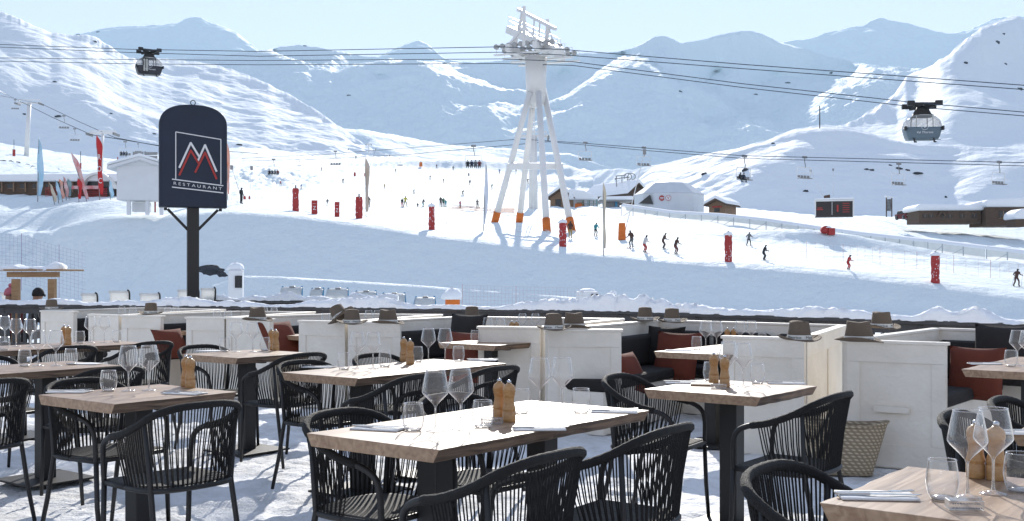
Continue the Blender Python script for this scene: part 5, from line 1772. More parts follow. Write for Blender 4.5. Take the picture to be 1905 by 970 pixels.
    for off in (-.6, .6):
        ov = Vector((.3, .95, 0)).normalized() * off
        for k in range(9):
            q = a0.lerp(a1, k / 8) + ov + Vector((0, 0, .42)); b.bar(q, q + Vector((0, 0, 1.0)), .045)
        for hz in (.5, 1.0):
            b.bar(a0 + ov + Vector((0, 0, .42 + hz)), a1 + ov + Vector((0, 0, .42 + hz)), .045)
    b.build('handrail', M_TW, r)
    MB().bar(L(959, 62, 3.0), L(959, 108, 2.2), .5, .4).build('end_post', M_TW, r)
tower()

# ------------------------------------------------------------------ haul cables
CABLES = [([(-180, 79), (0, 83), (240, 92), (480, 96), (930, 87.5)], [(1055, 93), (1380, 120), (1905, 159), (2150, 178)], 112.6),
          ([(-180, 85), (0, 88), (240, 98), (480, 105), (930, 97.5)], [(1055, 103), (1380, 128), (1905, 167), (2150, 186)], 115.4),
          ([(-180, 104), (0, 108), (240, 111), (480, 113), (930, 110)], [(1065, 115), (1380, 156), (1700, 191), (1905, 209), (2150, 228)], 118.9),
          ([(-180, 110), (0, 114), (240, 119), (480, 121), (930, 118.5)], [(1065, 122), (1380, 163), (1700, 199), (1905, 216), (2150, 236)], 121.5)]
def plan(x, dt):       # depth of the cable's plan line at pixel column x
    k = (x - CX) / F
    t = (k * dt - 2.5) / (1 + .45 * k)
    return dt - .45 * t
CAB3 = []
for i, (lp, rp, dt) in enumerate(CABLES):
    pts = [at(x, y, d=plan(x, dt)) for x, y in lp + rp]
    CAB3.append(pts)
    o = MB().tube(pts, .042, 6).build('haul_cable', M_CABLE)
    tag(o, ['uppermost of the four thick haul cables', 'second haul cable from the top', 'third haul cable from the top', 'lowest of the four thick haul cables'][i], 'cable', 'haul cables of the gondola lift')
def at_cable(i, x):
    lp, rp, dt = CABLES[i]
    q = lp + rp
    y = float(np.interp(x, [a[0] for a in q], [a[1] for a in q]))
    return at(x, y, d=plan(x, dt))

# ------------------------------------------------------------------ gondolas
def gondola(x, ia, ib, label, body, rz, txt, navy=False, W_=3.7, Hh=2.45, sc=.93):
    a, b = at_cable(ia, x), at_cable(ib, x)
    c = (a + b) / 2
    LD = Vector((1, -.45, 0)).normalized()
    r = empty('gondola', (c.x, c.y, c.z), math.atan2(LD.y, LD.x) + rz)
    tag(r, label, 'gondola')
    r.scale = (sc, sc, sc)
    # carriage
    ca = MB()
    for sy in (-1.2, 1.2):
        ca.bar((-1.7, sy, .0), (1.7, sy, -.04), .26, .28)
        for xx in (-1.35, 1.35): ca.box((xx, sy, .05), (.7, .4, .5))
    ca.bar((-.9, -1.2, -.15), (.9, 1.2, -.15), .3, .3); ca.bar((.9, -1.2, -.2), (-.9, 1.2, -.2), .3, .3)
    ca._add([(-.5, -.3, -.2), (.5, -.3, -.2), (.5, .3, -.2), (-.5, .3, -.2), (-.95, -.3, -1.05), (.95, -.3, -1.05), (.95, .3, -1.05), (-.95, .3, -1.05)], [(0, 1, 2, 3), (7, 6, 5, 4), (0, 4, 5, 1), (1, 5, 6, 2), (2, 6, 7, 3), (3, 7, 4, 0)])
    ca.build('carriage', M_BLACK, r, bevel=.03)
    zt = -1.05; zb = zt - Hh
    def sect(z):
        k = (z - zb) / Hh
        # width of the cabin along x over its height
        w = np.interp(k, [0, .12, .42, .52, .75, .9, 1.0], [.80, .88, .99, 1.0, .92, .72, .44])
        return w
    def hull(z0, z1, n, shrink=1.0):
        m = MB(); K = 28
        rows = []
        for i in range(n + 1):
            z = z0 + (z1 - z0) * i / n
            w = sect(z) * shrink
            row = []
            for k in range(K):
                t = 2 * math.pi * k / K
                cx_, sy_ = math.cos(t), math.sin(t)
                row.append((math.copysign(abs(cx_) ** .45, cx_) * W_ / 2 * w, math.copysign(abs(sy_) ** .35, sy_) * 1.15 * (0.75 + .25 * w), z))
            rows.append(row)
        vs = [p for q in rows for p in q]
        fs = [(i * K + k, i * K + (k + 1) % K, (i + 1) * K + (k + 1) % K, (i + 1) * K + k) for i in range(n) for k in range(K)]
        m._add(vs, fs)
        return m, K, n
    zm = zb + Hh * .48
    m, K, n = hull(zb, zm, 8); m.f.append(tuple(range(K - 1, -1, -1))); m.mi.append(0)
    lo = m.build('lower_body', body, r, smooth=True)
    so = lo.modifiers.new('t', 'SOLIDIFY'); so.thickness = .05
    m, K, n = hull(zm + .004, zt - .12, 10, .995)
    m.build('window_band', M_CABW, r, smooth=True)
    m, K, n = hull(zt - .12, zt, 2); m.f.append(tuple(n * K + k for k in range(K))); m.mi.append(0)
    m.build('roof', M_CABI, r, smooth=True)
    fr = MB()
    for xx in (-W_ * .22, W_ * .22):
        for sy in (-1, 1):
            pts = []
            for i in range(8):
                z = zm + (zt - .1 - zm) * i / 7; w = sect(z)
                pts.append((xx * (0.85 + .15 * w), sy * 1.16 * (0.75 + .25 * w), z))
            fr.tube(pts, .055, 5)
    fr.build('window_post', M_BLACK if navy else M_CABI, r)
    inn = MB(); inn.box((0, 0, zb + .75), (W_ * .7, .5, .9)); inn.build('inner_bench', M_CABI if not navy else M_DARK, r)
    st = MB()
    for xx in (-.95, .95):
        st.bar((xx - .1, -1.12, zb + .05), (xx, -1.12, zb - .35), .14, .14); st.box((xx + .06, -1.12, zb - .34), (.26, .12, .12))
    st.bar((-W_ * .42, -1.1, zb - .12), (W_ * .42, -1.1, zb - .12), .05)
    st.build('step_rack', M_BLACK, r)
    bf = MB()
    for sx in (-1, 1): bf.box((sx * W_ * .492, -.95, zm - .12), (.22, .4, .42))
    bf.build('bumper', M_DARK if navy else M_BLACK, r, bevel=.04)
    rs_ = MB(); rs_.box((-.42, -.92, zt + .0), (.75, .12, .06)); rs_.box((.55, -.92, zt + .0), (.75, .12, .06)); rs_.build('roof_vent', M_BLACK, r)
    me = text_mesh(txt, .46, .01)
    wd = max(v.co.x for v in me.vertices) - min(v.co.x for v in me.vertices); k_ = 1.62 / wd
    for v in me.vertices:
        v.co = Vector((v.co.x * k_ + v.co.y * .2 * k_, -1.195 - v.co.z, zm - .66 + v.co.y * k_))
    link('side_lettering', me, M_SIGNW, r)
    em = MB(); n_ = 20
    for i in range(n_):
        t0, t1 = 2 * math.pi * i / n_, 2 * math.pi * (i + 1) / n_
        em.bar((.0 + .33 * math.cos(t0), -1.2, zm + .02 + .33 * math.sin(t0)), (.33 * math.cos(t1), -1.2, zm + .02 + .33 * math.sin(t1)), .02, .03)
    em.bar((-.1, -1.2, zm + .12), (0, -1.2, zm - .12), .02, .05); em.bar((0, -1.2, zm - .12), (.14, -1.2, zm + .16), .02, .05)
    em.build('round_emblem', M_SIGNW, r)
    if navy:
        dm = MB()
        for xx in (-1.0, -.62, -.25):
            dm.box((xx, -1.17, zb + Hh * .5), (.1, .06, Hh * .84))
        dm.box((-.62, -1.17, zt - .22), (.85, .06, .14)); dm.box((-.62, -1.17, zb + .22), (.85, .06, .2))
        dm.build('door_frame', M_BLACK, r)
        gm_ = MB(); gm_.box((-.81, -1.165, zb + Hh * .5), (.26, .02, Hh * .72)); gm_.box((-.43, -1.165, zb + Hh * .5), (.26, .02, Hh * .72))
        gm_.build('door_pane', M_CABI, r)
gondola(1715, 2, 3, 'slate grey gondola cabin hanging from the lower cables at right', M_CABG, math.atan(.45) - .12, 'Val Thorens')
gondola(277, 0, 1, 'dark navy gondola cabin hanging from the upper cables at left', M_CABN, math.atan(.45) + .45, 'Val Thorens', True, 4.0, 2.55, .80)

# ------------------------------------------------------------------ chairlifts
def lift_pylon(x, ytop, ybase, barw, label, thick=0.0, tilt=0.0, d=None):
    g = ground(x, ybase) if d is None else ground(x, d=d)
    s = F / g.y
    h = (ybase - ytop) / s
    r = empty('chairlift_pylon', (g.x, g.y, g.z))
    tag(r, label, 'lift pylon', 'white chairlift pylons')
    MB().tube([(0, 0, -.5), (tilt, 0, h)], [thick or h * .045, (thick or h * .045) * .75], 12).build('mast', M_TW, r, smooth=True)
    hw = barw / s / 2
    b = MB(); b.bar((tilt - hw, 0, h), (tilt + hw, 0, h), .5, .45); b.bar((tilt - hw * .9, 0, h + h * .06), (tilt + hw * .9, 0, h + h * .06), .2, .2)
    for f in (-.9, 0, .9): b.bar((tilt + hw * f, 0, h), (tilt + hw * f, 0, h + h * .06), .12)
    b.build('cross_arm', M_TW, r)
    for f in (-1, 1):
        sv = MB()
        for k in range(5): sv.tube([(tilt + hw * f - .15, -1.6 + k * .8, h - .35), (tilt + hw * f + .15, -1.6 + k * .8, h - .35)], .3, 8)
        sv.bar((tilt + hw * f, -2, h - .2), (tilt + hw * f, 2, h - .2), .2, .25)
        sv.build('sheave_train', M_GREY, r)
    return g, h
gp1, h1 = lift_pylon(49, 192, 290, 44, 'left white chairlift pylon above the flags', tilt=.9)
gp2, h2 = lift_pylon(188, 248, 318, 50, 'second white chairlift pylon behind the red flag', tilt=.4)
gp3, h3 = lift_pylon(992, 256, 391, 56, 'chairlift pylon seen between the legs of the big tower', thick=.85, d=196)
gp4, h4 = lift_pylon(686, 222, 243, 10, 'tiny distant pylon on the far valley shoulder', d=690)
def cable(pts, r_, label, group):
    o = MB().tube(pts, r_, 5).build('lift_cable', M_CABLE)
    tag(o, label, 'cable', group)
D1, D2 = gp1.y, gp2.y
cable([at(-150, 118, d=D1 * .8), at(0, 170, d=D1 * .92), at(40, 190, d=D1), at(100, 220, d=(D1 + D2) / 2), at(170, 251, d=D2), at(300, 272, d=D2 * 1.06)], .09, 'thin chairlift cable sloping down at upper left', 'thin chairlift cables')
cable([at(-150, 125, d=D1 * .85), at(0, 178, d=D1 * .95), at(78, 194, d=D1), at(150, 228, d=(D1 + D2) / 2 + 4), at(213, 256, d=D2 + 4), at(300, 273, d=D2 * 1.08), at(480, 286, d=D2 * 1.3)], .09, 'second thin chairlift cable sloping down at upper left', 'thin chairlift cables')
cable([at(450, 295, d=330), at(610, 287, d=290), at(781, 274, d=250), at(967, 259, d=196), at(1089, 267, d=190), at(1380, 290, d=175), at(1905, 303, d=150), at(2100, 310, d=140)], .055, 'upper thin chairlift cable crossing behind the big tower', 'thin chairlift cables')
cable([at(450, 300, d=350), at(610, 296, d=300), at(752, 288, d=262), at(1020, 264, d=203), at(1198, 280, d=190), at(1380, 295, d=180), at(1905, 309, d=154), at(2100, 316, d=143)], .055, 'lower thin chairlift cable crossing behind the big tower', 'thin chairlift cables')
def make_lchair():
    r = empty('lift_chair')
    b = MB(); b.tube([(0, 0, 0), (0, 0, -.6), (.12, 0, -1.0), (.12, 0, -1.35)], .06, 6); b.box((0, 0, 0), (.7, .25, .3)); b.build('hanger', M_GREY, r)
    f = MB()
    f.tube([(-1.15, .1, -1.35), (1.15, .1, -1.35)], .05, 6)
    for x in (-1.15, 1.15): f.tube([(x, .1, -1.35), (x * 1.03, .2, -2.1), (x * 1.03, .15, -2.75), (x * 1.03, -.35, -2.85)], .045, 6)
    f.tube([(-1.1, -.45, -2.2), (1.1, -.45, -2.2)], .035, 6)
    f.build('chair_frame', M_TW, r)
    s = MB(); s.box((0, -.05, -2.82), (2.2, .5, .1)); s.build('seat', M_GREY, r)
    k = MB()
    for i in range(4): k.box((-.82 + i * .55, .22, -2.58), (.42, .06, .34))
    k.build('backrest', M_GREY, r)
    return r
lc0 = make_lchair(); lcu = [False]
def lchair(x, ytop, ybot, d, label, rz=0.0, riders=0):
    p = at(x, ytop, d=d)
    c = copy_tree(lc0) if lcu[0] else lc0
    lcu[0] = True
    sc = max(.5, (ybot - ytop) / (F / d) / 2.95)
    c.location = p; c.rotation_euler = (0, 0, rz); c.scale = (sc,) * 3
    tag(c, label, 'lift chair', 'chairs hanging from the chairlift cables')
    if riders:
        for i in range(riders):
            me = body_mesh('sit', 1)
            mm = me.copy()
            for m_ in (CL['black'], CL[['black', 'navy', 'grey', 'maroon'][i % 4]], CL['black'], CL['black']): mm.materials.append(m_)
            R_ = Matrix.Rotation(rz, 3, 'Z')
            o = link('person', mm)
            off = R_ @ Vector(((-.82 + i * .55) * sc, -.05 * sc, (-2.78 - .45) * sc))
            o.location = p + off; o.rotation_euler = (0, 0, rz); o.scale = (sc * .95,) * 3
            tag(o, 'rider in dark clothes, number %s from the left on the %s' % (['one', 'two', 'three', 'four'][i], label.split(' on ')[0].replace('lift chair ', 'chair ')) if False else ['first', 'second', 'third', 'fourth'][i] + ' rider from the left on the ' + label, 'person', 'riders on the chairlift')
lchair(28, 186, 204, D1 * .97, 'chair hanging left of the first pylon', .3)
lchair(119, 216, 240, (D1 + D2) / 2, 'chair hanging between the two left pylons', .3)
lchair(139, 240, 263, (D1 + D2) / 2 + 8, 'lower chair between the two left pylons', .2)
lchair(233, 264, 290, D2 * 1.02, 'chair with riders above the white kiosk', .1, 3)
lchair(257, 268, 284, D2 * 1.04, 'chair beside the road signboards', .1)
lchair(509, 297, 325, 250, 'chair of four riders above the rough snow', 0, 4)
lchair(557, 300, 310, 300, 'small far empty chair right of the riders', 0)
lchair(744, 296, 309, 262, 'empty chair left of mid piste', 0)
lchair(624, 282, 308, 270, 'empty chair with open bar left of the tan flag top', 0)
lchair(881, 272, 311, 222, 'chair of riders left of the tower', 0, 4)
lchair(1089, 266, 300, 190, 'empty chair right of the big tower', .4)
lchair(1198, 275, 310, 186, 'chair above the chalets', .4)
lchair(1385, 291, 337, 176, 'chair with riders above the dome tent', .6, 2)
lchair(1497, 293, 334, 174, 'empty chair above the dark container', .5)
lchair(1672, 305, 346, 164, 'empty chair above the tall signboard', .5)
lchair(1859, 302, 345, 152, 'empty chair above the long chalet', .5)

# ------------------------------------------------------------------ red pads, poles, flags, boards
def snowcap(mbname, r, w, h, loc, parent):
    m = MB(); rn = random.Random(int(abs(loc[0]) * 100) + 3)
    K = 12
    rows = []
    for i in range(6):
        a = math.pi / 2 * i / 5
        rows.append([(loc[0] + math.cos(a) * w * (1 + rn.uniform(-.15, .15)) * math.cos(2 * math.pi * k / K), loc[1] + math.cos(a) * w * math.sin(2 * math.pi * k / K), loc[2] + math.sin(a) * h * (1 + rn.uniform(-.12, .12))) for k in range(K)])
    vs = [p for q in rows for p in q]
    m._add(vs, [(i * K + k, i * K + (k + 1) % K, (i + 1) * K + (k + 1) % K, (i + 1) * K + k) for i in range(5) for k in range(K)] + [tuple(range(K))])
    m.build('snow_cap', M_CAP, parent, smooth=True)
def red_pad(x, yt, yb, w, label, cap=True, d=None):
    g = ground(x, yb) if d is None else ground(x, d=d)
    s = F / g.y; h = (yb - yt) / s; wr = w / s / 2
    r = empty('padded_post', (g.x, g.y, g.z)); tag(r, label, 'padded post', 'red padded posts along the piste edge')
    m = MB(); rn = random.Random(int(x))
    prof = []
    n = 12
    for i in range(n + 1):
        prof.append((wr * (1 + rn.uniform(-.10, .10)), -.25 + (h * .88 + .25) * i / n))
    m.lathe(prof, 14)
    m.build('red_padding', M_RED, r, smooth=True)
    MB().tube([(0, 0, h * .8), (0, 0, h)], wr * .25, 6).build('pole_tip', M_GREY, r)
    sn = MB()
    for k in range(26 if cap else 7):
        a = rn.uniform(3.4, 6.0); zz = rn.uniform(.1, h * .85); rr = wr * .98
        sn.lathe([(.001, -.05), (rn.uniform(.015, .055), -.02), (rn.uniform(.015, .045), .02), (.001, .05)], 5, c=(rr * math.cos(a), rr * math.sin(a), zz))
    sn.build('stuck_snow', M_CAP, r, smooth=True)
    if cap: snowcap('c', 0, wr * 1.25, wr * 1.0, (0, 0, h * .86), r)
red_pad(550, 345, 393, 12, 'red padded post farthest left, near the skier in grey', False)
red_pad(668, 361, 407, 13, 'red padded post beside the tall tan flag', False)
red_pad(803, 378, 428, 12, 'red padded post below the group of skiers', True)
red_pad(1047, 408, 459, 14, 'snowy red padded post in front of the tower leg', True)
red_pad(1355, 430, 487, 14, 'snow-spotted red padded post in the middle right', True)
red_pad(1740, 468, 526, 15, 'red padded post with broad snow cap at right', True)
red_pad(26, 277, 291, 5, 'small red padded post with a pole at far left', False)
red_pad(150, 302, 314, 3, 'small red padded post behind the leaning flag', False)
red_pad(197, 334, 362, 12, 'red padded post beside the white kiosk', True)
red_pad(219, 254, 260, 2, 'tiny red post high on the left hillside', False, d=560)
for x, y0, y1, lb in [(26, 260, 278, 'thin black pole over the small red pad at far left'), (150, 282, 302, 'thin black pole behind the leaning flag'), (1525, 195, 234, 'lone dark pole on top of the low hill')]:
    g = ground(x, y1) if y1 > 250 else at(x, y1 + 2, d=246)
    o = MB().tube([(0, 0, -.4), (0, 0, (y1 - y0) / (F / g.y))], .09 if y1 > 250 else .12, 6).build('thin_pole', M_BLACK); o.location = g
    tag(o, lb, 'pole')
def flag(x0, yb, x1, yt, w, key, label, cover=.9, d=None):
    """tall curved banner: foot at (x0,yb), tip at (x1,yt)"""
    g = ground(x0, yb) if d is None else ground(x0, d=d)
    s = F / g.y; h = (yb - yt) / s; dx = (x1 - x0) / s; ww = w / s
    r = empty('feather_flag', (g.x, g.y, g.z)); tag(r, label, 'flag', 'tall banner flags around the piste')
    n = 16
    pole = [Vector((dx * (i / n) ** 1.0 , 0, -.3 + (h + .3) * i / n)) for i in range(n + 1)]
    MB().tube(pole, [.05 - .03 * i / n for i in range(n + 1)], 6).build('flag_pole', M_GREY, r)
    rn = random.Random(int(x0)); ph = rn.uniform(0, 6)
    def fn(u, v):
        t = (1 - cover) + cover * v
        p = Vector((dx * t, 0, h * t))
        wid = ww * math.sin(min(1, max(.0, (1 - v) * 5.0)) * math.pi / 2) * (0.8 + .2 * math.sin(v * 7 + ph)) * (.45 + .55 * min(1, v * 4 + .3))
        return p + Vector((wid * (u - .15), .10 * math.sin(v * 9 + ph + u * 3) * ww * 1.4, -.1 * u * ww))
    o = MB().grid(fn, 6, 30).build('banner', FL[key], r, smooth=True)
    m = o.modifiers.new('t', 'SOLIDIFY'); m.thickness = .012
    return r, g, s, fn
flag(70, 362, 72, 242, 13, 'blue', 'tall light blue banner flag at left', d=131)
rr_, gg_, ss_, ff_ = flag(186, 360, 180, 238, 12, 'red', 'tall red banner flag with white letters', d=131)
for i, ch in enumerate('ROC'):
    me = text_mesh(ch, .9 if False else 1.9, .01)
    s_ = 6.0 / 1.0
    c = ff_(.5, .62 - i * .2)
    sc_ = 18 / ss_ / 1.5
    for v in me.vertices:
        v.co = Vector((v.co.x * sc_ * .45, -.17 - v.co.z, v.co.y * sc_ * .62)) + Vector((c.x, 0, c.z - .3 * sc_))
    link('banner_lettering', me, M_SIGNW, rr_)
flag(163, 362, 132, 270, 10, 'pink', 'leaning white and red banner flag near the kiosk', .95, d=130)
for i, (x0, x1, yt, k) in enumerate([(103, 92, 315, 'cream'), (110, 103, 312, 'blue'), (117, 110, 313, 'orange'), (124, 118, 311, 'pink'), (129, 126, 317, 'teal')]):
    flag(x0, 356, x1, yt, 8, k, ['cream', 'pale blue', 'orange', 'pink', 'dark teal'][i] + ' small curved flag in the cluster in front of the long hut', .85, d=130 + i)
flag(147, 360, 145, 314, 9, 'red', 'short red flag between the cluster and the leaning banner', .85, d=129)
flag(206, 362, 203, 322, 9, 'blue', 'short pale blue flag right beside the white kiosk', .85, d=127)
flag(424, 372, 421, 262, 7, 'orange', 'orange banner flag emerging right of the sign board')
flag(681, 405, 680, 292, 9, 'tan', 'tall brown and tan banner flag in mid piste')
flag(899, 430, 904, 303, 8, 'white', 'tall pale banner flag left of the tower')
flag(1123, 476, 1122, 338, 7, 'cream', 'tall cream banner flag right of the tower')
def board(x, yt, yb, w, label, txt):
    g = ground(x, yb); s = F / g.y
    r = empty('course_board', (g.x, g.y, g.z), .1); tag(r, label, 'board', 'red boards beside the piste')
    W_, h = w / s, (yb - yt) / s
    MB().box((0, 0, h / 2), (W_, .06, h)).build('panel', M_RED, r, bevel=.01)
    me = text_mesh(txt, .55, .004)
    for v in me.vertices: v.co = Vector((v.co.x * W_ / .62, -.034 - v.co.z, v.co.y * 1.0 + h * .32))
    link('board_marks', me, M_SIGNW, r)
    me = text_mesh('-----', .3, .004)
    for v in me.vertices: v.co = Vector((v.co.x * W_ / .8, -.034 - v.co.z, v.co.y + h * .72))
    link('board_heading', me, M_SIGNW, r)
board(585, 373, 399, 11, 'left of the two red course boards', 'Z')
board(627, 376, 404, 9, 'right of the two red course boards', 'Z')
# orange pad with leaning snow lance
def lance(x, yb, xt, yt, label, pad=None, m=M_TW, rad=.055):
    g = ground(x, yb); s = F / g.y
    r = empty('snow_lance', (g.x, g.y, g.z)); tag(r, label, 'snow lance', 'leaning snow-making lances')
    top = Vector(((xt - x) / s, 0, (yb - yt) / s))
    MB().tube([(0, 0, -.2), top], [rad, rad * .6], 6).build('lance_pole', m, r, smooth=True)
    b = MB(); b.box(top, (.3, .3, .5)); b.build('nozzle_head', M_GREY, r)
    if pad:
        px, pyt, pyb, pw, pm = pad
        MB().box(((px - x) / s, .0, (yb - (pyt + pyb) / 2) / s), (pw / s, pw / s * .8, (pyb - pyt) / s), taper=.85).build('crash_pad', pm, r, bevel=.08)
lance(1158, 447, 1199, 283, 'snow lance with an orange crash pad right of the cream flag', (1157, 415, 447, 14, M_ORANGE))
lance(1548, 398, 1508, 318, 'slanted white snow lance in front of the container')
lance(1551, 398, 1550, 316, 'upright white snow lance in front of the container')
lance(681, 330, 699, 278, 'leaning snow lance above the tan flag', (680, 322, 328, 5, M_RED), M_GREY, .07)
lance(660, 328, 648, 278, 'upright thin lance left of the leaning one', (660, 321, 328, 4, M_RED), M_TW, .06)
lance(451, 371, 431, 312, 'thin leaning lance right of the sign, red base', (455, 365, 373, 5, M_RED), M_GREY, .035)
lance(464, 371, 468, 313, 'upright thin lance right of the sign, red base', (464, 365, 373, 4, M_RED), M_TW, .035)
lance(893, 388, 872, 325, 'thin leaning lance left of the tower', None, M_GREY, .05)
lance(782, 311, 783, 300, 'orange pad high on the piste', (783, 302, 310, 6, M_ORANGE), M_GREY, .05)
def machine(x, y, w, h, label, m=M_RED):
    g = ground(x, y); s = F / g.y
    r = empty('snow_machine', (g.x, g.y, g.z)); tag(r, label, 'snow machine')
    a = MB(); a.tube([(-.2 * w / s, -.3, h / s * .6), (-.2 * w / s, .5, h / s * .6)], h / s * .42, 14); a.build('fan_drum', m, r, smooth=True)
    MB().box((w / s * .25, 0, h / s * .4), (w / s * .5, .8, h / s * .75)).build('machine_body', m, r, bevel=.05)
    snowcap('c', 0, w / s * .3, h / s * .2, (0, 0, h / s * .82), r)
machine(1540, 438, 24, 17, 'red snow machine lying by the piste below the container')

# ------------------------------------------------------------------ buildings
def frame_at(x, y, d=None):
    g = ground(x, y) if d is None else ground(x, d=d)
    return g, F / g.y
def snow_slab(parent, poly, y0, y1, name='roof_snow'):
    MB().prism(poly, y0, y1).build(name, M_CAP, parent, bevel=.12)
def kiosk():
    g, s = frame_at(262, 392, d=104)
    r = empty('white_kiosk', (g.x, g.y, 0), .06); tag(r, 'small white kiosk on legs with a snowy gable roof behind the sign', 'kiosk')
    def Z(y): return H - (y - HY) / s
    def X(x): return (x - 262) / s
    MB().box((X(262), 1.2, (Z(308) + Z(373)) / 2), (84 / s, 3.2, (373 - 308) / s)).build('wall', M_KIOSK, r, bevel=.03)
    MB().prism([(X(220), Z(309)), (X(264), Z(296)), (X(304), Z(309))], -.4, 2.8).build('gable', M_KIOSK, r)
    rf = MB(); rf.prism([(X(205), Z(317)), (X(205), Z(311)), (X(264), Z(293)), (X(320), Z(311)), (X(320), Z(317)), (X(264), Z(299.5))], -.9, 3.2)
    rf.build('roof', M_KIOSK, r, bevel=.03)
    snow_slab(r, [(X(204), Z(310)), (X(206), Z(305)), (X(264), Z(287)), (X(322), Z(306)), (X(321), Z(310)), (X(264), Z(293) + .01)], -.95, 3.25, 'roof_snow')
    for x in (240, 274, 300):
        MB().box((X(x), 0, (Z(373) + Z(400)) / 2), (.32, .32, 27 / s)).build('leg', M_KIOSK, r)
    MB().box((X(255), 1.6, Z(384)), (30 / s, 1.0, 18 / s)).build('meter_box', M_KIOSK, r)
    MB().box((X(282), 1.2, Z(384)), (.12, .12, 20 / s)).build('red_pipe', M_RED, r)
kiosk()
def long_hut():
    g, s = frame_at(100, 358, d=138)
    r = empty('long_hut', (g.x, g.y, 0)); tag(r, 'long low mountain hut with snow roof and arched end at far left', 'hut')
    def Z(y): return H - (y - HY) / s
    def X(x): return (x - 100) / s
    MB().box((X(85), 2.5, (Z(334) + Z(368)) / 2), (270 / s, 4.0, 34 / s)).build('wall', M_CHALET, r)
    MB().prism([(X(-60), Z(338)), (X(-60), Z(329)), (X(0), Z(325)), (X(100), Z(324)), (X(225), Z(324)), (X(225), Z(338))], -.3, 5.5).build('roof_snow', M_CAP, r, bevel=.2)
    for i in range(9):
        MB().box((X(-20 + i * 22), .2, Z(347)), (.14, .14, 20 / s)).build('porch_post', M_CHALETL, r)
    for i in range(6):
        w = MB().box((X(-8 + i * 24), .46, Z(346)), (12 / s, .06, 9 / s)).build('window', M_DARK, r)
        MB().box((X(-8 + i * 24), .42, Z(351.2)), (13.5 / s, .08, .08)).build('sill', M_CHALETL, w)
    arc = [(X(186) + 31 / s * math.cos(a), Z(352) + 30 / s * math.sin(a)) for a in [math.pi * i / 14 for i in range(15)]]
    inner = [(X(186) + 27 / s * math.cos(a), Z(352) + 26 / s * math.sin(a)) for a in [math.pi * i / 14 for i in range(14, -1, -1)]]
    a_ = MB()
    for i in range(14):
        a_.prism([arc[i], arc[i + 1], inner[13 - i], inner[14 - i]], -1.0, .2)
    a_.build('arch_frame', M_TW, r)
    MB().prism([(X(158), Z(362))] + [(p[0], p[1]) for p in inner][::-1][::-1] + [(X(213), Z(362))], .22, .3).build('arch_glazing', M_DARK, r)
    MB().box((X(165), -.8, Z(350)), (60 / s, .4, 6 / s)).build('pink_banner', FL['pink'], r)
long_hut()
def signboard_pair():
    g, s = frame_at(270, 318)
    r = empty('road_signboard', (g.x, g.y, g.z)); tag(r, 'dark grey direction signboards on a post above the white kiosk', 'signboard')
    h = (318 - 282) / s
    MB().box((0, .1, h / 2), (3 / s, .2, h)).build('post', M_GREY, r)
    MB().box((-13 / s, 0, h - 7 / s), (20 / s, .12, 13 / s)).build('left_board', M_GREY, r, bevel=.02)
    MB().box((12 / s, 0, h - 4 / s), (22 / s, .12, 5.5 / s)).build('upper_board', M_GREY, r, bevel=.02)
    MB().box((12 / s, 0, h - 11 / s), (22 / s, .12, 5.5 / s)).build('lower_board', M_GREY, r, bevel=.02)
signboard_pair()
def chalet(x, yb, d, w, yeave, yridge, label, gable=None, length=0, m=M_CHALETL, rz=0.0, snow=6, side=0, depth=7.0, gm=None, over=5):
    """gabled house: front wall width w px centred at x"""
    g, s = frame_at(x, yb, d)
    g.z = H - (yb - HY) / s
    r = empty('chalet', (g.x, g.y, 0), rz); tag(r, label, 'chalet', 'wooden chalets at the foot of the slopes')
    def Z(y): return H - (y - HY) / s
    hw = w / s / 2
    MB().box((0, depth / 2, (Z(yeave) + Z(yb) - 2) / 2), (2 * hw, depth, Z(yeave) - Z(yb) + 2)).build('wall', m, r)
    MB().prism([(-hw, Z(yeave)), (0, Z(yridge)), (hw, Z(yeave))], 0.0, depth).build('gable', gm or m, r)
    e = over / s; t = 1.6 / s
    k = (Z(yridge) - Z(yeave)) / hw
    ro = [(-hw - e, Z(yeave) - k * e), (0, Z(yridge)), (hw + e, Z(yeave) - k * e), (hw + e, Z(yeave) - k * e + .25), (0, Z(yridge) + .25), (-hw - e, Z(yeave) - k * e + .25)]
    rf = MB().prism(ro, -1.0, depth + .6).build('roof', M_CHALET, r)
    sn = snow / s
    so = [(-hw - e * 1.1, Z(yeave) - k * e + .26), (0, Z(yridge) + .26), (hw + e * 1.1, Z(yeave) - k * e + .26), (hw + e, Z(yeave) - k * e + .26 + sn), (0, Z(yridge) + .26 + sn), (-hw - e, Z(yeave) - k * e + .26 + sn)]
    MB().prism(so, -1.1, depth + .7).build('roof_snow', M_CAP, rf, bevel=.2)
    return r, s, X if False else None, Z, hw
r, s, _, Z, hw = chalet(1045, 392, 215, 44, 368, 353, 'brown chalet with snowy gable just right of the tower legs', depth=9, rz=-.25, gm=M_CHALETL)
MB().box((-.3 * hw, -.08, Z(378)), (10 / s, .1, 14 / s)).build('door', M_DARK, r)
MB().box((.5 * hw, -.08, Z(376)), (6 / s, .1, 7 / s)).build('window', M_DARK, r)
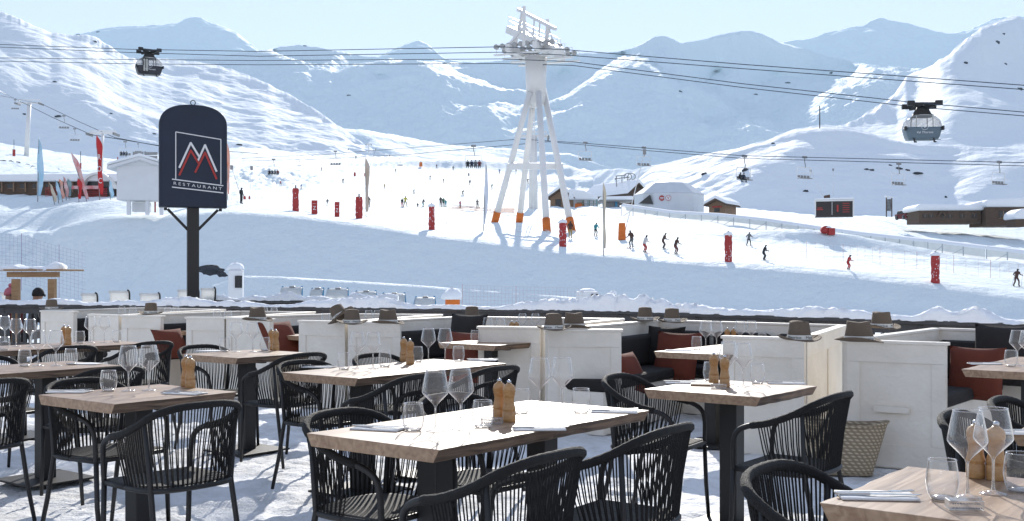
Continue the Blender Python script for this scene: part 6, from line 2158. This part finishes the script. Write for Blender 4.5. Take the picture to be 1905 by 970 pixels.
# side wing of that chalet
g_, s_ = frame_at(1115, 392, 214)
rw = empty('chalet', (g_.x, g_.y, 0)); tag(rw, 'low snow-roofed wing with pale wall beside the ski racks', 'chalet', 'wooden chalets at the foot of the slopes')
Zw = lambda y: H - (y - HY) / s_
Xw = lambda x: (x - 1115) / s_
MB().box((Xw(1090), 3, (Zw(370) + Zw(400)) / 2), (46 / s_, 5, 30 / s_)).build('wall', mat('pale_wall', (.5, .5, .5), .7, noise=.1, nscale=1), rw)
MB().prism([(Xw(1058), Zw(372)), (Xw(1058), Zw(352)), (Xw(1085), Zw(355)), (Xw(1112), Zw(366)), (Xw(1112), Zw(372))], -.6, 7).build('roof_snow', M_CAP, rw, bevel=.25)
MB().box((Xw(1080), .3, Zw(382)), (14 / s_, .4, 10 / s_)).build('door', M_CHALETL, rw)
o = MB().box((0, 0, 0), (15 / s_, .2, 9 / s_)).build('orange_netting', M_ORANGE); o.location = (g_.x + Xw(1076), g_.y - 2.2, Zw(385)); tag(o, 'orange barrier netting in front of the chalet', 'barrier')
rk = empty('ski_rack', (g_.x + Xw(1098), g_.y - 3.0, Zw(391))); tag(rk, 'rack full of upright white and green skis by the chalet', 'ski rack')
MB().bar((-1.8, 0, 1.0), (1.8, 0, 1.0), .1).build('rack_bar', M_GREY, rk)
MB().bar((-1.8, 0, .0), (1.8, 0, .0), .1).build('foot_bar', M_GREY, rk)
rn_ = random.Random(9)
for i in range(14):
    x_ = -1.7 + i * .26
    MB().bar((x_, -.15, 0), (x_ + rn_.uniform(-.1, .1), .1, rn_.uniform(1.5, 1.9)), .11, .03).build('ski', [CL['white'], CL['green'], CL['black'], CL['teal']][rn_.randrange(4)], rk)
# lift shelter with blue post
g_, s_ = frame_at(1145, 396, 205)
rs2 = empty('lift_shelter', (g_.x, g_.y, 0)); tag(rs2, 'flat snow-roofed lift shelter with a bright blue post', 'shelter')
Zs = lambda y: H - (y - HY) / s_
Xs = lambda x: (x - 1145) / s_
MB().box((Xs(1138), 1.5, (Zs(374) + Zs(400)) / 2), (30 / s_, 3, 26 / s_)).build('booth', M_GREY, rs2)
MB().box((Xs(1146), -.3, (Zs(374) + Zs(400)) / 2), (.4, .4, 26 / s_)).build('blue_post', M_BLUEP, rs2)
MB().box((Xs(1145), .8, Zs(374)), (60 / s_, 4.6, .4)).build('roof', M_GREY, rs2)
MB().prism([(Xs(1114), Zs(373)), (Xs(1116), Zs(367)), (Xs(1176), Zs(366)), (Xs(1178), Zs(373))], -1.7, 3.3).build('roof_snow', M_CAP, rs2, bevel=.2)
r, s, _, Z, hw = chalet(1184, 384, 232, 40, 360, 343, 'dark brown chalet gable with snow roof left of the dome tent', depth=16, rz=.5, m=M_CHALET, snow=7)
r, s, _, Z, hw = chalet(1334, 399, 178, 32, 381, 373, 'tiny brown hut with snow roof right of the dome tent', depth=5, rz=-.55, m=M_CHALETL, snow=6, over=6)
MB().box((0, -.06, Z(385)), (18 / s, .1, 2.5 / s)).build('hut_sign', M_RED, r)
MB().box((0, -.06, Z(391)), (10 / s, .1, 7 / s)).build('hatch', M_DARK, r)
# roof frame of the neighbouring chalet (curved metal railing on the snow roof)
g_ = at(1165, 342, d=236)
rr2 = empty('metal_frame', (g_.x, g_.y, g_.z)); tag(rr2, 'curved dark metal frame standing on the chalet roof snow', 'metal frame')
fm = MB(); s_ = F / 236
for xx in (-18, -8, 2): fm.tube([(xx / s_, 0, -1.2), (xx / s_, 0, 14 / s_)], .1, 5)
fm.tube([(-20 / s_, 0, 9 / s_), (6 / s_, 0, 12 / s_)], .1, 5); fm.tube([(-20 / s_, 0, 14 / s_), (0, 0, 16 / s_)], .1, 5)
for cx_ in (3, 10): fm.tube([(cx_ / s_ + 7 / s_ * math.cos(a * math.pi / 10), 0, 13 / s_ + 6 / s_ * math.sin(a * math.pi / 10)) for a in range(-5, 13)], .1, 5)
fm.build('tube_frame', M_GREY, rr2)
# dome tent
def tent():
    d = 186
    g, s = frame_at(1252, 382, d)
    r = empty('dome_tent', (g.x, g.y, 0)); tag(r, 'large pale polygonal marquee tent with two round emblems on its wall', 'tent')
    Z = lambda y: H - (y - HY) / s
    R = 66 / s; n = 8
    zb, zw, zt = Z(386), Z(359), Z(329)
    a0 = math.radians(22.5 + 14)
    cyl = lambda rr, z, off=0: [(rr * math.cos(a0 + 2 * math.pi * k / n), rr * .9 * math.sin(a0 + 2 * math.pi * k / n) + R * .8, z) for k in range(n)]
    v = cyl(R, zb - 1.5) + cyl(R, zw)
    MB()._add(v, [(k, (k + 1) % n, n + (k + 1) % n, n + k) for k in range(n)]).build('wall', M_TENT, r)
    v = cyl(R * 1.02, zw) + cyl(R * .55, zw + (zt - zw) * .72) + cyl(R * .12, zt)
    fs = [(k + j * n, (k + 1) % n + j * n, n * (j + 1) + (k + 1) % n, n * (j + 1) + k) for j in (0, 1) for k in range(n)] + [tuple(2 * n + k for k in range(n))]
    MB()._add(v, fs).build('canvas_roof', M_TENT, r)
    for i, (px, col, tx) in enumerate([(1231, M_SIGNR, ''), (1242, M_SIGNW, 'V')]):
        yy = -.02 if False else 0
        # find the wall point under that pixel
        x = (px - 1252) / s
        best = None
        pts = cyl(R, 0)
        for k in range(n):
            p, q = Vector(pts[k]), Vector(pts[(k + 1) % n])
            if (p.x - x) * (q.x - x) <= 0 and abs(p.x - q.x) > 1e-6:
                t = (x - p.x) / (q.x - p.x); yv = p.y + (q.y - p.y) * t
                if best is None or yv < best: best = yv; nd = (q - p).normalized()
        rr = 5.2 / s
        c_ = Vector((x, best - .16, Z(369)))
        dsk = MB(); dsk.lathe([(rr, 0), (rr, .05)], 24, M=Matrix.Rotation(math.pi / 2, 3, 'X'))
        o = dsk.build('round_emblem', M_SIGNR, r); o.location = c_
        if tx:
            ds2 = MB(); ds2.lathe([(rr * .85, .0), (rr * .85, .06)], 24, M=Matrix.Rotation(math.pi / 2, 3, 'X'))
            o2 = ds2.build('emblem_face', M_SIGNW, o); o2.location = (0, -.01, 0)
            me = text_mesh('V', rr * 1.6, .01)
            for v_ in me.vertices: v_.co = Vector((v_.co.x, -.09 - v_.co.z, v_.co.y - rr * .55))
            link('emblem_letter', me, M_SIGNR, o)
        else:
            ds2 = MB(); ds2.box((0, -.07, rr * .2), (rr * 1.3, .02, rr * .22)); ds2.box((0, -.07, -rr * .25), (rr * 1.1, .02, rr * .22)); ds2.build('emblem_lines', M_SIGNW, o)
    # wedge entrance
    MB().prism([((1190 - 1252) / s, Z(378)), ((1210 - 1252) / s, Z(362)), ((1216 - 1252) / s, Z(380))], .5, 2.5).build('entrance', M_DARK, r)
tent()
def container():
    d = 165
    g, s = frame_at(1552, 402, d)
    g.z = H - (402 - HY) / s
    r = empty('container_hut', (g.x, g.y, 0), -.25); tag(r, 'dark brown container hut with pale trim and red markings', 'container')
    Z = lambda y: H - (y - HY) / s
    MB().box((0, 1.2, (Z(374) + Z(403)) / 2), (68 / s, 2.6, 30 / s)).build('wall', M_CONT, r)
    t = MB(); t.box((0, 1.2, Z(373.5)), (71 / s, 2.8, .22)); 
    for x in (-34, 34): t.box((x / s, -.14, (Z(374) + Z(403)) / 2), (.2, .2, 29 / s))
    t.build('white_trim', M_TW, r)
    MB().prism([(-35 / s, Z(373) + .1), (-34 / s, Z(369)), (34 / s, Z(368)), (35 / s, Z(373) + .1)], -.3, 2.6).build('roof_snow', M_CAP, r, bevel=.12)
    me = text_mesh('SKI', .8, .01)
    for v in me.vertices: v.co = Vector((v.co.x * .9 - 25 / s, -.12 - v.co.z, v.co.y * .7 + Z(391)))
    lk = MB()
    for k in range(5): lk.box((21 / s, -.13, Z(379 + k * 4)), (12 / s, .03, .09))
    lk.box((6 / s, -.13, Z(388)), (3 / s, .03, 1.0)); lk.box((-26 / s, -.13, Z(390)), (12 / s, .03, .12)); lk.box((-26 / s, -.13, Z(387)), (9 / s, .03, .12))
    lk.build('red_markings', M_SIGNR, r)
    MB().box((-4 / s, -.115, Z(388)), (.06, .03, 24 / s)).build('door_seam', M_TW, r)
    MB().prism([(-18 / s, Z(369)), (-18 / s, Z(363)), (-7 / s, Z(361)), (-7 / s, Z(369))], 1.2, 2.2).build('roof_hatch', M_CHALET, r)
container()
def tall_sign():
    g, s = frame_at(1654, 403, 172)
    g.z = H - (403 - HY) / s
    r = empty('map_signboard', (g.x, g.y, g.z)); tag(r, 'tall narrow wooden map signboard with snow on its little roof', 'signboard')
    for x in (-5, 5): MB().box((x / s, 0, 17 / s), (.14, .14, 36 / s)).build('post', M_CHALET, r)
    MB().box((0, 0, 21 / s), (9 / s, .08, 22 / s)).build('map_panel', mat('map_grey', (.25, .27, .28), .6, noise=.6, nscale=2.5, col2=(.03, .03, .03)), r)
    MB().prism([(-8 / s, 36 / s), (8 / s, 34 / s), (8 / s, 36 / s), (-8 / s, 38.5 / s)], -.3, .3).build('snow_cap', M_CAP, r, bevel=.05)
tall_sign()
def truck():
    g, s = frame_at(1684, 409, 176)
    g.z = H - (409 - HY) / s
    r = empty('piste_vehicle', (g.x, g.y, g.z), .15); tag(r, 'small dark snow vehicle with windscreen parked left of the long chalet', 'vehicle')
    MB().box((0, 0, .55), (1.75, 3.6, .75)).build('body', CL['maroon'], r, bevel=.12)
    MB().box((0, .35, 1.15), (1.6, 2.2, .62), taper=.82).build('cab', M_BLACK, r, bevel=.1)
    MB().box((0, -.72, 1.12), (1.3, .05, .42)).build('windscreen', M_DARK, r)
    for sx in (-1, 1):
        MB().box((sx * .6, -1.82, .6), (.26, .05, .16)).build('headlight', M_SIGNW, r, bevel=.02)
        for sy in (-1.1, 1.1):
            MB().tube([(sx * .95, sy, .34), (sx * .72, sy, .34)], .36, 14).build('wheel', M_DARK, r, smooth=True)
truck()
def long_chalet():
    d = 168
    g, s = frame_at(1805, 412, d)
    r = empty('long_chalet', (g.x, g.y, 0), -.05); tag(r, 'long dark wooden chalet with thick snow on its roof at right', 'chalet')
    Z = lambda y: H - (y - HY) / s
    X = lambda x: (x - 1805) / s
    MB().box((X(1768), 3, (Z(392) + Z(412)) / 2), (114 / s, 6, 26 / s)).build('wall', M_CHALET, r)
    MB().box((X(1862), 2, (Z(386) + Z(420)) / 2), (70 / s, 7, 36 / s)).build('wing', M_CHALET, r)
    MB().prism([(X(1703), Z(392)), (X(1703), Z(384)), (X(1712), Z(380)), (X(1800), Z(382)), (X(1828), Z(374)), (X(1828), Z(392))], -.8, 6.5).build('roof_snow', M_CAP, r, bevel=.35)
    MB().prism([(X(1822), Z(387)), (X(1823), Z(374)), (X(1896), Z(370)), (X(1898), Z(387))], -2.4, 6.6).build('wing_roof_snow', M_CAP, r, bevel=.35)
    for i, x in enumerate((1722, 1733, 1757, 1768, 1790, 1812)):
        w = MB().box((X(x), -.04, Z(402)), (8 / s, .1, 6.5 / s)).build('window', M_DARK, r)
        MB().box((X(x), -.09, Z(402)), (.08, .05, 6.5 / s)).build('window_bar', M_CHALETL, w)
    w = MB().box((X(1858), -1.54, Z(400)), (15 / s, .1, 12 / s)).build('window', M_DARK, r)
    MB().box((X(1858), -1.6, Z(400)), (.1, .05, 12 / s)).build('window_bar', M_CHALETL, w)
    MB().box((X(1858), -1.62, Z(407.5)), (17 / s, .2, 1.4 / s)).build('window_box', M_CHALETL, w)
    ct = MB()
    for sg in (-1, 1): ct.bar((X(1752), -.3, Z(394)), (X(1752 + sg * 7), -.3, Z(402)), .22)
    ct.build('timber_brace', M_CHALET, r)
long_chalet()
g_, s_ = frame_at(1896, 418, 158)
r5 = empty('corner_hut', (g_.x, g_.y, 0)); tag(r5, 'snow heaped hut roof cut by the right frame edge', 'hut')
MB().box((0.4, 1.5, H + (515 - 415) / s_), (22 / s_, 3, 14 / s_)).build('wall', M_CHALET, r5)
MB().prism([(-12 / s_, H + (515 - 408) / s_), (-10 / s_, H + (515 - 396) / s_), (5 / s_, H + (515 - 388) / s_), (20 / s_, H + (515 - 390) / s_), (20 / s_, H + (515 - 408) / s_)], -.6, 3.4).build('roof_snow', M_CAP, r5, bevel=.3)

# covered conveyor lift: a long tunnel of clear hoops
def conveyor():
    px = [(1160, 384), (1250, 398), (1340, 411), (1430, 422), (1520, 431), (1600, 438), (1680, 446), (1760, 456), (1840, 467), (1960, 486)]
    pts = []
    for i, (x, y) in enumerate(px):
        d = 162 - 46 * i / (len(px) - 1)
        g = ground(x, d=d); p = at(x, y, d=d); p.z = max(p.z, g.z + 1.25)
        pts.append((p, F / d, g))
    r = empty('conveyor_tunnel', tuple(pts[0][0])); tag(r, 'long covered conveyor tunnel with clear hoops and snow on top crossing the right slope', 'conveyor')
    off = pts[0][0]
    roofs, side, hoops = MB(), MB(), MB()
    for (p, s, g), (q, s2, g2) in zip(pts[:-1], pts[1:]):
        n = max(2, int((q - p).length / 2.0))
        a, b = p - off, q - off
        d_ = (b - a); dirv = d_.normalized(); nn = Vector((dirv.y, -dirv.x, 0)).normalized()
        hh = 1.7
        side._add([a + nn * .6 + Vector((0, 0, -hh)), b + nn * .6 + Vector((0, 0, -hh)), b + nn * .6, a + nn * .6], [(0, 1, 2, 3)])
        K = 7
        ra = [a + nn * (.62 * math.cos(math.pi * k / K)) + Vector((0, 0, .42 * math.sin(math.pi * k / K) + .0)) for k in range(K + 1)]
        rb = [v + d_ for v in ra]
        roofs._add(ra + rb, [(k, k + 1, K + 2 + k, K + 1 + k) for k in range(K)])
        for i in range(n):
            t = i / n
            c = a + d_ * t
            hoops.bar(c + nn * .62 + Vector((0, 0, -hh)), c + nn * .62 + Vector((0, 0, 0.02)), .09)
            if i % 2 == 0: hoops.bar(c + nn * .62 + Vector((0, 0, -hh)), c + d_ / n + nn * .62 + Vector((0, 0, -.2)), .05)
    roofs.build('snow_cover', M_CAP, r, smooth=True)
    side.build('clear_side', M_MILKY, r)
    hoops.build('hoop_frame', M_CONV, r)
    bs = MB()
    for (p, s, g), (q, s2, g2) in zip(pts[:-1], pts[1:]):
        bs.bar(p - off + Vector((0, 0, -1.8)), q - off + Vector((0, 0, -1.8)), 1.5, .3)
    bs.build('base_beam', M_CAP, r)
conveyor()

# ------------------------------------------------------------------ things at the foot of the bank, behind the railing
def snow_ridge():
    px = [(395, 532), (425, 522), (445, 514), (520, 516), (620, 522), (760, 531), (900, 542), (1010, 550), (1100, 557), (1180, 566)]
    n = 160
    xs = np.linspace(395, 1180, n)
    ys = np.interp(xs, [p[0] for p in px], [p[1] for p in px])
    ys = smooth1(ys, 4)
    D0 = 62
    prof = [(-5.0, -3.6), (-3.2, -2.1), (-1.6, -1.0), (-.7, -.42), (-.25, -.12), (0, 0), (.45, .03), (1.0, -.05), (2.5, -.8), (4.5, -2.6)]
    X = np.zeros((len(prof), n)); Y = X.copy(); Zz = X.copy()
    nz = fbm(xs / 30, xs * 0 + 2, 4) * .25
    for j, (dy, dz) in enumerate(prof):
        d = D0 + dy + nz * (1 if j < 4 else .3)
        X[j] = (xs - CX) * D0 / F; Y[j] = d; Zz[j] = H - (ys - HY) * D0 / F + dz
    tag(grid_mesh('snow_bank', X, Y, Zz, M_SNOW), 'long rounded snow ridge behind the parked chair hoods', kind='structure')
snow_ridge()
def hood(x, y, w, h, label, rz=0.0, d=52.0):
    p = at(x, y, d=d); s = F / d
    r = empty('bubble_hood', (p.x, p.y, p.z), rz); tag(r, label, 'bubble chair', 'parked bubble chairs behind the railing')
    W_, Hh = w / s, h / s
    def fn(u, v):
        a = v * math.pi * .55
        x_ = (u - .5) * W_ * (1 - .10 * math.sin(a)) * 1.0
        return Vector((x_, -.75 * math.cos(a) * .9, Hh * math.sin(a)))
    o = MB().grid(fn, 10, 10).build('clear_hood', M_MILKY, r, smooth=True)
    mm = o.modifiers.new('t', 'SOLIDIFY'); mm.thickness = .04
    e = MB(); e.bar((W_ * .5, -.6, 0), (W_ * .40, 0, Hh), .08, .12); e.bar((-W_ * .52, -.6, 0), (-W_ * .44, 0, Hh), .06, .1); e.build('blue_edge', M_BLUEP, r)
    MB().box((0, -.1, Hh * .93), (.24, .3, .16)).build('hinge', M_GREY, r, bevel=.03)
    MB().tube([(0, .2, Hh), (0, .2, -2.2)], .05, 6).build('stand', M_GREY, r)
for i, (x, y, w, h) in enumerate([(545, 560, 42, 26), (592, 560, 24, 23), (630, 563, 42, 26), (682, 567, 42, 25), (734, 570, 46, 24), (792, 573, 40, 20)]):
    hood(x, y, w, h, ['leftmost milky bubble chair hood behind the railing', 'narrow bubble hood second from left', 'bubble hood third from left behind the railing', 'bubble hood above the tilted hats', 'bubble hood right of the tilted hats', 'half buried bubble hood farthest right'][i], d=50)
def small_hut(x, yt, yb, w, label, d, win=True):
    s = F / d; p = at(x, yb, d=d)
    r = empty('snow_hut', (p.x, p.y, p.z), .2); tag(r, label, 'small hut')
    h = (yb - yt) / s; W_ = w / s
    MB().box((0, .6, h / 2 - 1.0), (W_, 1.3, h + 2)).build('wall', M_KIOSK, r, bevel=.03)
    if win: MB().box((W_ * .22, -.07, h * .52), (W_ * .5, .05, h * .5)).build('window', M_DARK, r)
    snowcap('c', 0, W_ * .62, h * .32, (0, .5, h), r)
small_hut(438, 503, 548, 26, 'snow-capped white post hut right of the sign post', 48)
small_hut(1100, 543, 562, 26, 'little white box hut with dark window on the snow ridge', 40)
def snowball(x, yt, yb, w, label, d, red=False):
    s = F / d; p = at(x, yb, d=d)
    r = empty('snow_capped_lamp', (p.x, p.y, p.z)); tag(r, label, 'snow-capped lamp' if not red else 'snow-capped barrel')
    h = (yb - yt) / s
    if red:
        MB().lathe([(w / s * .38, -1.5), (w / s * .36, h * .45), (w / s * .3, h * .6)], 16).build('orange_barrel', M_ORANGE, r, smooth=True)
    else:
        MB().tube([(0, 0, -1.5), (0, 0, h * .5)], .05, 8).build('lamp_stem', M_GREY, r)
        MB().lathe([(.001, h * .1), (w / s * .35, h * .2), (w / s * .35, h * .4)], 10).build('lamp_body', M_GREY, r, smooth=True)
    snowcap('c', 0, w / s * .52, h * .6, (0, 0, h * .42), r)
snowball(1141, 541, 556, 14, 'small round snow ball on a lamp at the rail', 30)
snowball(842, 537, 572, 38, 'orange barrel under a round cap of snow behind the railing', 42, True)
# rocks
def rock(x, y, w, h, d, label, group='dark rocks in the snow', mt=M_ROCK):
    if d > 100: d = surface(x, y) or d
    s = F / d
    p = at(x, y, d=d)
    rn = random.Random(int(x * 7 + y))
    b = bmesh.new(); bmesh.ops.create_icosphere(b, subdivisions=3, radius=1)
    ox = rn.uniform(0, 50)
    co = np.array([v.co[:] for v in b.verts])
    n = fbm(co[:, 0] * 1.3 + ox, co[:, 1] * 1.3 + co[:, 2] * 2.1, 4, .6)
    for v, k in zip(b.verts, n): v.co *= (1 + .55 * k)
    me = bpy.data.meshes.new('rock'); b.to_mesh(me); b.free()
    o = link('rock', me, mt)
    o.location = p; o.scale = (w / s / 2 * .9, w / s / 2 * .6, h / s / 2 * .9)
    tag(o, label, 'rock', group)
rock(393, 503, 52, 22, 88, 'big dark rock right of the sign post')
rock(412, 510, 24, 14, 87, 'smaller dark rock beside the small hut')
ROCKS = [(183,60,9,3,930,'on the skyline of the left hill'),(102,153,10,4,720,'left end of the shaded left hillside'),(206,212,8,4,640,'in the shaded left hillside'),(45,213,8,4,640,'below the cables at far left'),
 (108,217,14,5,620,'beside the left chairs'),(145,65,8,4,900,'on the left ridge'),(175,78,11,4,890,'under the left ridge'),(5,300,12,4,560,'first of a row at the far left'),(20,301,9,4,560,'second of a row at the far left'),
 (34,303,9,4,560,'third of a row at the far left'),(51,307,9,4,560,'fourth of a row at the far left'),(62,310,10,3,560,'fifth of a row at the far left'),(287,250,9,4,640,'left of the sign board top'),
 (444,270,14,4,640,'right of the sign board'),(1386,318,13,12,238,'below the low hill crest left'),(1378,330,10,7,232,'under the one below the low hill crest'),(1499,357,12,7,226,'above the dark container'),
 (1612,316,10,5,232,'left of the pair above the signboard'),(1622,317,10,5,232,'right of the pair above the signboard'),(1656,308,8,4,236,'small one above the row at right'),(1672,314,14,5,234,'first of the row at right'),
 (1688,317,12,4,234,'second of the row at right'),(1707,323,20,6,232,'largest of the row at right'),(1466,155,12,5,2500,'on the far range at right'),(1405,176,10,3,2300,'low on the far range at right'),
 (1855,80,11,9,1100,'highest on the steep right flank'),(1866,64,8,5,1150,'just under the right summit'),(1797,118,10,6,1000,'on the shaded right flank'),(1896,166,12,6,800,'at the right edge of the sunny flank'),
 (1870,120,9,5,950,'in the middle of the shaded right flank'),(1547,136,8,4,2700,'small one in the distant bowl'),(1438,268,9,5,240,'on top of the low hill, left end'),(1265,171,9,5,2300,'in the middle range above the lit rib'),
 (1147,333,8,5,300,'snowy boulder above the chalets'),(1310,325,12,9,250,'snowy boulder right of the dome tent'),(567,86,8,3,2600,'left peak speck in the range'),(649,178,8,3,2200,'dark speck on the blue slope left'),(1760,368,6,7,205,'small one above the long chalet')]
for x, y, w, h, d, where in ROCKS:
    if d > 600 and d < 2000:
        pass
    rock(x, y, w, h, d, 'dark rock ' + where)

# ------------------------------------------------------------------ nets and fences along the piste
def net_fence(px, h, label, m, depth=None, step_=.7, posts=True, poles_m=M_GREY, grid=.35, rad=.012):
    pts = [ground(x, y) if depth is None else at(x, y, d=depth) for x, y in px]
    r = empty('net_fence', tuple(pts[0])); tag(r, label, 'net fence')
    b = MB(); pm = MB()
    for a, c in zip(pts[:-1], pts[1:]):
        a, c = a - pts[0], c - pts[0]
        L = (c - a).length; n = max(2, int(L / grid))
        for i in range(n):
            q = a.lerp(c, i / n)
            b.bar(q, q + Vector((0, 0, h)), rad)
        k = max(2, int(h / grid))
        for j in range(k + 1):
            z = Vector((0, 0, h * j / k)); b.bar(a + z, c + z, rad)
        npst = max(1, int(L / 3))
        for i in range(npst): 
            q = a.lerp(c, i / npst); pm.bar(q - Vector((0, 0, .2)), q + Vector((0, 0, h * 1.04)), .03 if h > .95 and rad > .006 else .012)
    b.build('mesh_net', m, r); pm.build('fence_pole', poles_m, r)
M_NETP = mat('net_pink', (.62, .42, .42), .7, noise=.2, nscale=3)
M_NETO = mat('net_orange', (.75, .28, .08), .7, noise=.2, nscale=3)
M_NETG = mat('net_grey', (.35, .30, .45), .7, noise=.2, nscale=3)
def crest_pts(x0, x1, n=10, up=3):
    return [(x, float(np.interp(x, XS, CREST_Y)) - up) for x in np.linspace(x0, x1, n)]
net_fence(crest_pts(430, 1060, 12, 8), 1.0, 'thin pink safety net along the piste edge left of the tower', M_NETP, grid=.9, rad=.012, poles_m=M_NETP)
net_fence(crest_pts(1500, 1980, 8, 20), 1.4, 'thin safety net along the right piste edge', M_NETP, grid=.8, rad=.012, poles_m=M_NETP)
net_fence([(85, 366), (130, 366), (200, 367)], 1.1, 'red barrier netting in front of the long hut at left', M_RED, grid=.22, rad=.04)
net_fence([(832, 391), (870, 392), (920, 396), (958, 396)], .7, 'orange barrier band on the snow left of the tower', M_NETO, grid=.22, rad=.05)
net_fence([(-40, 520), (40, 527), (110, 548), (160, 560)], 1.3, 'lilac snow fence behind the timber frame at left', M_NETG, depth=30, grid=.10, rad=.0035, poles_m=M_NETG)
net_fence([(860, 571), (960, 574), (1090, 577)], .55, 'pale pink net behind the middle railing', M_NETP, depth=28, grid=.09, rad=.003, poles_m=M_NETP)
